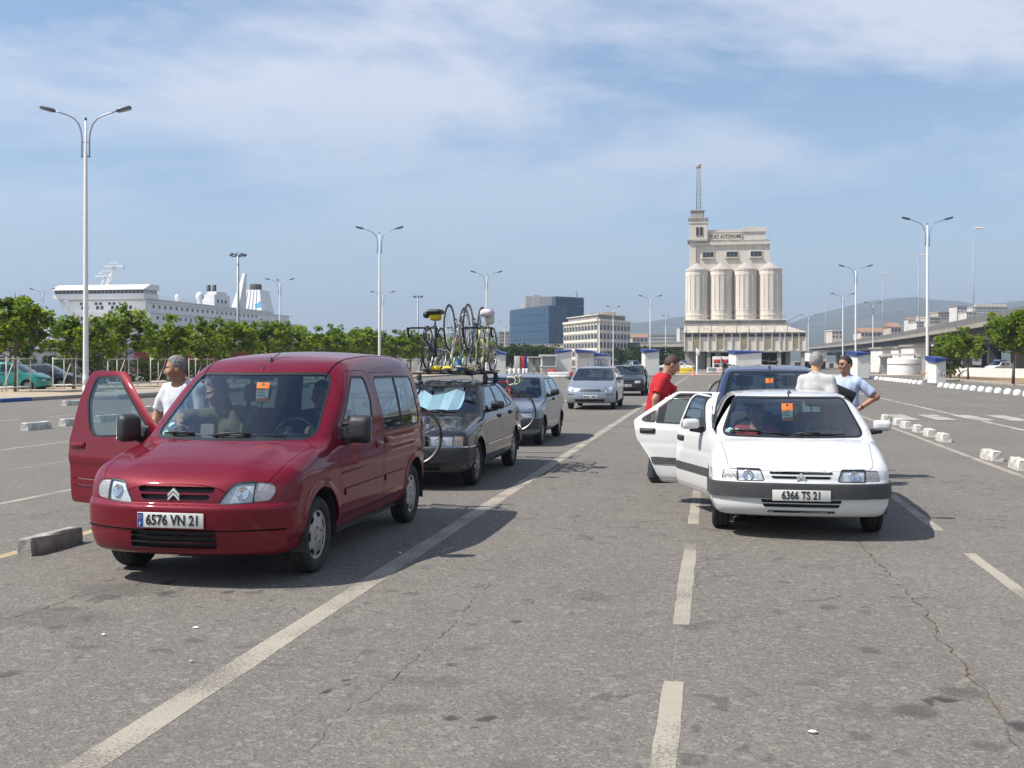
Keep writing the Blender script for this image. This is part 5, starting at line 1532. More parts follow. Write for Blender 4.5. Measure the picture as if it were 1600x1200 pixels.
# wall below the flyover
def wall(px0, d0, px1, d1, h, label, m, name='wall', th=0.3):
    a, e = at(px0, d0), at(px1, d1); M, ln = facade_frame(a.copy(), e.copy()); o = MB().box((0, 0, 0), (ln, th, h), 0, M).build(name, [m]); return tag(o, label, 'wall')
wall(1493, 106, 1640, 88, 0.95, 'low whitewashed wall running behind the trees at right', M_WHW)
wall(1280, 260, 1480, 150, 1.0, 'low pale wall beneath the flyover left of the tall lamp', M_KERB)

# ------------------------------------------------------------------ toll booths and the things around them
M_BOOTH = mat('booth_white', (0.72, 0.71, 0.67), 0.7, var=0.35, scale=1.2, tint=(0.56, 0.54, 0.50))
M_BOOTHG = mat('booth_grey', (0.50, 0.48, 0.45), 0.7, var=0.35, scale=1.2)
M_BLUE = mat('booth_blue', (0.018, 0.045, 0.20), 0.5, var=0.3, scale=1)
def booth(px0, px1, d, yt, yt2, label, col=M_BOOTH, depth=3.0, hatch=False, rz=0):
    """white booth with a slanted blue roof: left edge height yt, right edge height yt2"""
    a, e = at(px0, d), at(px1, d); M, ln = facade_frame(a.copy(), e.copy()); t = thing('toll_booth', label, 'booth', (0, 0, 0), 0, 'white booths with slanted blue roofs')
    z0, z1 = hz(yt, d), hz(yt2, d)
    b = MB(); vs = [M @ Vector(q) for q in ((0, 0, 0.1), (ln, 0, 0.1), (ln, depth, 0.1), (0, depth, 0.1), (0, 0, z0), (ln, 0, z1), (ln, depth, z1 + 0.15), (0, depth, z0 + 0.15))]
    b.add(vs, [(3, 2, 1, 0), (4, 5, 6, 7), (0, 1, 5, 4), (1, 2, 6, 5), (2, 3, 7, 6), (3, 0, 4, 7)]); b.build('wall', [col], t)
    b = MB(); up = 0.30
    vs = [M @ Vector(q) for q in ((-0.12, -0.12, z0 - 0.05), (ln + 0.12, -0.12, z1 + 0.02), (ln + 0.12, depth + 0.1, z1 + 0.17), (-0.12, depth + 0.1, z0 + 0.12), (-0.12, -0.12, z0 + up), (ln + 0.12, -0.12, z1 + 0.10), (ln + 0.12, depth + 0.1, z1 + 0.28), (-0.12, depth + 0.1, z0 + up + 0.15))]
    b.add(vs, [(3, 2, 1, 0), (4, 5, 6, 7), (0, 1, 5, 4), (1, 2, 6, 5), (2, 3, 7, 6), (3, 0, 4, 7)]); b.build('roof', [M_BLUE], t)
    if hatch:
        o = MB().box((ln * 0.2, -0.05, 1.0), (ln * 0.8, 0.0, min(z0, z1) - 0.35), 0, M).build('window', [M_BOOTHG], t)
        MB().box((ln * 0.24, -0.07, 1.05), (ln * 0.76, -0.052, min(z0, z1) - 0.4), 0, M).build('pane', [mat('booth_glass', (0.30, 0.33, 0.35), 0.1, var=0.4, scale=2)], o)
    return t
booth(776, 790, 112, 553, 554, 'white booth with slanted blue roof behind the roof bicycles')
booth(870, 893, 122, 552, 549, 'white booth with slanted blue roof beside the kiosk, left of centre')
booth(902, 928, 126, 550.5, 551, 'greyish booth with blue roof between the white booth and the glazed one', M_BOOTHG)
booth(929, 954, 128, 556, 556, 'glazed white booth with a flat blue roof edge', M_BOOTH, 3, True)
booth(1008, 1030, 112, 551, 549, 'tall white booth with blue roof right of the black hatchback')
booth(1150, 1190, 118, 553, 551, 'wide white booth with blue roof in front of the silo', depth=4)
booth(1340, 1358, 95, 556, 553, 'white booth with blue roof right of the man in sunglasses')
o = booth(1463, 1478, 74, 566, 563, 'small white cabinet with slanted blue top and graffiti before the bush', depth=1.6)
gr = MB()
a, e = at(1463, 74), at(1478, 74); M_, ln_ = facade_frame(a.copy(), e.copy())
for k in range(5): gr.tube([M_ @ Vector((0.12 + 0.1 * k, -0.012, 0.75 + 0.12 * ((k * 7) % 3))), M_ @ Vector((0.2 + 0.09 * k, -0.012, 0.55 + 0.1 * (k % 2)))], 0.018, 4)
gr.build('graffiti', [mat('graffiti_grey', (0.22, 0.22, 0.24), 0.8, var=0.3, scale=4)], o)
# kiosk with a window left of the booth, glass shelter left of that
def kiosk():
    d = 120; a, e = at(846, d), at(870, d); M, ln = facade_frame(a.copy(), e.copy())
    t = thing('kiosk', 'white kiosk with a wide window under a flat roof', 'kiosk', (0, 0, 0))
    z1 = hz(554, d)
    MB().box((0, 0, 0.1), (ln, 2.6, 0.95), 0, M).build('base_wall', [M_BOOTHG], t)
    MB().box((-0.1, -0.3, 0.95), (ln, 2.6, 1.05), 0, M).build('counter', [M_BOOTH], t)
    MB().box((0, 0.02, 1.05), (0.12, 2.6, z1 - 0.2), 0, M).build('post', [M_BOOTH], t); MB().box((ln - 0.2, 0.02, 1.05), (ln, 2.6, z1 - 0.2), 0, M).build('post', [M_BOOTH], t)
    MB().box((0.13, 0.3, 1.05), (ln - 0.21, 2.5, z1 - 0.21), 0, M).build('window', [mat('kiosk_glass', (0.34, 0.37, 0.38), 0.08, var=0.4, scale=2)], t)
    MB().box((-0.2, -0.4, z1 - 0.2), (ln, 2.8, z1), 0, M).build('roof', [M_BOOTH], t)
kiosk()
def glass_shelter():
    d = 124; a, e = at(824, d), at(845, d); M, ln = facade_frame(a.copy(), e.copy()); z1 = hz(557, d)
    t = thing('bus_shelter', 'greenish glass shelter with a flat roof left of the kiosk', 'shelter', (0, 0, 0))
    MB().box((0, -0.4, z1 - 0.14), (ln, 1.8, z1), 0, M).build('roof', [M_BOOTHG], t)
    for x in (0.1, ln * 0.5, ln - 0.1): MB().tube([M @ Vector((x, 1.5, 0.1)), M @ Vector((x, 1.5, z1 - 0.1))], 0.05, 6).build('post', [M_STEEL], t)
    for k in (0, 1): MB().box((0.14 + k * ln * 0.5, 1.48, 0.3), (ln * 0.5 - 0.1 + k * ln * 0.5, 1.51, z1 - 0.25), 0, M).build('glass_panel', [mat('shelter_glass', (0.28, 0.36, 0.34), 0.1, var=0.3, scale=1)], t)
    MB().box((0.3, 1.0, 0.5), (ln - 0.3, 1.4, 0.56), 0, M).build('bench', [M_STEEL], t)
glass_shelter()
# blue frame between the booths
d = 118; a, e = at(919, d), at(943, d); M_, ln_ = facade_frame(a.copy(), e.copy()); t = thing('railing', 'blue tubular railing in front of the greyish booth', 'railing', (0, 0, 0))
b = MB()
for z in (0.2, 0.9, 1.75): b.tube([M_ @ Vector((0, 0, z)), M_ @ Vector((ln_, 0, z))], 0.035, 5)
for k in range(5): b.tube([M_ @ Vector((ln_ * k / 4, 0, 0)), M_ @ Vector((ln_ * k / 4, 0, 1.75))], 0.035, 5)
b.build('tube_frame', [mat('railing_blue', (0.06, 0.14, 0.32), 0.5, var=0.3, scale=2)], t)
# water-filled road barriers: red, white, yellow
def barrier(px, d, label, col, l=1.6, rz=0.0, h=0.8):
    b = MB(); b.rbox((0, 0, h * 0.2), (l, 0.48, h * 0.4), 0.06); b.rbox((0, 0, h * 0.62), (l * 0.97, 0.26, h * 0.75), 0.06)
    for s_ in (-1, 1): b.rbox((s_ * l * 0.3, 0, h * 0.9), (l * 0.2, 0.2, h * 0.25), 0.04)
    o = b.build('road_barrier', [col], None, at(px, d, 0.0), (0, 0, rz)); return tag(o, label, 'barrier', 'plastic road barriers')
M_BR = mat('barrier_red', (0.50, 0.05, 0.04), 0.6, var=0.3, scale=2); M_BY = mat('barrier_yellow', (0.70, 0.52, 0.05), 0.6, var=0.4, scale=2); M_BW = mat('barrier_white', (0.70, 0.69, 0.66), 0.6, var=0.4, scale=2)
barrier(862, 105, 'red plastic barrier at the left end of the white one before the kiosk', M_BR, 0.9)
barrier(873, 103, 'long white barrier lying before the white booth', M_BW, 2.2, h=0.55)
barrier(886, 108, 'red and low barrier piece right of the long white one', M_BR, 1.2, h=0.5)
barrier(1073, 128, 'yellow plastic barrier left of the silo entrance', M_BY, 1.7)
barrier(1262, 105, 'yellow barrier behind the grey-haired man', M_BY, 2.2, h=0.9)
barrier(1112, 130, 'white barrier by the silo entrance, left of two', M_BW, 1.3, 0.6)
barrier(1122, 132, 'pinkish barrier by the silo entrance, right of two', mat('barrier_pink', (0.58, 0.42, 0.38), 0.6, var=0.4, scale=2), 1.3, -0.4)
barrier(1098, 122, 'low grey concrete barrier by the white post before the silo', M_KERB, 3.6, h=0.35)
b = MB(); b.lathe([(0.22, 0), (0.22, 0.03), (0.13, 0.05), (0.03, 0.75), (0, 0.76)], 14); tag(b.build('traffic_cone', [mat('cone_orange', (0.75, 0.18, 0.03), 0.6, var=0.3, scale=4)], None, at(1083, 116)), 'orange traffic cone right of the yellow barrier', 'traffic cone')
b = MB(); b.lathe([(0.10, 0), (0.09, 3.0), (0, 3.02)], 10); b.rbox((0.1, -0.1, 2.5), (0.4, 0.08, 0.5), 0.03); tag(b.build('sign_post', [M_WHW], None, at(1089, 120)), 'white sign post before the dark opening of the silo', 'sign post')
def fuel_stand(px, d, label, c2):
    t = thing('vending_stand', label, 'stand', at(px, d))
    MB().rbox((0, 0, 1.1), (1.2, 0.7, 2.2), 0.05).build('cabinet', [M_BOOTH], t); MB().rbox((0, -0.36, 1.55), (0.9, 0.05, 0.5), 0.02).build('red_panel', [c2], t); MB().rbox((0, -0.36, 0.9), (0.7, 0.04, 0.5), 0.02).build('screen', [M_PANE], t)
fuel_stand(1120, 150, 'white cabinet with a red panel inside the silo gateway, left one', M_BR); fuel_stand(1133, 150, 'white cabinet with a red panel inside the silo gateway, right one', M_BR)
# bollards and people-sized posts by the left booths
for i, px in enumerate((797, 804, 811, 818, 823)):
    b = MB(); b.lathe([(0.16, 0), (0.16, 0.75), (0.10, 0.85), (0, 0.88)], 10); tag(b.build('bollard', [M_BW], None, at(px, 108)), 'short white bollard below the dark pines, %s from the left' % ORD[i], 'bollard', 'white bollards below the pines')
for i, (px, c, lab) in enumerate(((808, M_BOOTHG, 'grey board standing below the dark pines'), (815, M_BR, 'red board standing below the dark pines'), (820, M_BLUE, 'blue board standing below the dark pines'))):
    b = MB(); b.rbox((0, 0, 1.2), (0.75, 0.12, 2.0), 0.03); b.tube([(0, 0, 0), (0, 0, 0.3)], 0.05, 6); tag(b.build('notice_board', [c], None, at(px, 135)), lab, 'board')
p = at(1458, 79); b = MB(); b.box((-0.07, -0.07, 0), (0.07, 0.07, 1.1)); b.box((-0.45, -0.075, 0.35), (0.5, 0.075, 0.48)); tag(b.build('wooden_cross_post', [M_BW], None, p), 'white post with a crosspiece right of the tall lamp base', 'post')

# ------------------------------------------------------------------ the ship
M_SHIP = mat('ship_white', (0.74, 0.74, 0.74), 0.5, var=0.3, scale=0.25, tint=(0.58, 0.58, 0.58))
M_SHIPG = mat('ship_grey', (0.42, 0.43, 0.45), 0.6, var=0.3, scale=0.3)  # plain grey of the bridge window band and funnel ribs
M_SHIPR = mat('ship_red', (0.30, 0.03, 0.025), 0.6, var=0.4, scale=0.2, tint=(0.20, 0.025, 0.02))
def ship():
    t = thing('ferry', 'large white ferry with a wide bridge and a white funnel beyond the trees', 'ship', (-182, 300, 0))
    # local: x across (port -, starboard +), y aft
    hw = 13.5
    def hull(z0, z1, k0, k1, nm, m):
        ys = [(-26, 0.0), (-20, 0.35), (-10, 0.78), (0, 0.97), (20, 1.0), (120, 1.0), (134, 0.9)]
        lo = [(hw * w * k0, y) for y, w in ys]; up = [(hw * w * k1, y * (1 if y > 0 else 1.15)) for y, w in ys]
        n = len(ys); vs = []
        for z, ring in ((z0, lo), (z1, up)):
            vs += [(x, y, z) for x, y in ring] + [(-x, y, z) for x, y in ring[::-1]]
        m2 = 2 * n
        MB().add(vs, [list(range(m2))[::-1], [m2 + i for i in range(m2)]] + [[i, (i + 1) % m2, m2 + (i + 1) % m2, m2 + i] for i in range(m2)]).build(nm, [m], t)
    hull(-3, 4.4, 0.93, 0.97, 'lower_hull', M_SHIPR); hull(4.4, 13.0, 0.97, 1.0, 'hull', M_SHIP)
    decks = [(13.0, 16.4, 2, 124, 13.3), (16.4, 19.6, 0, 112, 13.0), (19.6, 20.6, 0, 96, 12.6)]
    for i, (z0, z1, y0, y1, w) in enumerate(decks):
        MB().box((-w, y0, z0 + 0.02), (w, y1, z1), 0).build('deckhouse', [M_SHIP], t)
        MB().box((-w - 0.5, y0 - 0.6, z1 - 0.22), (w + 0.5, y1 + 1.5, z1 + 0.05), 0).build('deck_edge', [M_SHIP], t)
        n = 22
        if i < 2:
            for k in range(n):
                y = y0 + 4 + k * 3.6
                o = MB().box((w - 0.05, y, z0 + 1.3), (w + 0.06, y + 1.1, z0 + 2.3)).build('window', [M_PANE], t)
    # front windows in pairs
    for (z, xs) in ((17.2, (-8.5, -3.5, 1.5, 6.0)), (14.0, (-10, -5.5, -1.0, 3.5, 8)), (18.6, (-9.0, -4.0, 0.5))):
        for x in xs:
            for q in (0, 1.5): MB().box((x + q, (0 if z > 16 else 2) - 0.09, z), (x + q + 0.95, (0 if z > 16 else 2) + 0.05, z + 1.1)).build('window', [M_PANE], t)
    MB().box((-6, 1.9, 10.6), (-1, 2.6, 11.4)).build('name_board', [mat('name_board_red', (0.45, 0.12, 0.10), 0.6, var=0.3, scale=1)], t)
    # bridge with wings
    MB().box((-16.6, -2.2, 20.4), (13.6, 6.5, 21.9)).build('bridge_wing', [M_SHIP], t)
    MB().box((-16.3, -1.9, 21.92), (13.3, 6.2, 23.05)).build('bridge_window_band', [M_SHIPG], t)
    for k in range(23):
        x = -16.1 + k * 1.29
        MB().box((x, -2.0, 22.0), (x + 1.0, -1.85, 22.95)).build('bridge_window', [M_PANE], t)
    b = MB(); vs = []
    for y, z in ((-3.0, 23.05), (-2.6, 23.25), (1.2, 24.8), (6.4, 24.8), (6.6, 23.05)):
        vs += [(-16.9, y, z), (13.9, y, z)]
    b.add(vs, [[2 * i, 2 * i + 1, 2 * i + 3, 2 * i + 2] for i in range(4)] + [[8, 9, 1, 0], [0, 2, 4, 6, 8], [1, 3, 5, 7, 9][::-1]]); b.build('bridge_roof', [M_SHIP], t)
    for sx in (-1, 1): MB().tube([(sx * 13.2, -0.3, 16.4), (sx * 14.0 - 1, -0.8, 20.5)], 0.55, 8).build('wing_strut', [M_SHIP], t)
    # radar mast
    b = MB(); b.tube([(2.2, 3.5, 24.8), (4.2, 4.5, 31.0)], [0.75, 0.45], 8); b.tube([(0.2, 3.5, 24.8), (1.2, 4, 28.0)], 0.3, 6)
    b.box((-1.8, 3.2, 27.6), (3.8, 5.0, 27.85)); b.box((1.2, 3.2, 30.6), (7.6, 5.0, 30.9)); b.box((0.0, 3.4, 29.2), (4.2, 4.8, 29.4))
    b.tube([(4.4, 4.4, 31), (4.6, 4.4, 33.0)], 0.12, 5); b.tube([(7.2, 4.2, 30.7), (7.2, 4.2, 28.6)], 0.2, 5); b.box((-1.0, 3.6, 28.5), (1.8, 4.0, 28.8)); b.box((2.6, 3.6, 31.6), (5.8, 4.0, 31.85))
    b.build('radar_mast', [M_SHIP], t).location.x = -4.0
    # superstructure aft, dome, exhausts, fin, funnel
    MB().lathe([(0, 1.5), (0.9, 1.2), (1.4, 0.3), (1.35, -0.6), (0.8, -1.3), (0.6, -2.6)], 18, 0, 'z', (12.0, 37, 23.3)).build('radome', [M_SHIP], t)
    MB().lathe([(0, 1.0), (0.7, 0.7), (0.9, 0), (0.6, -0.8), (0.4, -2.4)], 14, 0, 'z', (7.5, 30, 22.6)).build('radome', [M_SHIP], t)
    MB().box((6.4, 46, 20.6), (12.8, 58, 24.5)).build('exhaust_house', [M_SHIP], t); MB().box((9.0, 48, 24.5), (12.6, 56, 25.6)).build('exhaust_house', [M_SHIP], t)
    for q in (0, 2.1): MB().lathe([(0.72, 24.5), (0.72, 28.0), (0.5, 28.1)], 12, 0, 'z', (8.2 + q, 51, 0)).build('exhaust_pipe', [M_BLACK], t)
    for k in range(3): MB().box((12.7, 48 + 3 * k, 21.6), (12.86, 49.4 + 3 * k, 22.8)).build('window', [M_PANE], t)
    b = MB(); b.add([(9.2, 64, 17), (12.6, 64, 17), (12.6, 72, 17), (9.2, 72, 17), (12.2, 70.2, 33.6), (13.0, 70.2, 33.6), (13.0, 71.6, 33.6), (12.2, 71.6, 33.6)], [(3, 2, 1, 0), (4, 5, 6, 7), (0, 1, 5, 4), (1, 2, 6, 5), (2, 3, 7, 6), (3, 0, 4, 7)]); b.build('mast_fin', [M_SHIP], t)
    fx, fy = 3.8, 100
    b = MB(); b.add([(fx - 4.6, fy - 6, 17), (fx + 5.4, fy - 6, 17), (fx + 5.4, fy + 8, 17), (fx - 4.6, fy + 8, 17), (fx - 2.9, fy - 3, 29.4), (fx + 3.2, fy - 3, 29.4), (fx + 3.2, fy + 6, 29.4), (fx - 2.9, fy + 6, 29.4)], [(3, 2, 1, 0), (4, 5, 6, 7), (0, 1, 5, 4), (1, 2, 6, 5), (2, 3, 7, 6), (3, 0, 4, 7)]); f_ = b.build('funnel', [M_SHIP], t)
    for k in range(4): MB().tube([(fx - 2.6 + 1.7 * k, fy - 6.1 + 0.2, 18), (fx - 1.8 + 1.25 * k, fy - 3.15, 29.2)], 0.14, 5).build('funnel_rib', [M_SHIPG], f_)
    MB().lathe([(2.3, 29.4), (2.3, 31.6), (1.9, 31.8), (0, 31.8)], 16, 0, 'z', (fx + 0.2, fy, 0)).build('funnel_cap', [mat('funnel_soot', (0.05, 0.045, 0.045), 0.8, var=0.4, scale=1)], f_)
    w = MB(); pts = [(fx + 2.6, 22.2), (fx + 4.6, 22.6), (fx + 4.3, 24.6), (fx + 3.6, 25.0), (fx + 3.0, 24.0), (fx + 1.4, 23.6)]
    w.add([(x, fy - 6 + 3 * (z - 17) / 12.4 - 0.1, z) for x, z in pts], [list(range(6))]); w.build('funnel_emblem', [mat('emblem_blue', (0.06, 0.32, 0.55), 0.6, var=0.2, scale=0.8)], f_)
    b = MB()
    for y in range(0, 120, 4): b.tube([(13.4, y, 20.6 if y < 96 else 19.6), (13.4, y, 21.6 if y < 96 else 20.6)], 0.05, 4)
    for z in (21.1, 21.6): b.tube([(13.4, 0, z), (13.4, 96, z)], 0.05, 4)
    b.build('railing', [M_SHIP], t)
ship()
# quay sheds seen between the trunks
shed(-20, 32, 120, 548, 'brown-roofed white quay shed at the left picture edge', M_WHW, roofc=M_TILE, depth=12)
shed(38, 82, 150, 551, 'pale blue-grey quay shed behind the first street tree', mat('shed_bluegrey', (0.34, 0.38, 0.44), 0.7, var=0.3, scale=0.5), depth=10)
shed(128, 205, 140, 546, 'grey panelled quay wall behind the second and third street trees', mat('shed_grey', (0.36, 0.36, 0.40), 0.7, var=0.4, scale=0.4), depth=1.2)
shed(210, 480, 150, 549, 'long dark red quay shed showing beneath the tree crowns', M_SHIPR, depth=10, roofc=mat('shed_roof_red', (0.26, 0.03, 0.025), 0.7, var=0.3, scale=0.4))
# ------------------------------------------------------------------ the cars
def build_car(s):
    """one car from its description: shell, panels, glass, lamps, wheels, cabin"""
    root = thing(s['name'], s['label'], s['cat'], (s['X'], s['Y'], 0), s.get('rz', 0), s.get('group'))
    sh = Shell(s['shell'], s['h'])
    sp = s['shell']; L = sp['L']; W = sp['W']
    P = s['paint']; fine = s.get('fine', 1)
    trim = s.get('trim', M_TRIM)
    # bumper bands, then panels, then openings
    bandpred = lambda c, n: (c.y < s.get('band_y', (0.55, L - 0.5))[0] or c.y > s.get('band_y', (0.55, L - 0.5))[1]) and n.z < 0.9 and abs(c.x) <= W + .1
    if 'band' in s:
        z0, z1 = s['band']
        sh.cut('bumper', [(-W - .2, z0), (W + .2, z0), (W + .2, z1), (-W - .2, z1)], 'front', bandpred)
    if 'btrim' in s:
        sh.cut('btrim', [(-W - .2, s['btrim'][0]), (W + .2, s['btrim'][0]), (W + .2, s['btrim'][1]), (-W - .2, s['btrim'][1])], 'front', lambda c, n: c.y < 0.55 and n.z < 0.9)
    if 'hood' in s:
        sh.cut('bonnet', rpoly(s['hood'], 0.06, 3), 'top', lambda c, n: n.z > 0.25 and c.z > s.get('hood_z', 0.55) and c.y < s['hood_y'])
    # wheel arches
    for yw in sp['axles']:
        poly = [(yw + sp['arch'] * math.cos(a), sp['r'] + 0.01 + sp['arch'] * math.sin(a)) for a in [2 * math.pi * k / 32 for k in range(32)]]
        poly = [(y, max(z, 0.05)) for y, z in poly]
        if fine < 2: poly = poly[::2]
        sh.cut('arch', poly, 'side', lambda c, n: abs(c.x) > W - 0.30)
    # doors
    dl = s.get('doors', [])
    for d in dl:
        both(sh, d['name'], rpoly(d['poly'], d.get('r', 0.06), 3), ['body', 'bonnet'] if 'hood' in s else ['body'])
    if 'ws_poly' in s:
        wp = rpoly(s['ws_poly'], s.get('ws_r', 0.07), 4)
        pr = lambda c, n: n.y < -0.12 and c.z > sp['belt'] - 0.12 and c.y < sp['ws'][1][0] + 0.35
        sh.cut('ws_seal', grow(wp, 0.018), 'front', pr); sh.cut('ws', wp, 'front', pr)
    if 'rw_poly' in s:
        wp = rpoly(s['rw_poly'], 0.06, 4)
        pr = lambda c, n: n.y > 0.12 and c.z > sp['belt'] - 0.05
        sh.cut('rw_seal', grow(wp, 0.015), 'front', pr); sh.cut('rw', wp, 'front', pr)
    for i, wdw in enumerate(s['windows']):
        wp = rpoly(wdw, s.get('win_r', 0.05), 4)
        both(sh, 'seal%d' % i, grow(wp, s.get('seal_w', 0.016))); both(sh, 'win%d' % i, wp)
    for i, st in enumerate(s.get('strips', [])):
        both(sh, 'strip%d' % i, rpoly(st, 0.012, 2), ['body'] + [d['name'] + e for d in dl for e in ('_r', '_l')])
    # front
    fp = lambda c, n: c.y < s.get('front_y', 0.75) and (n.y < -0.10 or abs(n.x) > 0.5) and abs(c.x) > -1
    for sd in (1, -1):
        hp = rpoly(s['lamp'], s.get('lamp_r', 0.03), 4)
        if sd < 0: hp = mirx(hp)
        px = (lambda sd: lambda c, n: fp(c, n) and c.x * sd > 0.05)(sd)
        nm = 'lamp_r' if sd > 0 else 'lamp_l'
        sh.cut(nm + 's', grow(hp, 0.008), 'front', px); sh.cut(nm, hp, 'front', px)
        if 'ind' in s:
            ip = rpoly(s['ind'], 0.02, 3)
            if sd < 0: ip = mirx(ip)
            sh.cut('ind_r' if sd > 0 else 'ind_l', ip, 'front', px)
    for i, sl in enumerate(s.get('top_slots', [])):
        for e, pl_ in (('r', sl), ('l', mirx(sl))): sh.cut('gutter%d' % i + e, pl_, 'top', lambda c, n: n.z > 0.3 and c.z > sp['belt'] + 0.35)
    for i, sl in enumerate(s.get('slots', [])):
        sh.cut('slot%d' % i, rpoly(sl, s.get('slot_r', 0.02), 3), 'front', fp)
    # ------------- build
    body_mats = [P, M_DARKIN]
    body = sh.build('body', 'body', body_mats, root, gap=0.002, flange=0.02, inner=0.035 if fine else 0, inner_mi=1)
    if 'band' in s:
        for e_ in (1, -1): sh.build('bumper', 'bumper', [trim], root, inset=-0.022, gap=-0.001, flange=0.04, sel=lambda c: (L / 2 - c.y) * e_ > 0)
    if 'btrim' in s: sh.build('bumper_trim', 'btrim', [M_CHROME], root, inset=-0.026, gap=-0.001, flange=0.03)
    if 'hood' in s: sh.build('bonnet', 'bonnet', [P], root, gap=0.003, flange=0.02)
    if 'ws_poly' in s:
        sh.build('window_seal', 'ws_seal', [M_SEAL], root, inset=0.0, gap=0, flange=0.02)
        sh.build('windscreen', 'ws', [s.get('glass', M_GLASS)], root, inset=0.004, gap=-0.004, flange=0)
    if 'rw_poly' in s:
        sh.build('window_seal', 'rw_seal', [M_SEAL], root, gap=0, flange=0.02)
        sh.build('rear_window', 'rw', [M_GLASS], root, inset=0.004, gap=-0.004, flange=0)
    doorobj = {}
    for d in dl:
        for e, sg in (('_r', 1), ('_l', -1)):
            op = d.get('open' + e, 0)
            hy = d.get('hinge', d['poly'][0][0])
            hx = sg * (W - 0.04)
            org = (hx, hy, 0)
            o = sh.build('door', d['name'] + e, [P, M_DARKIN], root, gap=0.0035, flange=0.05 if op else 0.02, inner=0.05 if op else 0, origin=org)
            if o is None: continue
            o.location = org; o.rotation_euler = (0, 0, sg * R(op))
            if op: o['label'] = 'door swung open'
            doorobj[d['name'] + e] = (o, org, d, sg)
            if 'handle' in d:
                yh, zh = d['handle']
                xo = outer_x(sh.f, sg, yh, zh, W)
                b = MB(); b.rbox((xo - hx + sg * 0.008, yh - hy, zh), (0.03, 0.17, 0.042), 0.012, 4)
                b.rbox((xo - hx + sg * 0.004, yh - hy, zh), (0.012, 0.20, 0.06), 0.005, 4)
                b.build('door_handle', [s.get('handle_mat', M_BLACK)], o)
    def owner(yc, zc, e):
        for d in dl:
            if in_poly([q[:2] for q in d['poly']], yc, zc) and d['name'] + e in doorobj: return doorobj[d['name'] + e]
        return None
    for i, wdw in enumerate(s['windows']):
        yc = sum(q[0] for q in wdw) / len(wdw); zc = sum(q[1] for q in wdw) / len(wdw)
        for e in ('_r', '_l'):
            ow = owner(yc, zc, e)
            par, org = (ow[0], ow[1]) if ow else (root, (0, 0, 0))
            sh.build('window_seal', 'seal%d' % i + e, [M_SEAL], par, gap=0, flange=0.02, origin=org)
            sh.build('side_window', 'win%d' % i + e, [M_GLASS], par, inset=0.005, gap=-0.004, flange=0, origin=org)
    for i, st in enumerate(s.get('strips', [])):
        for e in ('_r', '_l'):
            # a strip runs over door and body: one piece per panel it lies on
            ys = [q[0] for q in st]; yc = sum(ys) / len(ys); zc = sum(q[1] for q in st) / len(st)
            ow = owner(yc, zc, e)
            par, org = (ow[0], ow[1]) if ow else (root, (0, 0, 0))
            sh.build('side_moulding', 'strip%d' % i + e, [s.get('strip_mat', trim)], par, inset=-0.012, gap=0.001, flange=0.014, origin=org)
    for e, nm in (('r', 'lamp_r'), ('l', 'lamp_l')):
        o = sh.build('headlight', nm, [M_LENS], root, inset=0.002, gap=-0.001, flange=0)
        if o is None: continue
        sh.build('reflector', nm, [M_REFL], o, inset=0.015, gap=-0.001, flange=-0.013)
        sh.build('lamp_rim', nm + 's', [s.get('lamp_rim', M_SEAL)], o, gap=0, flange=0.03)
        if fine:
            lx = s.get('bulb', None)
            if lx:
                xx, zz = lx; sg = 1 if e == 'r' else -1
                yy = front_y(sh.f, sg * xx, zz, L)
                gn = Vector(grad(sh.f, np.array([[sg * xx, yy, zz]]))[0]).normalized()
                b = MB(); b.lathe([(0.0, -0.013), (0.012, -0.013), (0.016, -0.009), (0.030, -0.011), (0.043, -0.005), (0.047, -0.0035), (0.050, -0.006), (0.050, -0.016)], 18, 0, 'z')
                bo = b.build('bulb_bowl', [M_CHROME], o, (sg * xx, yy, zz)); bo.rotation_euler = gn.to_track_quat('Z', 'Y').to_euler()
        if 'ind' in s:
            oi = sh.build('indicator', 'ind_' + e, [M_LENS], root, inset=0.001, gap=-0.001, flange=0)
            if oi is not None: sh.build('reflector', 'ind_' + e, [s.get('ind_mat', M_CLEARIND)], oi, inset=0.008, gap=-0.001, flange=-0.006)
    for i, sl in enumerate(s.get('slots', [])):
        sh.build('grille', 'slot%d' % i, [M_BLACK], root, inset=0.04, gap=-0.002, flange=-0.045)
    for i, sl in enumerate(s.get('top_slots', [])):
        for e in 'rl': sh.build('roof_gutter', 'gutter%d' % i + e, [M_SEAL], root, inset=0.006, gap=0, flange=-0.007)
    # wheels
    rr = sp['r']
    for k, yw in enumerate(sp['axles']):
        for sg in (1, -1):
            wheel(root, (sg * (W - 0.03 - s.get('tyre_w', 0.175) / 2 - s.get('wheel_in', 0.0)), yw, rr), rr, s.get('tyre_w', 0.175), sg, s.get('wheel', 'holes'), cov=s.get('cov'))
            if fine:
                b = MB(); n = 14; vs = []
                for a in range(n + 1):
                    an = -0.25 + (math.pi + 0.5) * a / n
                    for xx in (W - 0.02, W - 0.26): vs.append((sg * xx, yw + (sp['arch'] + 0.004) * math.cos(an), rr + 0.01 + (sp['arch'] + 0.004) * math.sin(an)))
                b.add(vs, [[2 * i, 2 * i + 1, 2 * i + 3, 2 * i + 2] for i in range(n)], 0, True)
                b.build('wheel_arch_liner', [M_BLACK], root)
    # cabin
    cz = s.get('cabin', {})
    y_d = sp['ws'][0][0]
    zb = sp['belt']
    b = MB(); hw = W - 0.10
    b.rbox((0, y_d + 0.32, zb - 0.16), (2 * hw, 0.5, 0.26), 0.09, 5)
    b.rbox((hw * 0.45, y_d + 0.40, zb - 0.03), (0.42, 0.26, 0.12), 0.05, 4)
    b.build('dashboard', [M_DASH], root)
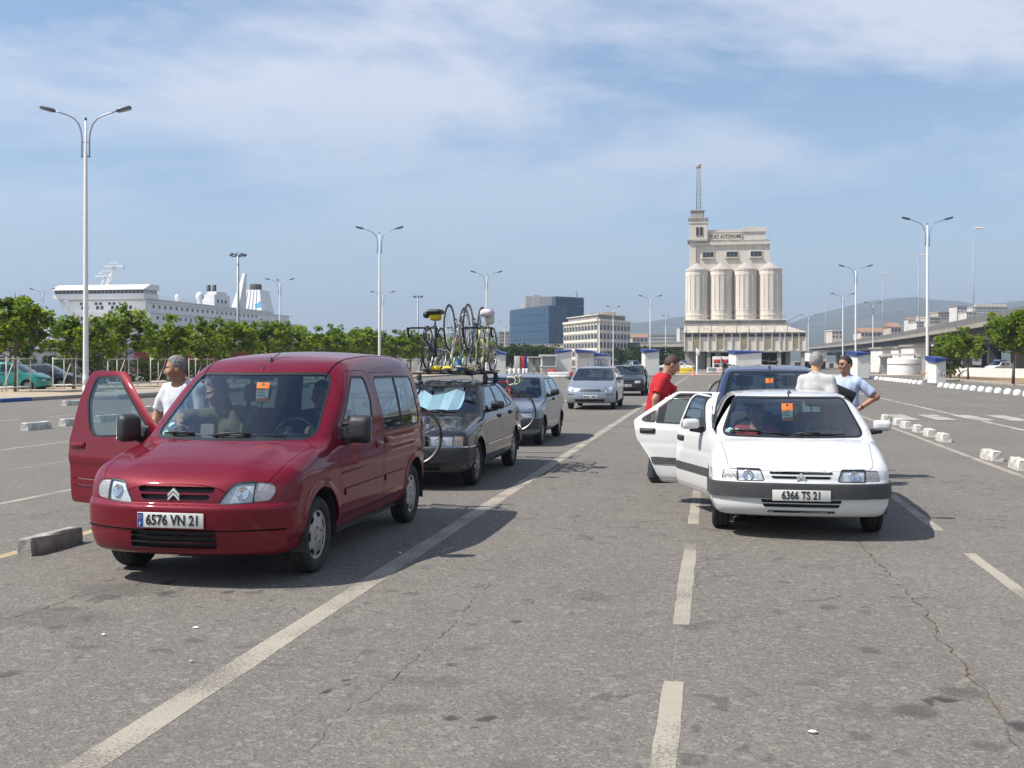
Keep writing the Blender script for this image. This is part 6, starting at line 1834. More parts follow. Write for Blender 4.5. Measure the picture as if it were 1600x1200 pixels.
    f = MB(); f.box((-hw, sp['axles'][0] + 0.42, 0.22), (hw, sp['axles'][1] - 0.3, 0.26))
    f.box((-hw, sp['axles'][1] - 0.3, 0.22), (hw, L - 0.25, 0.60)); f.box((-hw, y_d - 0.05, 0.26), (hw, y_d + 0.1, zb - 0.1))
    f.build('cabin_floor', [M_DARKIN], root)
    sy = cz.get('seat_y', y_d + 1.05); sz = cz.get('seat_z', 0.38)
    sm = s.get('seat_mat', M_SEAT)
    for sg in (1, -1): seat(root, sg * 0.36, sy, sz, sm, cz.get('back', 0.58))
    if L > 3:
        b = MB(); b.rbox((0, 0, 0), (1.2, 0.46, 0.2), 0.07); Mx = Matrix.Translation((0, 0.2, 0.1)) @ Matrix.Rotation(R(-20), 4, 'X')
        b.rbox((0, 0, 0.27), (1.2, 0.14, 0.55), 0.05, 4, 0, Mx); b.build('rear_seat', [sm], root, (0, sy + 0.88, sz))
    steering(root, 0.36, y_d + 0.62, zb - 0.02)
    b = MB(); yr = sp['ws'][1][0]; b.rbox((0, yr - 0.02, sp['ws'][1][1] - 0.075), (0.23, 0.04, 0.065), 0.015, 4)
    b.tube([(0, yr - 0.02, sp['ws'][1][1] - 0.06), (0, yr + 0.02, sp['ws'][1][1] + 0.02)], 0.008, 6); b.build('rear_view_mirror', [M_BLACK], root)
    # mirrors
    if 'mirror' in s:
        my, mz = s['mirror'][:2]
        for e, sg in (('_r', 1), ('_l', -1)):
            xo = outer_x(sh.f, sg, my, mz, W)
            ow = owner(my + 0.12, mz - 0.15, e)
            par, org = (ow[0], ow[1]) if ow else (root, (0, 0, 0))
            mirror(par, sg, (xo, my, mz), s.get('mirror_mat', P), s.get('mirror_size', (0.20, 0.10, 0.13)), s.get('mirror_foot', 0.07), 'wing_mirror', org)
    # plate and badge
    if 'plate' in s:
        zp, txt, eu = s['plate'][:3]
        plate(root, front_y(sh.f, 0.0, zp, L) - s.get('plate_out', 0.012), zp, txt, eu, s.get('plate_x', 0), sx=s.get('plate_sx', 0.8), size=s.get('plate_size', 0.105), h=s.get('plate_h', 0.11))
    if 'badge' in s:
        zb_, sb_ = s['badge']
        chevrons(root, front_y(sh.f, 0.0, zb_, L) - 0.012, zb_, sb_, mat('badge_silver', (0.72, 0.72, 0.73), 0.3, 0.25, var=0.1, scale=20))
    if 'wipers' in s:
        for a, b_ in s['wipers']:
            pa = Vector((a[0], ws_y(sp, a[0], a[1]), a[1])); pb = Vector((b_[0], ws_y(sp, b_[0], b_[1]), b_[1]))
            wiper(root, pa, pb, (0, -0.7, 0.7))
    if 'aerial' in s:
        (ya, za, ln) = s['aerial']
        b = MB(); b.lathe([(0.028, za - 0.01), (0.022, za + 0.02), (0.01, za + 0.04), (0, za + 0.045)], 10, 0, 'z', (s.get('aerial_x', 0), ya, 0))
        b.tube([(s.get('aerial_x', 0), ya, za + 0.02), (s.get('aerial_x', 0), ya + ln * s.get('aerial_c', 0.8), za + 0.02 + ln * s.get('aerial_s', 0.55))], 0.004, 6)
        b.build('aerial', [M_BLACK], root)
    sh.bm.free()
    return root, sh, doorobj
def outer_x(f, sg, y, z, W):
    lo, hi = 0.0, W + 0.3
    for _ in range(40):
        m = (lo + hi) / 2
        if f(np.array([[sg * m, y, z]]))[0] < 0: lo = m
        else: hi = m
    return sg * lo
def front_y(f, x, z, L):
    lo, hi = -0.2, L * 0.4
    for _ in range(40):
        m = (lo + hi) / 2
        if f(np.array([[x, m, z]]))[0] < 0: hi = m
        else: lo = m
    return hi
def ws_y(sp, x, z):
    (wy0, wz0), (wy1, wz1) = sp['ws']
    return wy0 + (z - wz0) * (wy1 - wy0) / (wz1 - wz0) + sp.get('wsc', 0.22) * (x / sp['W']) ** 2

# ---- red van -----------------------------------------------------------------
def van_feats(x, y, z, side, tp, fr, rr):
    ax = np.abs(x)
    # raised centre of the bonnet, a crease along its edge
    tp = tp - 0.018 * (1 / (1 + np.exp((ax - 0.52) / 0.025))) * np.clip((y - 0.1) / 0.2, 0, 1) * np.clip((1.0 - y) / 0.2, 0, 1)
    # bumper stands proud below the lamps, seam groove above the lower lip
    fr = fr - 0.035 / (1 + np.exp((z - 0.615) / 0.008)) + 0.010 * np.exp(-((z - 0.622) / 0.016) ** 2)
    # side swage and sill
    side = side - 0.010 * np.exp(-((z - 0.80) / 0.05) ** 2) * np.clip((y - 0.3) / 0.5, 0, 1) + 0.012 / (1 + np.exp((z - 0.36) / 0.008))
    return side, tp, fr, rr
P_RED = paint('red_paint', (0.150, 0.002, 0.013), 0.15, 0.40, 0.012, 0.08, 0.75)
VAN = dict(name='van', label='dark red family van at the front left with its front door open', cat='van', X=-3.88, Y=7.24, h=0.026, paint=P_RED,
    shell=dict(L=4.11, W=0.86, H=1.80, belt=1.02, axles=(0.82, 3.49), r=0.298, arch=0.365, flare=0.013, k=0.10, kg=0.15, kw=0.07, kb=0.05,
        top=[(0, 0.755), (0.10, 0.80), (0.45, 0.925), (0.90, 1.02), (1.4, 1.06), (4.11, 1.06)],
        plan=[(0, 0.80), (0.45, 0.845), (1.0, 0.86), (3.4, 0.86), (4.11, 0.81)],
        sect=[(0.18, 0.075), (0.30, 0.03), (0.50, 0.0), (0.75, 0.0), (0.95, 0.02), (1.15, 0.05), (1.3, 0.08)],
        nose=[(0.20, 0.13), (0.27, 0.075), (0.40, 0.045), (0.60, 0.035), (0.66, 0.045), (0.78, 0.08), (0.86, 0.14), (1.0, 0.40)], nosec=(0.27, 2.7),
        tail=[(0.2, 4.02), (0.4, 4.10), (0.8, 4.11), (1.2, 4.10)], tailc=(0.10, 4), bot=[(0, 0.235), (0.6, 0.23), (0.9, 0.26), (3.4, 0.26), (4.11, 0.30)],
        crown=0.055, rcrown=0.035, wsc=0.30,
        roof=[(0.9, 1.38), (1.40, 1.545), (1.62, 1.62), (2.1, 1.72), (2.8, 1.755), (3.6, 1.74), (4.1, 1.70)],
        gside=[(0.9, 0.85), (1.05, 0.838), (1.3, 0.795), (1.5, 0.745), (1.62, 0.71), (1.8, 0.66)], gplan=[(0, -0.06), (1.0, -0.03), (1.7, 0), (3.4, 0), (4.1, -0.05)],
        ws=((0.82, 1.02), (1.62, 1.60)), rw=((4.13, 1.0), (4.02, 1.72)), feats=van_feats),
    hood=[(-0.60, 0.085), (0.60, 0.085), (0.70, 0.30), (0.735, 0.92), (0.66, 0.99), (0, 0.83), (-0.66, 0.99), (-0.735, 0.92), (-0.70, 0.30)], hood_y=1.06, hood_z=0.69,
    ws_poly=[(-0.695, 1.045), (0.695, 1.045), (0.605, 1.545, 0.10), (-0.605, 1.545, 0.10)], rw_poly=[(-0.62, 1.05), (0.62, 1.05), (0.56, 1.55), (-0.56, 1.55)],
    windows=[[(1.28, 1.04, 0.04), (2.10, 0.995, 0.16), (2.21, 1.30, 0.12), (2.17, 1.505, 0.07), (1.84, 1.515, 0.12)],
             [(2.50, 1.02, 0.06), (3.06, 1.02, 0.01), (3.06, 1.50, 0.01), (2.43, 1.50, 0.06)],
             [(3.10, 1.02, 0.01), (3.78, 1.02, 0.12), (3.72, 1.49, 0.10), (3.10, 1.50, 0.01)]],
    doors=[dict(name='front_door', poly=[(1.28, 0.38, 0.08), (2.38, 0.38, 0.04), (2.415, 0.95, 0.1), (2.34, 1.35, 0.2), (2.27, 1.58, 0.09), (1.80, 1.575, 0.16), (1.17, 1.06, 0.03), (1.22, 0.80, 0.1)], hinge=1.24, open_l=-66, handle=(2.27, 0.90)),
           dict(name='sliding_door', poly=[(2.425, 0.38), (3.10, 0.38, 0.03), (3.18, 0.72, 0.1), (3.36, 0.86, 0.1), (3.085, 0.96, 0.02), (3.085, 1.555, 0.02), (2.335, 1.555, 0.03), (2.375, 1.35, 0.2), (2.445, 0.95, 0.1)], hinge=2.42, handle=(2.56, 0.92))],
    handle_mat=P_RED, strips=[[(1.33, 0.545), (2.35, 0.545), (2.35, 0.60), (1.33, 0.60)], [(2.45, 0.545), (3.08, 0.545), (3.08, 0.60), (2.45, 0.60)]], strip_mat=P_RED,
    lamp=[(0.345, 0.625, 0.012), (0.575, 0.632, 0.01), (0.575, 0.775, 0.01), (0.44, 0.765, 0.06)], lamp_r=0.02, ind=[(0.583, 0.633, 0.01), (0.69, 0.645, 0.05), (0.72, 0.715, 0.05), (0.69, 0.765, 0.04), (0.583, 0.775, 0.01)], bulb=(0.50, 0.70),
    slots=[[(-0.29, 0.708), (0.29, 0.708), (0.30, 0.740), (-0.30, 0.740)], [(-0.25, 0.655), (0.25, 0.655), (0.275, 0.684), (-0.275, 0.684)],
           [(-0.79, 0.428), (0.79, 0.428), (0.79, 0.434), (-0.79, 0.434)], [(-0.33, 0.39), (0.33, 0.39), (0.33, 0.42), (-0.33, 0.42)], [(-0.34, 0.345), (0.34, 0.345), (0.33, 0.385), (-0.33, 0.385)], [(-0.33, 0.30), (0.33, 0.30), (0.34, 0.335), (-0.34, 0.335)]],
    mirror=(1.36, 1.06), mirror_mat=M_BLACK, mirror_size=(0.19, 0.12, 0.24), mirror_foot=0.06,
    plate=(0.505, '6576 VN 21', True), wipers=[((-0.60, 1.06), (0.02, 1.05)), ((-0.08, 1.06), (0.50, 1.05))],
    aerial=(1.80, 1.655, 0.42), top_slots=[[(0.566, 1.63), (0.576, 1.63), (0.598, 1.9), (0.604, 2.3), (0.604, 3.9), (0.594, 3.9), (0.594, 2.3), (0.588, 1.9)]], aerial_s=0.30, aerial_c=1.0, badge=(0.70, 0.072), wheel='holes', cabin=dict(seat_y=1.85, seat_z=0.50, back=0.60), seat_mat=mat('seat_cloth_red', (0.16, 0.035, 0.035), 0.9, var=0.8, scale=5, tint=(0.05, 0.05, 0.06), bump=0.2), fine=2)

# ---- white hatchback -----------------------------------------------------------
def hatch_feats(x, y, z, side, tp, fr, rr):
    side = side + 0.012 * np.exp(-((z - 0.70) / 0.03) ** 2) * 0.4 + 0.012 / (1 + np.exp((z - 0.30) / 0.008))
    fr = fr + 0.020 / (1 + np.exp(-(z - 0.545) / 0.006)) - 0.006 * np.exp(-((z - 0.30) / 0.06) ** 2)
    return side, tp, fr, rr
P_WHITE = paint('white_paint', (0.62, 0.62, 0.615), 0.0, 0.35, 0.05)
ZX = dict(name='hatchback', label='white hatchback with two side doors open, numbered 6366 TS 21', cat='car', X=0.80, Y=10.2, h=0.026, paint=P_WHITE,
    shell=dict(L=4.07, W=0.84, H=1.40, belt=0.90, axles=(0.80, 3.34), r=0.288, arch=0.34, flare=0.012, k=0.08, kg=0.09, kw=0.05, kb=0.03,
        top=[(0, 0.655), (0.10, 0.685), (0.5, 0.795), (1.0, 0.885), (1.5, 0.915), (4.07, 0.96)],
        plan=[(0, 0.79), (0.5, 0.825), (1.2, 0.84), (3.2, 0.84), (4.07, 0.79)],
        sect=[(0.16, 0.07), (0.28, 0.02), (0.45, 0.0), (0.65, 0.004), (0.80, 0.02), (0.95, 0.05), (1.1, 0.08)],
        nose=[(0.18, 0.13), (0.24, 0.075), (0.32, 0.045), (0.54, 0.03), (0.64, 0.05), (0.70, 0.10), (0.9, 0.5)], nosec=(0.20, 3.0),
        tail=[(0.2, 3.98), (0.4, 4.06), (0.7, 4.07), (1.0, 4.0)], tailc=(0.10, 3), bot=[(0, 0.215), (0.6, 0.21), (0.9, 0.23), (3.4, 0.23), (4.07, 0.28)],
        crown=0.045, rcrown=0.030, wsc=0.26,
        roof=[(1.0, 1.10), (1.50, 1.23), (1.75, 1.285), (2.2, 1.325), (2.9, 1.33), (3.4, 1.30), (3.8, 1.20)],
        gside=[(0.85, 0.815), (0.95, 0.795), (1.1, 0.735), (1.25, 0.665), (1.4, 0.59)],
        ws=((0.98, 0.885), (1.74, 1.29)), rw=((4.02, 0.95), (3.45, 1.32)), feats=hatch_feats),
    hood=[(-0.56, 0.075), (0.56, 0.075), (0.66, 0.22), (0.72, 0.95), (0.66, 1.06), (0, 0.94), (-0.66, 1.06), (-0.72, 0.95), (-0.66, 0.22)], hood_y=1.12, hood_z=0.64,
    ws_poly=[(-0.70, 0.905), (0.70, 0.905), (0.565, 1.262, 0.06), (-0.565, 1.262, 0.06)], ws_r=0.05, rw_poly=[(-0.55, 0.98), (0.55, 0.98), (0.48, 1.26), (-0.48, 1.26)],
    windows=[[(1.42, 0.925, 0.02), (2.20, 0.935, 0.03), (2.20, 1.265, 0.03), (1.86, 1.25, 0.06)],
             [(2.38, 0.94, 0.02), (2.99, 0.95, 0.01), (2.99, 1.10, 0.02), (2.78, 1.265, 0.05), (2.38, 1.27, 0.02)],
             [(3.03, 0.955, 0.01), (3.20, 0.965, 0.02), (3.03, 1.07, 0.01)]],
    doors=[dict(name='front_door', poly=[(1.22, 0.245, 0.03), (2.27, 0.245, 0.02), (2.27, 1.30, 0.03), (1.84, 1.285, 0.08), (1.34, 0.96, 0.02), (1.22, 0.90, 0.04)], hinge=1.22, open_l=-21, handle=(2.14, 0.80)),
           dict(name='rear_door', poly=[(2.29, 0.245, 0.02), (2.93, 0.245, 0.04), (3.08, 0.55, 0.2), (3.24, 0.74, 0.12), (3.30, 0.96, 0.05), (2.82, 1.305, 0.1), (2.29, 1.305, 0.02)], hinge=2.29, open_l=-68, handle=(3.10, 0.84))],
    strips=[[(1.25, 0.46), (2.255, 0.46), (2.255, 0.535), (1.25, 0.535)], [(2.305, 0.46), (3.02, 0.46), (3.05, 0.535), (2.305, 0.535)]],
    band=(0.395, 0.53), lamp=[(0.335, 0.555, 0.01), (0.575, 0.55, 0.005), (0.575, 0.652, 0.005), (0.37, 0.652, 0.02)], ind=[(0.582, 0.55, 0.005), (0.72, 0.548, 0.02), (0.70, 0.645, 0.02), (0.582, 0.652, 0.005)], bulb=(0.48, 0.60),
    slots=[[(-0.275, 0.618), (0.275, 0.618), (0.285, 0.632), (-0.285, 0.632)], [(-0.25, 0.578), (0.25, 0.578), (0.27, 0.594), (-0.27, 0.594)],
           [(-0.35, 0.355), (0.35, 0.355), (0.36, 0.378), (-0.36, 0.378)], [(-0.33, 0.315), (0.33, 0.315), (0.345, 0.34), (-0.345, 0.34)], [(-0.30, 0.262), (0.30, 0.262), (0.30, 0.278), (-0.30, 0.278)]], slot_r=0.006,
    mirror=(1.52, 0.955), mirror_size=(0.18, 0.09, 0.115), mirror_foot=0.05,
    plate=(0.425, '6366 TS 21', False), plate_out=0.03, plate_h=0.10, plate_sx=0.72, wipers=[((-0.62, 0.935), (-0.02, 0.915)), ((0.0, 0.915), (0.52, 0.91))],
    aerial=(1.95, 1.295, 0.30), aerial_x=0.02, badge=(0.60, 0.062), wheel='holes', fine=2)

def grey_feats(x, y, z, side, tp, fr, rr):
    side = side + 0.010 / (1 + np.exp((z - 0.34) / 0.008))
    fr = fr + 0.018 / (1 + np.exp(-(z - 0.545) / 0.006))
    return side, tp, fr, rr
P_GREY = paint('dark_grey_paint', (0.013, 0.015, 0.019), 0.25, 0.30, 0.10)
SAL = dict(name='saloon', label='dark grey saloon with a silver sunshade and bicycles on its roof', cat='car', X=-3.93, Y=13.24, h=0.034, paint=P_GREY,
    shell=dict(L=4.40, W=0.86, H=1.42, belt=0.93, axles=(0.88, 3.55), r=0.300, arch=0.345, flare=0.012, k=0.08, kg=0.09, kw=0.05, kb=0.03,
        top=[(0, 0.715), (0.08, 0.745), (0.6, 0.85), (1.1, 0.925), (1.5, 0.945), (3.5, 0.98), (4.1, 0.98), (4.4, 0.93)],
        plan=[(0, 0.81), (0.5, 0.845), (1.2, 0.86), (3.2, 0.86), (4.4, 0.80)],
        sect=[(0.16, 0.07), (0.28, 0.02), (0.45, 0.0), (0.65, 0.004), (0.80, 0.02), (0.95, 0.05), (1.1, 0.08)],
        nose=[(0.18, 0.12), (0.26, 0.06), (0.32, 0.04), (0.54, 0.03), (0.70, 0.05), (0.76, 0.10), (0.9, 0.5)], nosec=(0.17, 3.2),
        tail=[(0.2, 4.32), (0.4, 4.39), (0.7, 4.40), (1.0, 4.36)], tailc=(0.10, 3), bot=[(0, 0.215), (0.9, 0.22), (4.4, 0.28)],
        crown=0.045, rcrown=0.030, wsc=0.24,
        roof=[(1.1, 1.12), (1.6, 1.26), (1.85, 1.325), (2.3, 1.385), (2.9, 1.38), (3.4, 1.33), (3.8, 1.22)],
        gside=[(0.85, 0.83), (0.95, 0.805), (1.1, 0.745), (1.25, 0.68), (1.4, 0.60)],
        ws=((1.08, 0.925), (1.84, 1.325)), rw=((4.0, 0.97), (3.3, 1.345)), feats=grey_feats),
    ws_poly=[(-0.71, 0.945), (0.71, 0.945), (0.575, 1.292, 0.05), (-0.575, 1.292, 0.05)], rw_poly=[(-0.55, 1.02), (0.55, 1.02), (0.48, 1.28), (-0.48, 1.28)],
    hood=[(-0.60, 0.065), (0.60, 0.065), (0.70, 0.25), (0.74, 1.05), (0.68, 1.14), (0, 1.03), (-0.68, 1.14), (-0.74, 1.05), (-0.70, 0.25)], hood_y=1.2, hood_z=0.69,
    windows=[[(1.50, 0.955, 0.02), (2.42, 0.965, 0.03), (2.42, 1.29, 0.03), (1.98, 1.28, 0.06)], [(2.50, 0.97, 0.02), (3.16, 0.98, 0.02), (3.14, 1.16, 0.04), (2.95, 1.285, 0.06), (2.50, 1.29, 0.02)], [(3.21, 0.985, 0.01), (3.50, 1.0, 0.02), (3.21, 1.15, 0.02)]],
    doors=[dict(name='front_door', poly=[(1.33, 0.27, 0.03), (2.45, 0.27, 0.02), (2.45, 1.33, 0.03), (1.94, 1.31, 0.08), (1.42, 0.99, 0.02), (1.33, 0.93, 0.04)], hinge=1.33, handle=(2.30, 0.86)),
           dict(name='rear_door', poly=[(2.47, 0.27, 0.02), (3.10, 0.27, 0.04), (3.26, 0.58, 0.2), (3.36, 0.75, 0.12), (3.34, 1.0, 0.05), (2.98, 1.33, 0.1), (2.47, 1.33, 0.02)], hinge=2.47, handle=(3.18, 0.87))],
    strips=[[(1.36, 0.50), (2.43, 0.50), (2.43, 0.525), (1.36, 0.525)], [(2.49, 0.50), (3.20, 0.50), (3.20, 0.525), (2.49, 0.525)]], strip_mat=M_CHROME,
    band=(0.36, 0.545), btrim=(0.546, 0.562), trim=mat('dark_bumper', (0.030, 0.032, 0.036), 0.5, var=0.3, scale=10),
    lamp=[(0.36, 0.575, 0.01), (0.66, 0.575, 0.005), (0.66, 0.705, 0.005), (0.36, 0.705, 0.01)], ind=[(0.668, 0.575, 0.005), (0.785, 0.575, 0.02), (0.785, 0.70, 0.02), (0.668, 0.705, 0.005)], bulb=(0.5, 0.64), ind_mat=mat('clear_amber', (0.55, 0.40, 0.28), 0.2, 0.2, var=0.3, scale=40),
    slots=[[(-0.33, 0.585), (0.33, 0.585), (0.33, 0.60), (-0.33, 0.60)], [(-0.33, 0.617), (0.33, 0.617), (0.33, 0.632), (-0.33, 0.632)], [(-0.33, 0.649), (0.33, 0.649), (0.33, 0.664), (-0.33, 0.664)], [(-0.33, 0.68), (0.33, 0.68), (0.33, 0.695), (-0.33, 0.695)],
           [(-0.5, 0.27), (0.5, 0.27), (0.5, 0.34), (-0.5, 0.34)]], slot_r=0.006,
    mirror=(1.62, 1.01), mirror_size=(0.19, 0.10, 0.12), mirror_foot=0.07, plate=(0.45, '', False), plate_out=0.03, wipers=[((-0.62, 0.96), (0.0, 0.955)), ((0.0, 0.955), (0.58, 0.95))], wheel='spokes', cov=M_ALLOY, fine=1, glass=glass('car_glass_clear', (0.74, 0.84, 0.86)))

P_BLUEGREY = paint('pale_blue_paint', (0.13, 0.17, 0.235), 0.5, 0.32, 0.06)
SMALL_SHELL = dict(L=3.70, W=0.80, H=1.40, belt=0.92, axles=(0.74, 3.12), r=0.275, arch=0.32, flare=0.012, k=0.08, kg=0.08, kw=0.05, kb=0.03,
        top=[(0, 0.69), (0.08, 0.72), (0.5, 0.82), (0.95, 0.90), (1.4, 0.93), (3.7, 0.96)],
        plan=[(0, 0.75), (0.5, 0.785), (1.2, 0.80), (3.0, 0.80), (3.7, 0.75)],
        sect=[(0.16, 0.07), (0.28, 0.02), (0.45, 0.0), (0.65, 0.004), (0.80, 0.02), (0.95, 0.05), (1.1, 0.08)],
        nose=[(0.18, 0.12), (0.26, 0.06), (0.54, 0.03), (0.68, 0.05), (0.74, 0.10), (0.9, 0.5)], nosec=(0.16, 3.2),
        tail=[(0.2, 3.62), (0.4, 3.69), (0.7, 3.70), (1.0, 3.64)], tailc=(0.10, 3), bot=[(0, 0.215), (0.9, 0.22), (3.7, 0.28)],
        crown=0.045, rcrown=0.030, wsc=0.20,
        roof=[(0.95, 1.12), (1.4, 1.27), (1.62, 1.325), (2.0, 1.375), (2.6, 1.38), (3.1, 1.34), (3.5, 1.22)],
        gside=[(0.85, 0.775), (0.95, 0.755), (1.1, 0.70), (1.25, 0.64), (1.4, 0.565)],
        ws=((0.94, 0.90), (1.60, 1.33)), rw=((3.66, 0.95), (3.15, 1.345)), feats=grey_feats)
def small_car(**kw):
    d = dict(name='hatchback', cat='car', h=0.042, shell=SMALL_SHELL,
        ws_poly=[(-0.67, 0.925), (0.67, 0.925), (0.535, 1.295, 0.05), (-0.535, 1.295, 0.05)], rw_poly=[(-0.52, 0.99), (0.52, 0.99), (0.45, 1.28), (-0.45, 1.28)],
        windows=[[(1.32, 0.945, 0.02), (2.16, 0.955, 0.03), (2.16, 1.285, 0.03), (1.76, 1.275, 0.06)], [(2.24, 0.96, 0.02), (3.12, 0.97, 0.02), (2.92, 1.27, 0.06), (2.24, 1.285, 0.02)]],
        doors=[dict(name='front_door', poly=[(1.14, 0.27, 0.03), (2.20, 0.27, 0.02), (2.20, 1.325, 0.03), (1.72, 1.31, 0.08), (1.22, 0.97, 0.02), (1.14, 0.92, 0.04)], hinge=1.14, handle=(2.06, 0.86))],
        band=(0.34, 0.535), lamp=[(0.36, 0.56, 0.01), (0.66, 0.56, 0.02), (0.66, 0.66, 0.02), (0.36, 0.665, 0.01)],
        slots=[[(-0.30, 0.60), (0.30, 0.60), (0.30, 0.625), (-0.30, 0.625)], [(-0.35, 0.27), (0.35, 0.27), (0.35, 0.31), (-0.35, 0.31)]],
        mirror=(1.42, 0.99), mirror_size=(0.18, 0.09, 0.12), mirror_mat=M_BLACK, wipers=[((-0.58, 0.94), (0.0, 0.935)), ((0.0, 0.935), (0.52, 0.93))], wheel='spokes', fine=1)
    d.update(kw)
    return d
P_SILVER = paint('silver_paint', (0.30, 0.33, 0.37), 0.6, 0.32, 0.05)
P_DARK = paint('black_green_paint', (0.018, 0.024, 0.026), 0.3, 0.3, 0.06)
P_NAVY = paint('navy_paint', (0.025, 0.045, 0.125), 0.45, 0.3, 0.06)
P_TEAL = paint('teal_paint', (0.02, 0.24, 0.20), 0.4, 0.3, 0.05)
CIVIC_SHELL = dict(SMALL_SHELL, L=4.06, W=0.85, H=1.48, axles=(0.82, 3.45), r=0.30, arch=0.35, k=0.11,
        top=[(0, 0.70), (0.08, 0.74), (0.5, 0.88), (0.90, 0.98), (1.4, 1.0), (4.06, 1.02)], belt=0.97,
        plan=[(0, 0.79), (0.5, 0.83), (1.2, 0.85), (3.2, 0.85), (4.06, 0.79)],
        nose=[(0.18, 0.14), (0.26, 0.06), (0.42, 0.02), (0.56, 0.03), (0.68, 0.07), (0.76, 0.13), (0.95, 0.5)], nosec=(0.26, 2.6),
        tail=[(0.2, 3.98), (0.4, 4.05), (0.7, 4.06), (1.0, 4.0)],
        roof=[(0.95, 1.18), (1.4, 1.33), (1.7, 1.40), (2.1, 1.45), (2.8, 1.46), (3.4, 1.42), (3.8, 1.28)],
        gside=[(0.9, 0.82), (1.0, 0.80), (1.15, 0.745), (1.3, 0.685), (1.48, 0.60)],
        ws=((0.86, 0.965), (1.70, 1.40)), rw=((4.0, 1.0), (3.5, 1.42)), feats=None, wsc=0.30)
CIVIC = small_car(label='silver hatchback facing the camera behind the pale blue car', X=-4.08, Y=36.0, shell=CIVIC_SHELL, paint=P_SILVER, h=0.045,
    ws_poly=[(-0.72, 0.985), (0.72, 0.985), (0.58, 1.37, 0.06), (-0.58, 1.37, 0.06)], rw_poly=[(-0.55, 1.05), (0.55, 1.05), (0.48, 1.35), (-0.48, 1.35)],
    windows=[[(1.36, 1.01, 0.02), (2.30, 1.02, 0.03), (2.30, 1.37, 0.03), (1.86, 1.36, 0.06)], [(2.38, 1.02, 0.02), (3.30, 1.03, 0.02), (3.1, 1.35, 0.06), (2.38, 1.37, 0.02)]],
    doors=[dict(name='front_door', poly=[(1.22, 0.29, 0.03), (2.34, 0.29, 0.02), (2.34, 1.41, 0.03), (1.82, 1.39, 0.08), (1.30, 1.03, 0.02), (1.22, 0.97, 0.04)], hinge=1.22, handle=(2.2, 0.9))],
    lamp=[(0.42, 0.60, 0.03), (0.74, 0.62, 0.06), (0.77, 0.76, 0.06), (0.66, 0.80, 0.06), (0.50, 0.70, 0.06)], lamp_rim=M_CHROME, bulb=(0.60, 0.68),
    slots=[[(-0.36, 0.625), (0.36, 0.625), (0.40, 0.655), (-0.40, 0.655)], [(-0.34, 0.675), (0.34, 0.675), (0.36, 0.69), (-0.36, 0.69)], [(-0.48, 0.27), (0.48, 0.27), (0.52, 0.36), (-0.52, 0.36)], [(-0.76, 0.50), (-0.55, 0.50), (-0.55, 0.52), (-0.76, 0.52)], [(0.55, 0.50), (0.76, 0.50), (0.76, 0.52), (0.55, 0.52)]],
    mirror=(1.46, 1.06), mirror_mat=P_SILVER, plate=(0.44, '', True), plate_out=0.012)
del CIVIC['band']
GOLF = small_car(label='black hatchback with a front door open behind the silver hatchback', X=-4.0, Y=50.4, paint=P_DARK, h=0.055,
    lamp=[(0.37, 0.60, 0.04), (0.68, 0.60, 0.06), (0.68, 0.73, 0.06), (0.40, 0.73, 0.05)], plate=(0.48, '', False), plate_out=0.03, fine=1,
    shell=dict(CIVIC_SHELL, L=4.10, wsc=0.2), ws_poly=CIVIC['ws_poly'], rw_poly=CIVIC['rw_poly'], windows=CIVIC['windows'], mirror=(1.46, 1.06),
    doors=[dict(CIVIC['doors'][0], open_r=58)], slots=[[(-0.33, 0.63), (0.33, 0.63), (0.33, 0.70), (-0.33, 0.70)], [(-0.5, 0.26), (0.5, 0.26), (0.5, 0.32), (-0.5, 0.32)]], trim=M_BLACK)
MPV_SHELL = dict(CIVIC_SHELL, L=4.20, W=0.87, H=1.64, axles=(0.86, 3.45), belt=1.02, k=0.11,
        top=[(0, 0.76), (0.08, 0.80), (0.5, 0.94), (0.85, 1.02), (1.4, 1.05), (4.2, 1.06)],
        roof=[(0.9, 1.25), (1.4, 1.45), (1.75, 1.535), (2.2, 1.59), (3.0, 1.60), (3.7, 1.55), (4.0, 1.44)],
        plan=[(0, 0.80), (0.5, 0.85), (1.2, 0.87), (3.3, 0.87), (4.2, 0.81)],
        gside=[(0.95, 0.845), (1.05, 0.825), (1.2, 0.785), (1.4, 0.72), (1.62, 0.62)],
        ws=((0.80, 1.0), (1.72, 1.53)), rw=((4.15, 1.05), (3.85, 1.55)), wsc=0.28, tail=[(0.2, 4.12), (0.4, 4.19), (0.7, 4.20), (1.0, 4.15)])
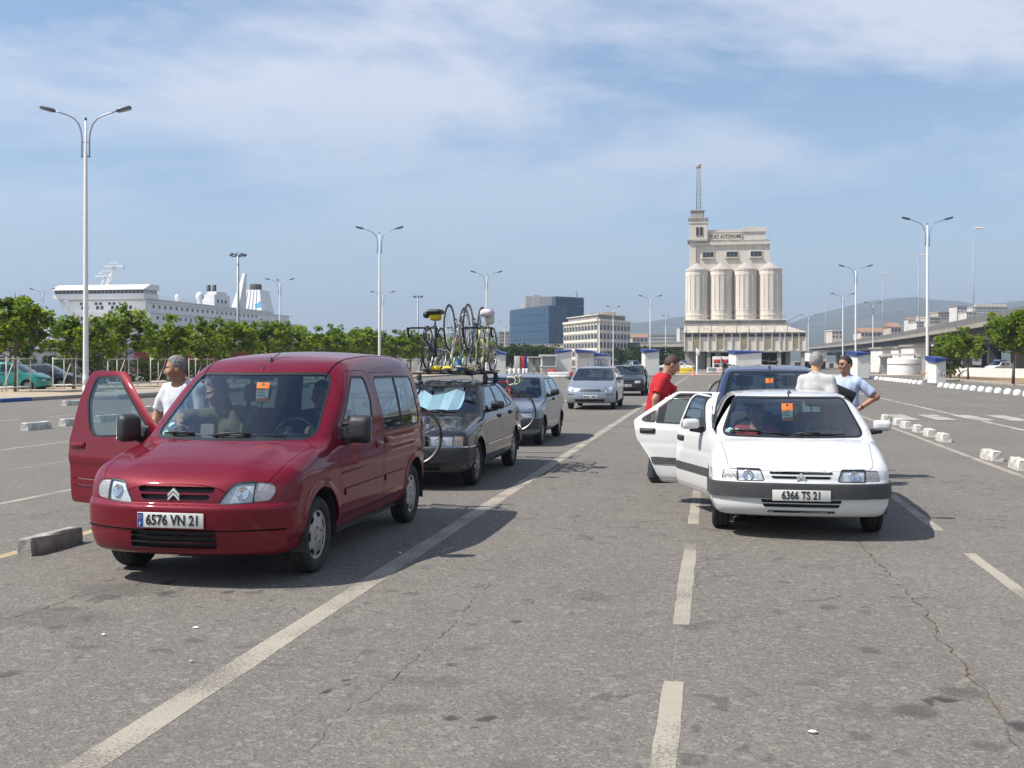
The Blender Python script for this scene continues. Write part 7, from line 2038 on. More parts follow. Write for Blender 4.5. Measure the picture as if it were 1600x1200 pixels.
MPV = small_car(name='people_carrier', cat='car', label='dark blue people carrier parked right behind the white hatchback', X=0.86, Y=15.3, shell=MPV_SHELL, paint=P_NAVY, h=0.042,
    ws_poly=[(-0.74, 1.03), (0.74, 1.03), (0.60, 1.485, 0.07), (-0.60, 1.485, 0.07)], rw_poly=[(-0.6, 1.1), (0.6, 1.1), (0.52, 1.46), (-0.52, 1.46)],
    windows=[[(1.36, 1.06, 0.02), (2.30, 1.07, 0.03), (2.30, 1.49, 0.03), (1.92, 1.48, 0.06)], [(2.38, 1.07, 0.02), (3.30, 1.08, 0.02), (3.25, 1.47, 0.06), (2.38, 1.49, 0.02)]],
    doors=[dict(name='front_door', poly=[(1.22, 0.29, 0.03), (2.34, 0.29, 0.02), (2.34, 1.53, 0.03), (1.86, 1.51, 0.08), (1.30, 1.08, 0.02), (1.22, 1.0, 0.04)], hinge=1.22, handle=(2.2, 0.94))],
    mirror=(1.46, 1.10), mirror_mat=P_NAVY, plate=(0.44, '', False), plate_out=0.02, lamp=[(0.40, 0.64, 0.03), (0.72, 0.66, 0.05), (0.76, 0.80, 0.06), (0.50, 0.78, 0.06)], aerial=(1.86, 1.545, 0.25), cabin=dict(seat_z=0.46, back=0.62), glass=glass('car_glass_sky_tint', (0.26, 0.34, 0.40)))  # reflected sky put into the darker, bluer tint of this windscreen
del MPV['band']
PALE = small_car(label='pale blue small hatchback behind the dark grey saloon', X=-4.08, Y=20.35, paint=P_BLUEGREY, h=0.04, plate=(0.44, '', False), plate_out=0.03, aerial=(1.75, 1.345, 0.05))
CARS = {}
for key, spec in (('van', VAN), ('zx', ZX), ('sal', SAL), ('pale', PALE), ('mpv', MPV), ('civic', CIVIC), ('golf', GOLF)):
    CARS[key] = build_car(spec)
def parked(spec, px, d, rz, z=0.004):
    p = at(px, d); spec = dict(spec, X=p.x, Y=p.y, rz=rz); r, s_, d_ = build_car(spec); r.location.z = z
    # turn about the middle of the car
    L = spec['shell']['L']; off = Matrix.Rotation(rz, 3, 'Z') @ Vector((0, L / 2, 0)); r.location.x -= off.x; r.location.y -= off.y
    return r
def coarse(**kw): return small_car(h=0.075, fine=0, mirror_mat=M_BLACK, **kw)
TEAL = coarse(label='teal people carrier parked behind the first tree guard at left', paint=P_TEAL, name='people_carrier')
TEAL.update(shell=MPV_SHELL, ws_poly=MPV['ws_poly'], rw_poly=MPV['rw_poly'], windows=MPV['windows'], doors=MPV['doors'], mirror=MPV['mirror']); TEAL.pop('band')
parked(TEAL, 18, 58, R(100))
DARK2 = coarse(label='black car parked beyond the teal one, half hidden behind it', paint=paint('parked_black_paint', (0.016, 0.018, 0.03), 0.3, 0.3, 0.05))
DARK2.update(shell=CIVIC_SHELL, ws_poly=CIVIC['ws_poly'], rw_poly=CIVIC['rw_poly'], windows=CIVIC['windows'], doors=CIVIC['doors']); DARK2.pop('band')
parked(DARK2, 72, 63, R(100))
WH2 = coarse(label='white saloon with luggage on its roof parked behind the right trees', paint=paint('parked_white_paint', (0.72, 0.72, 0.70), 0.0, 0.4, 0.05))
wr = parked(WH2, 1560, 135, R(-52), 0.14)
b = MB(); b.rbox((0, 2.2, 1.50), (1.0, 1.4, 0.22), 0.08); b.build('roof_load', [mat('roof_load_blue', (0.10, 0.17, 0.28), 0.7, var=0.5, scale=5)], wr)
for i, (px, d, rz, lab) in enumerate(((993, 175, R(20), 'small far white car left of the tall booth, below the overpass'), (1043, 165, R(-80), 'far pale car between the tall booth and the silo'), (1068, 170, R(70), 'far white car by the left pier of the silo'), (985, 190, R(-30), 'far pale car among the clutter right of the office, behind another'))):
    c = copy_tree(wr); L = 3.7; p = at(px, d); off = Matrix.Rotation(rz, 3, 'Z') @ Vector((0, L / 2, 0)); c.location = (p.x - off.x, p.y - off.y, 0); c.rotation_euler = (0, 0, rz); c['label'] = lab; c['group'] = 'far parked cars'
# ------------------------------------------------------------------ bicycles
WHEEL_M = {}
def wheel_meshes():
    if WHEEL_M: return WHEEL_M
    r = 0.335
    t = MB(); n = 40
    t.tube([(0, r * math.cos(2 * math.pi * k / n), r * math.sin(2 * math.pi * k / n)) for k in range(n)], 0.0125, 8, closed=True)
    WHEEL_M['tyre'] = t.mesh('tyre', [M_RUBBER])
    q = MB(); q.lathe([(r - 0.010, -0.009), (r - 0.028, -0.008), (r - 0.028, 0.008), (r - 0.010, 0.009), (r - 0.010, -0.009)], n, 0, 'x')
    WHEEL_M['rim'] = q.mesh('rim', [M_STEEL])
    s = MB()
    for k in range(20):
        a = 2 * math.pi * k / 20; sg = 0.025 if k % 2 else -0.025; a2 = a + (0.5 if k % 4 < 2 else -0.5)
        s.tube([(sg, 0.022 * math.cos(a2), 0.022 * math.sin(a2)), (0, (r - 0.02) * math.cos(a), (r - 0.02) * math.sin(a))], 0.0016, 4, cap=False)
    s.lathe([(0, -0.05), (0.012, -0.045), (0.014, -0.03), (0.024, -0.026), (0.024, -0.022), (0.013, -0.018), (0.013, 0.018), (0.024, 0.022), (0.024, 0.026), (0.014, 0.03), (0.012, 0.045), (0, 0.05)], 12, 0, 'x')
    WHEEL_M['spokes'] = s.mesh('spokes', [M_STEEL])
    return WHEEL_M
def bike_wheel(parent, loc):
    m = wheel_meshes()
    o = link('wheel', m['tyre'], parent, loc); link('rim', m['rim'], o); link('spokes', m['spokes'], o)
    return o
def bicycle(label, M, frame_col, tape_col, front=True, rear=True, bottle=None, saddle=True, group='racing bicycles on the cars'):
    """local: front towards -y, wheels stand on z = 0 at y = 0 (front axle) and y = 0.99 (rear axle)"""
    t = thing('bicycle', label, 'bicycle', (0, 0, 0), 0, group)
    t.matrix_world = M
    FA, RA, BB = Vector((0, 0, 0.335)), Vector((0, 0.99, 0.335)), Vector((0, 0.585, 0.27))
    HT, HB, ST = Vector((0, 0.155, 0.865)), Vector((0, 0.115, 0.735)), Vector((0, 0.735, 0.80))
    f = MB()
    f.tube([HB, HT], 0.019, 8); f.tube([HT + Vector((0, 0.01, -0.025)), ST], 0.0145, 8); f.tube([HB + Vector((0, 0.006, 0.02)), BB], 0.0165, 8); f.tube([BB, ST + Vector((0, 0.012, 0.04))], 0.0145, 8)
    for s in (-1, 1):
        f.tube([BB + Vector((s * 0.02, 0, 0)), Vector((s * 0.045, 0.80, 0.31)), RA + Vector((s * 0.062, 0, 0))], 0.0095, 6)
        f.tube([ST + Vector((s * 0.012, 0, -0.02)), RA + Vector((s * 0.060, 0, 0.01))], 0.0075, 6)
    f.tube([BB + Vector((-0.035, 0, 0)), BB + Vector((0.035, 0, 0))], 0.022, 10)
    f.build('frame', [frame_col], t)
    k = MB()
    for s in (-1, 1): k.tube([HB + Vector((s * 0.015, 0, 0)), HB + Vector((s * 0.05, -0.008, -0.06)), Vector((s * 0.052, 0.045, 0.48)), FA + Vector((s * 0.052, 0, 0))], [0.014, 0.013, 0.011, 0.008], 6)
    k.build('fork', [frame_col], t)
    if front: bike_wheel(t, FA)
    if rear: bike_wheel(t, RA)
    h = MB()
    C = HT + Vector((0, -0.085, 0.055))
    h.tube([HT, HT + Vector((0, -0.01, 0.05)), C], 0.014, 8)
    hb = h.build('stem', [M_STEEL], t)
    d = MB()
    for s in (-1, 1):
        d.tube([C, C + Vector((s * 0.19, 0, 0)), C + Vector((s * 0.21, -0.03, 0)), C + Vector((s * 0.212, -0.085, -0.012)), C + Vector((s * 0.212, -0.105, -0.06)), C + Vector((s * 0.212, -0.075, -0.115)), C + Vector((s * 0.212, 0.01, -0.135))], 0.0145, 8)
        d.rbox(C + Vector((s * 0.212, -0.105, 0.012)), (0.03, 0.055, 0.05), 0.012); d.tube([C + Vector((s * 0.212, -0.125, 0.015)), C + Vector((s * 0.212, -0.145, -0.03)), C + Vector((s * 0.212, -0.12, -0.09))], 0.006, 6)
    d.build('handlebar', [tape_col], t)
    sp = ST + Vector((0, 0.035, 0.145))
    if saddle:
        MB().tube([ST, sp], 0.0135, 8).build('seat_post', [M_STEEL], t)
        s_ = MB()
        def tp(p):
            u = (p.y + 0.14) / 0.28
            return (p.x * (0.32 + 0.75 * u * u), p.y, p.z + 0.012 * math.cos(u * 5))
        s_.rbox(sp + Vector((0, 0.0, 0.035)), (0.145, 0.28, 0.05), 0.024, 6, 0, None, tp); s_.build('saddle', [M_BLACK], t)
    c = MB()
    c.lathe([(0.098, 0.045), (0.098, 0.049), (0.06, 0.049), (0.06, 0.045), (0.098, 0.045)], 28, 0, 'x', BB)
    for a in range(5): c.tube([BB + Vector((0.045, 0, 0)), BB + Vector((0.047, 0.07 * math.cos(a * 1.2566), 0.07 * math.sin(a * 1.2566)))], 0.007, 5)
    for s, a in ((1, 0.9), (-1, 0.9 + math.pi)):
        e = BB + Vector((s * 0.07, 0.17 * math.cos(a), 0.17 * math.sin(a)))
        c.tube([BB + Vector((s * 0.055, 0, 0)), e], [0.012, 0.009], 6); c.rbox(e + Vector((s * 0.05, 0, 0)), (0.09, 0.06, 0.022), 0.008)
    c.tube([BB + Vector((0.047, -0.02, 0.097)), RA + Vector((0.047, 0, 0.04))], 0.004, 4); c.tube([BB + Vector((0.047, -0.02, -0.097)), RA + Vector((0.047, -0.03, -0.10)), RA + Vector((0.047, 0, -0.04))], 0.004, 4)
    for q in range(4): c.lathe([(0.030 + 0.006 * q, 0.036 - 0.006 * q), (0.030 + 0.006 * q, 0.038 - 0.006 * q), (0.01, 0.038 - 0.006 * q)], 18, 0, 'x', RA)
    c.build('crankset', [M_STEEL], t)
    if bottle is not None:
        b = MB(); p0 = HB.lerp(BB, 0.32) + Vector((0, 0.045, 0.03)); p1 = HB.lerp(BB, 0.66) + Vector((0, 0.045, 0.03))
        b.tube([p0.lerp(p1, -0.16), p0.lerp(p1, -0.08), p0, p0.lerp(p1, 0.1), p1], [0.012, 0.014, 0.026, 0.036, 0.036], 10); b.build('water_bottle', [bottle], t)
    return t, sp
Mx = Matrix
F_BLACK = paint('frame_black', (0.02, 0.02, 0.024), 0.2, 0.3, 0.05); F_WHITE = paint('frame_white', (0.62, 0.64, 0.62), 0.0, 0.3, 0.05); F_YELL = paint('frame_pale_yellow', (0.62, 0.60, 0.25), 0.0, 0.3, 0.05); F_BLUE = paint('frame_blue', (0.03, 0.12, 0.35), 0.2, 0.3, 0.05); F_RED = paint('frame_red', (0.38, 0.03, 0.03), 0.2, 0.3, 0.05); F_SIL = paint('frame_silver', (0.16, 0.18, 0.21), 0.5, 0.3, 0.05)
T_BLACK = mat('bar_tape_black', (0.03, 0.03, 0.03), 0.9, var=0.3, scale=40); T_WHITE = mat('bar_tape_cream', (0.55, 0.55, 0.42), 0.9, var=0.4, scale=40)
B_BLUE = mat('bottle_blue', (0.04, 0.20, 0.45), 0.4, var=0.2, scale=20); B_ORANGE = mat('bottle_orange', (0.62, 0.24, 0.05), 0.4, var=0.2, scale=20); B_WHITE = mat('bottle_white', (0.62, 0.62, 0.62), 0.4, var=0.2, scale=20); B_YELL = mat('bag_yellow', (0.72, 0.55, 0.02), 0.7, var=0.3, scale=20)
SX, SY = SAL['X'], SAL['Y']
RAIL = 1.515
rk = thing('roof_rack', 'black roof rack with long channels on the dark grey saloon', 'roof rack', (SX, SY, 0))
for y in (2.35, 3.12):
    b = MB(); b.rbox((0, y, 1.475), (1.30, 0.05, 0.03), 0.01); b.build('crossbar', [M_BLACK], rk)
    for s in (-1, 1):
        b = MB(); b.tube([(s * 0.60, y, 1.475), (s * 0.63, y, 1.41), (s * 0.615, y, 1.32)], [0.03, 0.035, 0.03], 6); b.rbox((s * 0.61, y, 1.38), (0.06, 0.10, 0.12), 0.02); b.build('foot', [M_BLACK], rk)
for x in (-0.25, 0.08, 0.34, 0.56):
    b = MB(); b.rbox((x, 2.85, 1.503), (0.06, 1.50, 0.022), 0.008); b.rbox((x, 2.18, 1.53), (0.09, 0.10, 0.06), 0.02); b.tube([(x - 0.05, 2.45, 1.51), (x - 0.05, 2.55, 1.75)], 0.012, 6); b.build('channel', [M_BLACK], rk)
tilt = math.atan2(0.335 - 0.05, 0.99)
def mounted(x, y0, face=1):
    # fork clamped low on the rack, rear wheel standing in the channel
    M = Mx.Translation((SX + x, SY + y0, RAIL + 0.05)) @ Mx.Rotation(tilt, 4, 'X') @ Mx.Translation((0, 0, -0.335))
    if face < 0: M = Mx.Translation((SX + x, SY + y0, RAIL + 0.05)) @ Mx.Rotation(math.pi, 4, 'Z') @ Mx.Rotation(tilt, 4, 'X') @ Mx.Translation((0, 0, -0.335))
    return M
b1, s1 = bicycle('black racing bicycle leftmost on the roof, its handlebar low in front', mounted(-0.25, 2.15), F_BLACK, T_BLACK, False, True, B_BLUE)
b2, s2 = bicycle('white racing bicycle turned upside down on the roof, wheels in the air, left one', Mx.Translation((SX + 0.08, SY + 2.30, RAIL + 0.98)) @ Mx.Rotation(math.pi, 4, 'Y'), F_WHITE, T_WHITE, True, True, B_ORANGE)
b3, s3 = bicycle('blue-grey racing bicycle upside down on the roof, right of the inverted white one', Mx.Translation((SX + 0.34, SY + 2.42, RAIL + 0.99)) @ Mx.Rotation(math.pi, 4, 'Y'), F_SIL, T_WHITE, True, True, B_WHITE)
b4, s4 = bicycle('pale yellow racing bicycle rightmost on the roof with a white saddle cover', mounted(0.56, 2.20), F_YELL, T_BLACK, False, True, B_WHITE)
def on_bike(b, p): return b.matrix_world @ p
p = on_bike(b1, s1)
bg = thing('saddle_bag', 'black and yellow bag strapped on the saddle of the black roof bicycle', 'bag', p)
b = MB(); b.rbox((0.02, -0.05, -0.035), (0.17, 0.20, 0.11), 0.045, 5); b.build('pouch', [B_YELL], bg)
b = MB(); b.rbox((0.02, -0.04, 0.045), (0.22, 0.30, 0.075), 0.035, 5); b.rbox((-0.12, -0.05, 0.0), (0.10, 0.16, 0.10), 0.04, 5); b.build('flap', [M_BLACK], bg)
p = on_bike(b4, s4)
b = MB(); b.rbox((0.0, -0.02, 0.02), (0.19, 0.28, 0.12), 0.05, 6); b.rbox((0.03, 0.03, -0.07), (0.13, 0.16, 0.16), 0.05, 5)
tag(b.build('saddle_cover', [mat('cover_white', (0.62, 0.60, 0.62), 0.8, var=0.5, scale=12, tint=(0.5, 0.36, 0.36))], None, p), 'whitish cloth cover tied over the saddle of the yellow roof bicycle', 'saddle cover')
for (x, y, c, lab) in ((-0.12, 2.25, B_YELL, 'yellow strap bundle lying on the roof rack, left one'), (0.06, 2.22, B_YELL, 'small yellow strap bundle in the middle of the roof rack'), (0.40, 2.20, mat('strap_tan', (0.40, 0.30, 0.16), 0.9, var=0.4, scale=20), 'tan cloth bundle on the right of the roof rack'), (0.20, 2.4, B_BLUE, 'blue bottle standing among the roof bicycles')):
    b = MB()
    if 'bottle' in lab: b.lathe([(0, 0.22), (0.014, 0.22), (0.016, 0.19), (0.034, 0.17), (0.036, 0.02), (0.03, 0), (0, 0)], 14)
    else: b.rbox((0, 0, 0.035), (0.13, 0.10, 0.07), 0.03, 5); b.rbox((0.05, -0.03, 0.03), (0.07, 0.09, 0.05), 0.02, 4)
    tag(b.build('bottle' if 'bottle' in lab else 'strap_bundle', [c], None, (SX + x, SY + y, 1.515)), lab, 'bottle' if 'bottle' in lab else 'strap')
# front wheels taken out of the fork-mounted bicycles, clamped upright on the bars
for (x, y, bk) in ((-0.40, 2.85, b1), (0.46, 2.75, b4)):
    m = wheel_meshes(); o = link('wheel', m['tyre'], bk)
    o.matrix_local = bk.matrix_world.inverted() @ Mx.Translation((SX + x, SY + y, 1.515 + 0.345))
    link('rim', m['rim'], o); link('spokes', m['spokes'], o)
    MB().tube([(0.05, 0, -0.36), (0.05, 0, 0.0), (-0.04, 0, 0.0)], 0.012, 6).build('wheel_clamp', [M_BLACK], o)
# hung crosswise behind the cars
def hung(cx, y, z, flip=1): return Mx.Translation((cx + flip * 0.495, y, z - 0.335)) @ Mx.Rotation(flip * math.pi / 2, 4, 'Z')
bicycle('silver racing bicycle hung on the back of the red van, one wheel showing', hung(-3.80, 11.62, 0.82), F_SIL, T_BLACK, True, True)
bicycle('red racing bicycle hung across the back of the dark grey saloon', hung(-3.78, 17.95, 0.80), F_RED, T_WHITE, True, True)
bicycle('dark bicycle hung on the back of the blue people carrier', hung(0.74, 19.85, 1.0, -1), F_BLACK, T_BLACK, True, True)
def carrier(X, Y0, Y1, z, label):
    t = thing('bicycle_carrier', label, 'bicycle carrier', (X, Y0, 0))
    b = MB()
    for s in (-0.3, 0.3): b.tube([(s, -0.06, z - 0.1), (s, Y1 - Y0 + 0.05, z + 0.32)], 0.016, 6); b.tube([(s, -0.05, z - 0.1), (s, -0.02, z - 0.6)], 0.016, 6)
    b.tube([(-0.34, Y1 - Y0, z + 0.30), (0.34, Y1 - Y0, z + 0.30)], 0.016, 6); b.build('carrier_frame', [M_BLACK], t)
carrier(-3.85, 11.38, 11.62, 0.95, 'black bicycle carrier on the tailgate of the red van')
carrier(-3.85, 17.66, 17.95, 0.92, 'black bicycle carrier on the boot of the dark grey saloon')
carrier(0.80, 19.55, 19.85, 1.12, 'black bicycle carrier on the tailgate of the people carrier')

# ------------------------------------------------------------------ permits hanging in the windscreens, sunshade, stickers
def permit(X, Y0, spec, x, z, w, h, label):
    y = ws_y(spec['shell'], x, z) + 0.045
    t = thing('permit_card', label, 'permit card', (X + x, Y0 + y, z), 0, 'orange permit cards in windscreens')
    t.rotation_euler = (R(-14), 0, R(2))
    b = MB(); b.rbox((0, 0, 0), (w, 0.003, h), 0.0012, 4); b.build('card', [M_ORANGE], t)
    b = MB(); b.add([(-w / 2 + 0.004, -0.0025, -h * 0.36), (w / 2 - 0.004, -0.0025, -h * 0.27), (w / 2 - 0.004, -0.0025, h * 0.16), (w * 0.1, -0.0025, h * 0.06), (-w / 2 + 0.004, -0.0025, h * 0.10)], [list(range(5))]); b.build('white_band', [M_CARD], t)
    b = MB()
    for k in range(5): b.tube([(-w * 0.36 + k * w * 0.12, -0.004, -h * 0.02 + 0.008 * (k % 2)), (-w * 0.30 + k * w * 0.12, -0.004, -h * 0.09 + 0.012 * ((k + 1) % 2))], 0.0028, 4)
    b.box((-w * 0.38, -0.0045, -h * 0.20), (w * 0.25, -0.0035, -h * 0.165)); b.build('lettering', [mat('card_ink', (0.03, 0.14, 0.22), 0.7, var=0.2, scale=30)], t)
    b = MB(); b.lathe([(0.013, -0.0025), (0.013, 0.0025), (0.0, 0.0025), (0, -0.0025), (0.013, -0.0025)], 14, 0, 'y', (0, 0, h * 0.40)); b.build('hook_hole', [M_BLACK], t)
permit(VAN['X'], VAN['Y'], VAN, 0.10, 1.40, 0.115, 0.165, 'orange permit card hanging in the windscreen of the red van')
permit(ZX['X'], ZX['Y'], ZX, -0.03, 1.125, 0.115, 0.185, 'orange permit card hanging in the windscreen of the white hatchback')
permit(MPV['X'], MPV['Y'], MPV, -0.02, 1.31, 0.115, 0.18, 'orange permit card hanging in the windscreen of the blue people carrier')
def sunshade():
    foil = mat('silver_foil', (0.72, 0.88, 0.92), 0.32, 0.35, bump=0.8, bscale=11, var=0.4, scale=6, tint=(0.55, 0.72, 0.80))  # sky reflection put into the bluish base colour of the foil
    xs = [-0.66, -0.50, -0.33, -0.17, 0.0, 0.16, 0.31, 0.42, 0.47]
    tops = [1.24, 1.26, 1.25, 1.235, 1.17, 1.20, 1.255, 1.22, 1.12]
    bots = [0.985, 0.98, 0.985, 0.975, 0.975, 0.985, 0.98, 0.98, 1.02]
    b = MB(); vs = []
    for i, x in enumerate(xs):
        k = 0.10 * (i % 2)
        for q in range(5):
            z = bots[i] + (tops[i] - bots[i]) * q / 4
            y = ws_y(SAL['shell'], x, z) + 0.06 + k + 0.012 * math.sin(7 * q + 3 * i)
            vs.append((x, y, z))
    n = len(xs)
    fs = [[5 * i + q, 5 * (i + 1) + q, 5 * (i + 1) + q + 1, 5 * i + q + 1] for i in range(n - 1) for q in range(4)]
    b.add(vs, fs); b.add([(x, y + 0.004, z) for x, y, z in vs], [f[::-1] for f in fs])
    tag(b.build('sunshade', [foil], None, (SX, SY, 0), recalc=False), 'crumpled silver sunshade behind the windscreen of the dark grey saloon', 'sunshade')
sunshade()
def sticker(root_name, X, Y0, spec, x, z, r, col, label):
    y = ws_y(spec['shell'], x, z)
    b = MB(); b.lathe([(r, -0.001), (r, 0.001), (0, 0.001), (0, -0.001), (r, -0.001)], 16, 0, 'y'); 
    o = b.build('windscreen_sticker', [col], None, (X + x, Y0 + y + 0.010, z), (R(-40), 0, 0)); tag(o, label, 'sticker')
G_ST = mat('sticker_green', (0.25, 0.50, 0.36), 0.6, var=0.5, scale=40); C_ST = mat('sticker_cyan', (0.30, 0.55, 0.60), 0.6, var=0.5, scale=40)
sticker('van', VAN['X'], VAN['Y'], VAN, -0.585, 1.125, 0.030, C_ST, 'round pale sticker low in the left corner of the red van windscreen, upper one')
sticker('van', VAN['X'], VAN['Y'], VAN, -0.60, 1.065, 0.028, G_ST, 'round greenish sticker lowest in the left corner of the red van windscreen')
sticker('zx', ZX['X'], ZX['Y'], ZX, -0.615, 0.945, 0.026, G_ST, 'round green sticker low in the corner of the white hatchback windscreen')
sticker('zx', ZX['X'], ZX['Y'], ZX, -0.555, 0.945, 0.024, C_ST, 'pale sticker beside the green one in the white hatchback windscreen')
# wind deflector on the red van doors
# ------------------------------------------------------------------ people: bodies as one smooth surface over a posed skeleton
def cone(P, a, b, ra, rb, f=None, flat=1.0):
    a = np.asarray(a, float); b = np.asarray(b, float)
    ba = b - a; t = np.clip(((P - a) @ ba) / max(ba @ ba, 1e-9), 0, 1)
    v = P - a - t[..., None] * ba
    d2 = (v * v).sum(-1)
    if f is not None: d2 = d2 + (v @ f) ** 2 * (1 / flat ** 2 - 1)
    return (np.sqrt(d2) - (ra + (rb - ra) * t)) * (1.0 if f is None else 0.8)
def ell(P, c, r):
    q = (P - np.asarray(c)) / np.asarray(r)
    l = np.sqrt((q * q).sum(-1)); return (l - 1) * min(r)
def sunion(ds, k):
    d = ds[0]
    for e in ds[1:]: d = smin(d, e, k)
    return d
def net_obj(f, pts, pad, h):
    P = np.array(pts); lo = P.min(0) - pad; hi = P.max(0) + pad
    return surface_net(f, lo, hi, h)
STAND = dict(pelvis=(0, 0.01, 0.95), waist=(0, 0.0, 1.10), chest=(0, 0.0, 1.30), neck=(0, 0.015, 1.475), head=(0, -0.01, 1.635),
    sl=(0.178, 0.01, 1.392), el=(0.245, 0.04, 1.13), wl=(0.26, -0.02, 0.88), sr=(-0.178, 0.01, 1.392), er=(-0.245, 0.04, 1.13), wr=(-0.26, -0.02, 0.88),
    hl=(0.09, 0.01, 0.92), kl=(0.105, -0.015, 0.50), al=(0.11, 0.03, 0.09), tl=(0.125, -0.13, 0.035), hr=(-0.09, 0.01, 0.92), kr=(-0.105, -0.015, 0.50), ar=(-0.11, 0.03, 0.09), tr=(-0.125, -0.13, 0.035))
SIT = dict(pelvis=(0, 0.05, 0.12), waist=(0, 0.10, 0.27), chest=(0, 0.13, 0.47), neck=(0, 0.14, 0.645), head=(0, 0.09, 0.80),
    sl=(0.185, 0.13, 0.59), el=(0.25, 0.0, 0.34), wl=(0.16, -0.24, 0.40), sr=(-0.185, 0.13, 0.59), er=(-0.25, 0.0, 0.34), wr=(-0.16, -0.24, 0.40),
    hl=(0.09, 0.03, 0.12), kl=(0.13, -0.42, 0.16), al=(0.13, -0.56, -0.24), tl=(0.14, -0.74, -0.26), hr=(-0.09, 0.03, 0.12), kr=(-0.13, -0.42, 0.16), ar=(-0.13, -0.56, -0.24), tr=(-0.14, -0.74, -0.26))
def skin_mat(name, c): return mat(name, c, 0.55, var=0.35, scale=14, tint=(c[0] * 0.8, c[1] * 0.62, c[2] * 0.55), bump=0.06, bscale=160)
M_SKIN = skin_mat('skin_tanned', (0.40, 0.21, 0.13)); M_SKIN2 = skin_mat('skin_fair', (0.50, 0.29, 0.20))
M_BROW = mat('brow_dark', (0.05, 0.035, 0.028), 0.8, var=0.2, scale=30); M_LIP = mat('lip', (0.32, 0.13, 0.10), 0.5, var=0.2, scale=40)
M_EYEW = mat('eye_white', (0.55, 0.53, 0.50), 0.3, var=0.1, scale=30); M_BEARD = mat('grey_beard', (0.36, 0.33, 0.30), 0.9, var=0.7, scale=60, tint=(0.18, 0.15, 0.13))
def cloth_mat(name, c, var=0.35): return mat(name, c, 0.9, var=var, scale=7, tint=tuple(x * 0.72 for x in c), bump=0.25, bscale=300)

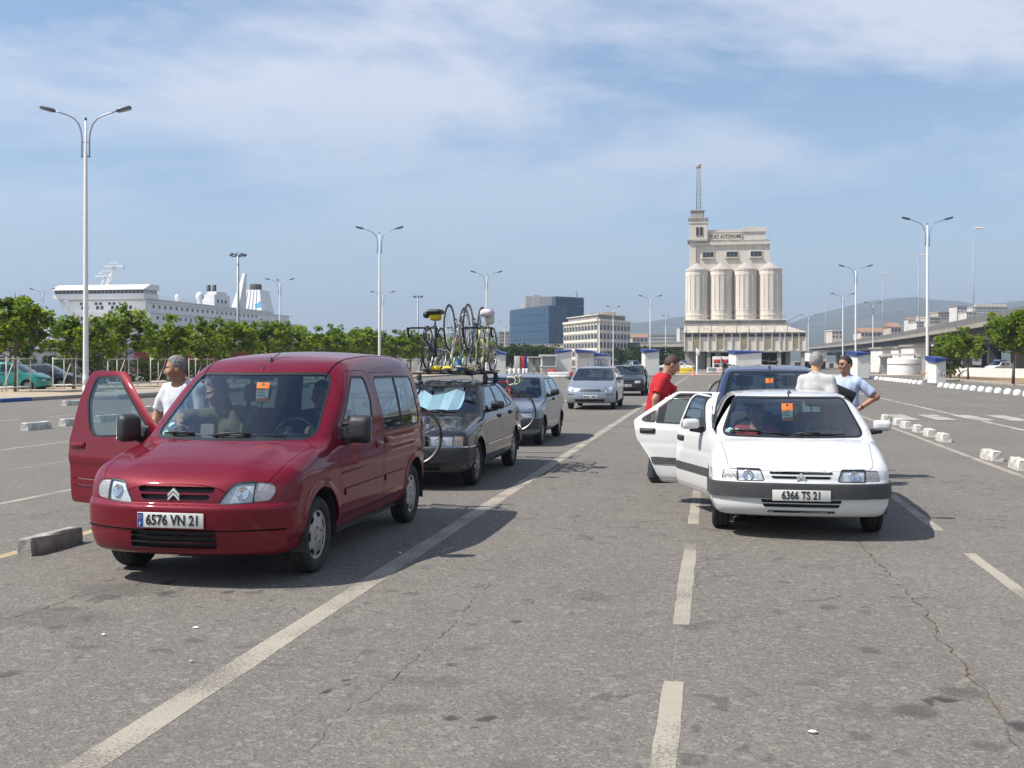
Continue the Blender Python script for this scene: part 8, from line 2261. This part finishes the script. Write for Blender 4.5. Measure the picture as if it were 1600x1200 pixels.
def person(label, loc, rz, pose=STAND, joints=None, skin=M_SKIN, hair=None, shirt=None, trousers=None, sleeve=0.62, yaw=0.0, pitch=0.0, roll=0.0, bald=0.0, beard=None, shades=False, hands=(('l', 0.6), ('r', 0.6)), scale=1.0, collar=False, legs=True, belt=False, group=None, hand_dir=None, h=0.015, belly=0.0):
    J = {k: np.array(v, float) for k, v in dict(pose, **(joints or {})).items()}
    root = thing('person', label, 'person', loc, rz, group); root.scale = (scale,) * 3
    fwd = np.array([0, -1.0, 0])
    def body(P):
        d = [cone(P, J['pelvis'], J['waist'], 0.150, 0.138, fwd, 0.74), cone(P, J['waist'], J['chest'], 0.140, 0.162, fwd, 0.70), cone(P, J['chest'], (J['chest'] + J['neck']) / 2, 0.152, 0.108, fwd, 0.66),
             cone(P, J['neck'] + [0, 0, -0.05], J['head'] + [0, 0.02, -0.05], 0.064, 0.056)]
        for s in 'lr':
            d += [cone(P, J['neck'] + [0, 0, -0.065], J['s' + s], 0.054, 0.050), cone(P, J['s' + s], J['e' + s], 0.051, 0.043), cone(P, J['e' + s], J['w' + s], 0.043, 0.029)]
            d += [cone(P, J['h' + s], J['k' + s], 0.088, 0.058), cone(P, J['k' + s] + [0, 0.015, -0.02], J['a' + s], 0.058, 0.040), cone(P, J['a' + s] + [0, 0, -0.03], J['t' + s], 0.040, 0.030)]
        return sunion(d, 0.035)
    allp = list(J.values())
    Hm = np.array(Euler((R(pitch), R(roll), R(yaw))).to_matrix())
    hc = J['head']
    def hq(P): return (P - hc) @ Hm
    def headf(P):
        q = hq(P); x = np.abs(q[..., 0]); Q = np.stack([x, q[..., 1], q[..., 2]], -1)
        d = sunion([ell(Q, (0, 0.008, 0.028), (0.077, 0.096, 0.100)), ell(Q, (0, -0.028, -0.055), (0.058, 0.062, 0.062)), ell(Q, (0, -0.062, -0.092), (0.026, 0.024, 0.022)), ell(Q, (0.034, -0.060, -0.018), (0.034, 0.034, 0.034))], 0.03)
        d = smin(d, cone(Q, (0, -0.084, 0.022), (0, -0.112, -0.022), 0.009, 0.013), 0.012)
        d = smin(d, cone(Q, (0, -0.100, -0.027), (0.016, -0.092, -0.029), 0.009, 0.008), 0.008)
        d = smin(d, cone(Q, (0.008, -0.086, 0.036), (0.046, -0.072, 0.036), 0.010, 0.008), 0.012)
        d = smax(d, -ell(Q, (0.031, -0.098, 0.012), (0.018, 0.016, 0.012)), 0.010)
        d = smin(d, ell(Q, (0.030, -0.076, 0.011), (0.013, 0.013, 0.012)), 0.003)
        d = smin(d, cone(Q, (0, -0.088, -0.050), (0.022, -0.078, -0.051), 0.007, 0.005), 0.006)
        d = smin(d, cone(Q, (0, -0.086, -0.061), (0.018, -0.078, -0.060), 0.007, 0.005), 0.006)
        d = smin(d, ell(Q, (0.079, 0.014, -0.004), (0.012, 0.024, 0.034)), 0.008)
        nk = cone(P, J['neck'] + [0, 0, -0.03], hc + Hm @ np.array([0, 0.022, -0.045]), 0.060, 0.056)
        return smin(d, nk, 0.03)
    V1, F1 = net_obj(body, allp, 0.20, h)
    V2, F2 = net_obj(headf, [hc + [0.1, 0.1, 0.13], hc - [0.1, 0.12, 0.19]], 0.02, 0.0075)
    b = MB(); b.add(V1, F1.tolist(), 0, True)
    o2 = len(b.f); b.add(V2, F2.tolist(), 0, True)
    C = V2[F2].mean(1); q = hq(C); ax_ = np.abs(q[:, 0])
    for i in range(len(C)):
        x, y, z = ax_[i], q[i, 1], q[i, 2]
        m = 0
        if y < -0.07 and 0.031 < z < 0.041 and 0.010 < x < 0.050: m = 1
        elif y < -0.078 and -0.066 < z < -0.047 and x < 0.021: m = 2
        elif abs(z - 0.011) < 0.0085 and 0.018 < x < 0.043 and y < -0.080: m = 1 if 0.025 < x < 0.037 else 3
        elif beard is not None and z < -0.036 and y < -0.045 and (x < 0.030 or z < -0.075) and z > -0.125: m = 4
        b.m[o2 + i] = m
    # hands: palm and five separate fingers
    for s, curl in hands:
        w = J['w' + s]; fa = w - J['e' + s]; fa = fa / np.linalg.norm(fa)
        sg = 1 if s == 'l' else -1
        if hand_dir and s in hand_dir:
            fa = np.array(hand_dir[s][0], float); fa /= np.linalg.norm(fa); nrm = np.array(hand_dir[s][1], float)
        else: nrm = np.array([-sg * 1.0, 0.15, 0])
        nrm = nrm - fa * (nrm @ fa); nrm /= np.linalg.norm(nrm)
        sd = np.cross(fa, nrm)
        if sd @ np.array([0, -1, 0.3]) < 0: sd = -sd          # towards the thumb
        segs = [(w - fa * 0.03, w + fa * 0.02, 0.029, 0.027)]
        for k, (off, ln) in enumerate(((0.030, 0.072), (0.010, 0.080), (-0.010, 0.074), (-0.028, 0.058))):
            p0 = w + fa * 0.015 + sd * off * 0.6; p1 = w + fa * 0.090 + sd * off
            segs.append((p0, p1, 0.0155, 0.0125))
            dirv = fa.copy(); p = p1
            for j in range(3):
                an = curl * (0.45 + 0.22 * j) + 0.06 * k
                c_, s_ = math.cos(an), math.sin(an)
                dirv = dirv * c_ + nrm * s_ if j == 0 else (lambda d0: d0 * c_ + (np.cross(np.cross(fa, nrm), d0)) * s_)(dirv)
                dirv /= np.linalg.norm(dirv)
                p2 = p + dirv * ln * (0.44, 0.32, 0.24)[j]
                segs.append((p, p2, 0.0098 - 0.0008 * j, 0.0090 - 0.0008 * j)); p = p2
        p0 = w + fa * 0.02 + sd * 0.022; p1 = p0 + fa * 0.035 + sd * 0.030 + nrm * 0.012; p2 = p1 + fa * 0.034 + sd * 0.010 + nrm * 0.010; p3 = p2 + fa * 0.026 + nrm * 0.008
        segs += [(p0, p1, 0.015, 0.0125), (p1, p2, 0.0115, 0.0105), (p2, p3, 0.0105, 0.0085)]
        hf = (lambda segs: lambda P: sunion([cone(P, *q_) for q_ in segs], 0.006))(segs)
        V3, F3 = net_obj(hf, [x for q_ in segs for x in q_[:2]], 0.03, 0.0065)
        b.add(V3, F3.tolist(), 0, True)
    b.build('body', [skin, M_BROW, M_LIP, M_EYEW, beard or skin], root, recalc=False)
    # clothing
    def folds(P, amp, seed):
        r_ = np.random.default_rng(seed); d = 0
        for _ in range(5):
            k = r_.normal(0, 1, 3) * np.array([34, 34, 13]); d = d + (1 - 2 * np.abs(np.sin(P @ k * 0.5 + r_.uniform(0, 6.28)))) * 1.1
        return amp * d / 5
    if shirt is not None:
        def sh(P):
            hem = J['pelvis'] + (J['pelvis'] - J['waist']) * 0.35
            d = [cone(P, hem, J['waist'], 0.172, 0.160 + belly, fwd, 0.78), cone(P, J['waist'], J['chest'], 0.160 + belly, 0.172, fwd, 0.74), cone(P, J['chest'], (J['chest'] + J['neck']) / 2, 0.170, 0.128, fwd, 0.69)]
            for s in 'lr':
                se = J['s' + s] + (J['e' + s] - J['s' + s]) * sleeve if sleeve <= 1 else J['e' + s] + (J['w' + s] - J['e' + s]) * (sleeve - 1)
                d += [cone(P, J['neck'] + [0, 0.01, -0.055], J['s' + s], 0.068, 0.063), cone(P, J['s' + s], se if sleeve <= 1 else J['e' + s], 0.066, 0.072 if sleeve <= 1 else 0.062)]
                if sleeve > 1: d.append(cone(P, J['e' + s], se, 0.060, 0.046))
            v = sunion(d, 0.04) + folds(P, 0.014, int(abs(loc[0] * 100)))
            up = J['chest'] - J['pelvis']; up = up / np.linalg.norm(up)
            v = np.maximum(v, -((P - hem) @ up))
            v = np.maximum(v, -(np.linalg.norm((P - (J['neck'] + [0, -0.03, 0.03])) * [1, 0.85, 0.9], axis=-1) - 0.078))
            for s in 'lr':
                a_, b_ = (J['s' + s], J['e' + s]) if sleeve <= 1 else (J['e' + s], J['w' + s])
                ax = b_ - a_; L_ = np.linalg.norm(ax); ax = ax / L_; fr = sleeve if sleeve <= 1 else sleeve - 1
                near = np.linalg.norm(P - (a_ + ax * L_ * fr), axis=-1) < 0.14
                t = (P - a_) @ ax
                cyl = np.linalg.norm(P - a_ - t[..., None] * ax, axis=-1) < 0.095
                v = np.where(near & cyl, np.maximum(v, t - L_ * fr), v)
            return v
        V, F = net_obj(sh, [J[k] for k in ('pelvis', 'chest', 'neck', 'sl', 'sr', 'el', 'er', 'wl', 'wr')], 0.22, h)
        g = MB(); g.add(V, F.tolist(), 0, True); so = g.build('shirt', [shirt], root, recalc=False)
        if collar:
            c = MB(); n = J['neck'] + [0, 0.0, 0.0]
            for s_ in (-1, 1): c.tube([n + [s_ * 0.012, -0.088, -0.045], n + [s_ * 0.058, -0.055, -0.005], n + [s_ * 0.064, 0.02, 0.012], n + [s_ * 0.03, 0.066, 0.016], n + [0, 0.072, 0.016]], [0.012, 0.017, 0.016, 0.016, 0.016], 8)
            c.build('collar', [shirt], so)
    if trousers is not None and legs:
        def tr(P):
            d = [cone(P, J['pelvis'] + [0, 0, -0.05], J['pelvis'] + (J['waist'] - J['pelvis']) * 0.35, 0.160, 0.152, fwd, 0.78)]
            for s in 'lr': d += [cone(P, J['h' + s], J['k' + s], 0.104, 0.080), cone(P, J['k' + s], J['a' + s] + [0, 0.01, -0.02], 0.080, 0.072)]
            v = sunion(d, 0.035) + folds(P, 0.006, 5)
            up = J['waist'] - J['pelvis']; up = up / np.linalg.norm(up)
            v = np.maximum(v, (P - J['pelvis']) @ up - 0.09)
            return np.maximum(v, min(J['al'][2], J['ar'][2]) - 0.03 - P[..., 2])
        V, F = net_obj(tr, [J[k] for k in ('pelvis', 'waist', 'hl', 'hr', 'kl', 'kr', 'al', 'ar')], 0.2, h * 1.15)
        g = MB(); g.add(V, F.tolist(), 0, True); g.build('trousers', [trousers], root, recalc=False)
        for s in 'lr':
            d_ = J['t' + s] - J['a' + s]
            f_ = (lambda s: lambda P: smax(sunion([cone(P, J['a' + s] + [0, 0.02, -0.045], J['t' + s] + [0, 0, 0.005], 0.048, 0.042), cone(P, J['a' + s], J['a' + s] + [0, 0, 0.03], 0.046, 0.046)], 0.02), (J['a' + s][2] - 0.09) - P[..., 2], 0.01))(s)
            V, F = net_obj(f_, [J['a' + s], J['t' + s]], 0.09, 0.013); g = MB(); g.add(V, F.tolist(), 0, True); g.build('shoe', [mat('shoe_leather', (0.05, 0.035, 0.028), 0.5, var=0.3, scale=12)], root, recalc=False)
    if hair is not None:
        def hf(P):
            q = hq(P); x = np.abs(q[..., 0]); Q = np.stack([x, q[..., 1], q[..., 2]], -1)
            line = np.interp(q[..., 1], [-0.10, -0.065, -0.035, -0.012, 0.012, 0.035, 0.06, 0.12], [0.096 - bald, 0.088 - bald, 0.066 - bald * 0.5, 0.012, -0.028, -0.014, -0.058, -0.090])
            thick = 0.0015 + 0.0085 * np.clip((q[..., 2] - line) / 0.05, 0, 1)
            d = ell(Q, (0, 0.009, 0.029), (0.078, 0.097, 0.100)) - thick
            d = d + 0.003 * np.sin(q[..., 0] * 190 + 2 * np.sin(q[..., 2] * 90)) * np.sin(q[..., 1] * 150 + q[..., 2] * 120)
            return np.maximum(d, (line + 0.004 * np.sin(q[..., 0] * 260) - q[..., 2]) * 0.7)
        V, F = net_obj(hf, [hc + [0.1, 0.12, 0.14], hc - [0.1, 0.12, 0.1]], 0.02, 0.008)
        g = MB(); g.add(V, F.tolist(), 0, True); g.build('hair', [hair], root, recalc=False)
    def hp(*p): return tuple(hc + Hm @ np.array(p))
    if shades:
        g = MB()
        for s_ in (-1, 1):
            g.add([hp(s_ * (0.032 + 0.026 * math.cos(a)), -0.098 + 0.012 * abs(math.cos(a)) * (1 if math.cos(a) > 0 else 0.2), 0.010 + 0.019 * math.sin(a)) for a in [2 * math.pi * k / 14 for k in range(14)]], [list(range(14))])
            g.tube([hp(s_ * 0.058, -0.086, 0.016), hp(s_ * 0.079, -0.05, 0.016), hp(s_ * 0.084, 0.01, 0.012)], 0.0025, 5)
        g.tube([hp(-0.008, -0.104, 0.016), hp(0.008, -0.104, 0.016)], 0.003, 5)
        g.build('sunglasses', [mat('dark_lens', (0.012, 0.012, 0.014), 0.08, var=0.1, scale=20)], root)
    return root, J
HAIR_G = mat('hair_grey', (0.17, 0.16, 0.15), 0.8, var=0.9, scale=55, tint=(0.40, 0.39, 0.38), bump=0.5, bscale=140)
HAIR_S = mat('hair_salt_pepper', (0.10, 0.095, 0.09), 0.8, var=0.9, scale=55, tint=(0.34, 0.33, 0.31), bump=0.5, bscale=140)
HAIR_B = mat('hair_brown', (0.055, 0.032, 0.020), 0.7, var=0.6, scale=45, tint=(0.10, 0.062, 0.04), bump=0.5, bscale=140)
HAIR_D = mat('hair_dark', (0.022, 0.017, 0.014), 0.7, var=0.5, scale=45, tint=(0.05, 0.04, 0.03), bump=0.4, bscale=140)
C_WHITE = cloth_mat('white_cotton', (0.64, 0.65, 0.70), 0.35); C_RED = cloth_mat('red_polo_cloth', (0.46, 0.012, 0.022), 0.5); C_GREY = cloth_mat('pale_grey_cloth', (0.52, 0.515, 0.51), 0.5)
C_BLUE = mat('striped_blue_cloth', (0.42, 0.50, 0.68), 0.9, var=0.7, scale=9, tint=(0.42, 0.49, 0.66), bump=0.2, bscale=250); C_OLIVE = cloth_mat('olive_cloth', (0.15, 0.14, 0.075), 0.5); C_DARK = cloth_mat('dark_cloth', (0.03, 0.032, 0.04), 0.3)
C_NAVY = cloth_mat('navy_trouser_cloth', (0.02, 0.024, 0.055), 0.3); C_BEIGE = cloth_mat('beige_trouser_cloth', (0.36, 0.30, 0.22), 0.3); C_PINK = cloth_mat('coral_cloth', (0.50, 0.07, 0.08), 0.4)

person('man in a white T-shirt with grey hair and goatee standing behind the open red door', (-5.16, 9.85, 0), R(-8), STAND, dict(head=(-0.035, -0.05, 1.605), neck=(-0.01, -0.01, 1.46), wr=(-0.29, -0.16, 0.95), er=(-0.29, 0.0, 1.14), el=(0.26, -0.02, 1.13), wl=(0.22, -0.24, 1.02)),
    M_SKIN, HAIR_S, C_WHITE, C_BEIGE, 0.78, yaw=-52, pitch=6, bald=0.0, beard=M_BEARD, scale=0.985, belly=0.02)
person('man in a red polo shirt with brown hair stooping beside the open white rear door', (-0.77, 14.9, 0), R(98), STAND, dict(chest=(0, -0.055, 1.285), neck=(0, -0.115, 1.45), head=(0, -0.215, 1.58), waist=(0, -0.015, 1.095), sl=(0.170, -0.085, 1.372), sr=(-0.170, -0.075, 1.372), er=(-0.24, 0.03, 1.13), wr=(-0.25, 0.05, 0.88), el=(0.22, -0.33, 1.16), wl=(0.16, -0.55, 1.10)),
    M_SKIN, HAIR_B, C_RED, C_DARK, 0.72, pitch=26, yaw=8, collar=True, bald=0.004, scale=1.015)
person('grey-haired man in a pale shirt seen from behind, standing by the white hatchback', (1.36, 14.84, 0), R(152), STAND, dict(head=(0.02, -0.03, 1.63)), M_SKIN2, HAIR_G, C_GREY, C_BEIGE, 0.72, yaw=28, bald=0.0, scale=1.01, collar=True)
Pd, Jd = person('man in a light blue shirt and sunglasses with one hand on his hip', (1.86, 15.95, 0), R(-30), STAND, dict(head=(0.0, -0.02, 1.635), el=(0.42, 0.10, 1.18), wl=(0.215, -0.02, 1.01), er=(-0.27, 0.02, 1.15), wr=(-0.10, -0.24, 1.17)), M_SKIN, HAIR_D, C_BLUE, C_NAVY, 0.80, yaw=-22, bald=0.012, shades=True, collar=True, scale=0.98,
    hands=(('l', 0.5), ('r', 0.9)), hand_dir={'l': ((-0.75, -0.45, -0.35), (-0.1, 0.7, -0.3))}, belly=0.015)
wt = MB(); w = Jd['wl'] + (Jd['el'] - Jd['wl']) * 0.16
ax = Vector(Jd['el'] - Jd['wl']).normalized(); u = ax.orthogonal().normalized(); v = ax.cross(u)
wt.tube([Vector(w) + (u * math.cos(a) + v * math.sin(a)) * 0.034 for a in [2 * math.pi * k / 16 for k in range(16)]], 0.007, 6, closed=True); wt.rbox(Vector(w) + Vector((0.015, -0.033, 0.0)), (0.034, 0.014, 0.034), 0.006)
wt.build('wristwatch', [mat('watch_dark', (0.06, 0.06, 0.065), 0.3, 0.4, var=0.3, scale=30)], Pd)
# the folder he holds
fl = MB(); Mf = Matrix.Translation((-0.05, -0.27, 1.20)) @ Matrix.Rotation(R(18), 4, 'Z') @ Matrix.Rotation(R(24), 4, 'Y')
fl.rbox((0, 0, 0), (0.36, 0.035, 0.20), 0.015, 4, 0, Mf); fl.rbox((0, -0.01, 0.03), (0.35, 0.03, 0.10), 0.012, 4, 0, Mf)
fo = fl.build('document_case', [mat('black_leather', (0.014, 0.014, 0.016), 0.6, var=0.3, scale=12, bump=0.2)], None, (1.90, 15.86, 0), (0, 0, R(-18)))
tag(fo, 'black document case held against his chest by the man in sunglasses', 'document case')
# in the cars
person('passenger in an olive shirt with brown hair leaning out of the red van', (-4.28, 9.18, 0.58), R(-12), SIT, dict(head=(-0.22, 0.02, 0.79), neck=(-0.15, 0.10, 0.635), chest=(-0.09, 0.12, 0.47), sl=(0.07, 0.16, 0.59), sr=(-0.30, 0.04, 0.58), er=(-0.56, -0.08, 0.55), wr=(-0.38, -0.30, 0.50), el=(0.15, 0.0, 0.36)), M_SKIN2, HAIR_B, C_OLIVE, C_DARK, 0.85, yaw=-35, pitch=18, hands=(('r', 0.7), ('l', 0.7)), h=0.018)
person('driver in dark clothes behind the wheel of the red van', (-3.50, 9.22, 0.55), 0, SIT, dict(wl=(0.14, -0.38, 0.48), wr=(-0.14, -0.38, 0.48)), M_SKIN2, HAIR_D, C_DARK, C_DARK, 0.8, yaw=-12, hands=(('r', 1.1), ('l', 1.1)), h=0.018)
person('passenger in a coral top with dark hair sitting in the white hatchback', (0.46, 12.12, 0.28), R(-6), SIT, dict(), M_SKIN2, HAIR_D, C_PINK, C_DARK, 0.8, yaw=4, hands=(('r', 0.8), ('l', 0.8)), h=0.018, bald=0.004)
# ------------------------------------------------------------------ the air
def haze():
    m = bpy.data.materials.new('haze_air'); m.use_nodes = True
    N, L = m.node_tree.nodes, m.node_tree.links
    N.remove(N['Principled BSDF'])
    v = N.new('ShaderNodeVolumePrincipled')
    v.inputs['Color'].default_value = HAZE_COL
    v.inputs['Density'].default_value = HAZE_DENS
    v.inputs['Anisotropy'].default_value = 0.1
    L.new(v.outputs[0], N['Material Output'].inputs['Volume'])
    b = MB(); b.box((-6800, -500, -3.0), (6800, 7300, 420))
    tag(b.build('haze', [m]), kind='stuff')
HAZE_COL = (0.55, 0.68, 0.88, 1)
HAZE_DENS = 0.00028
haze()
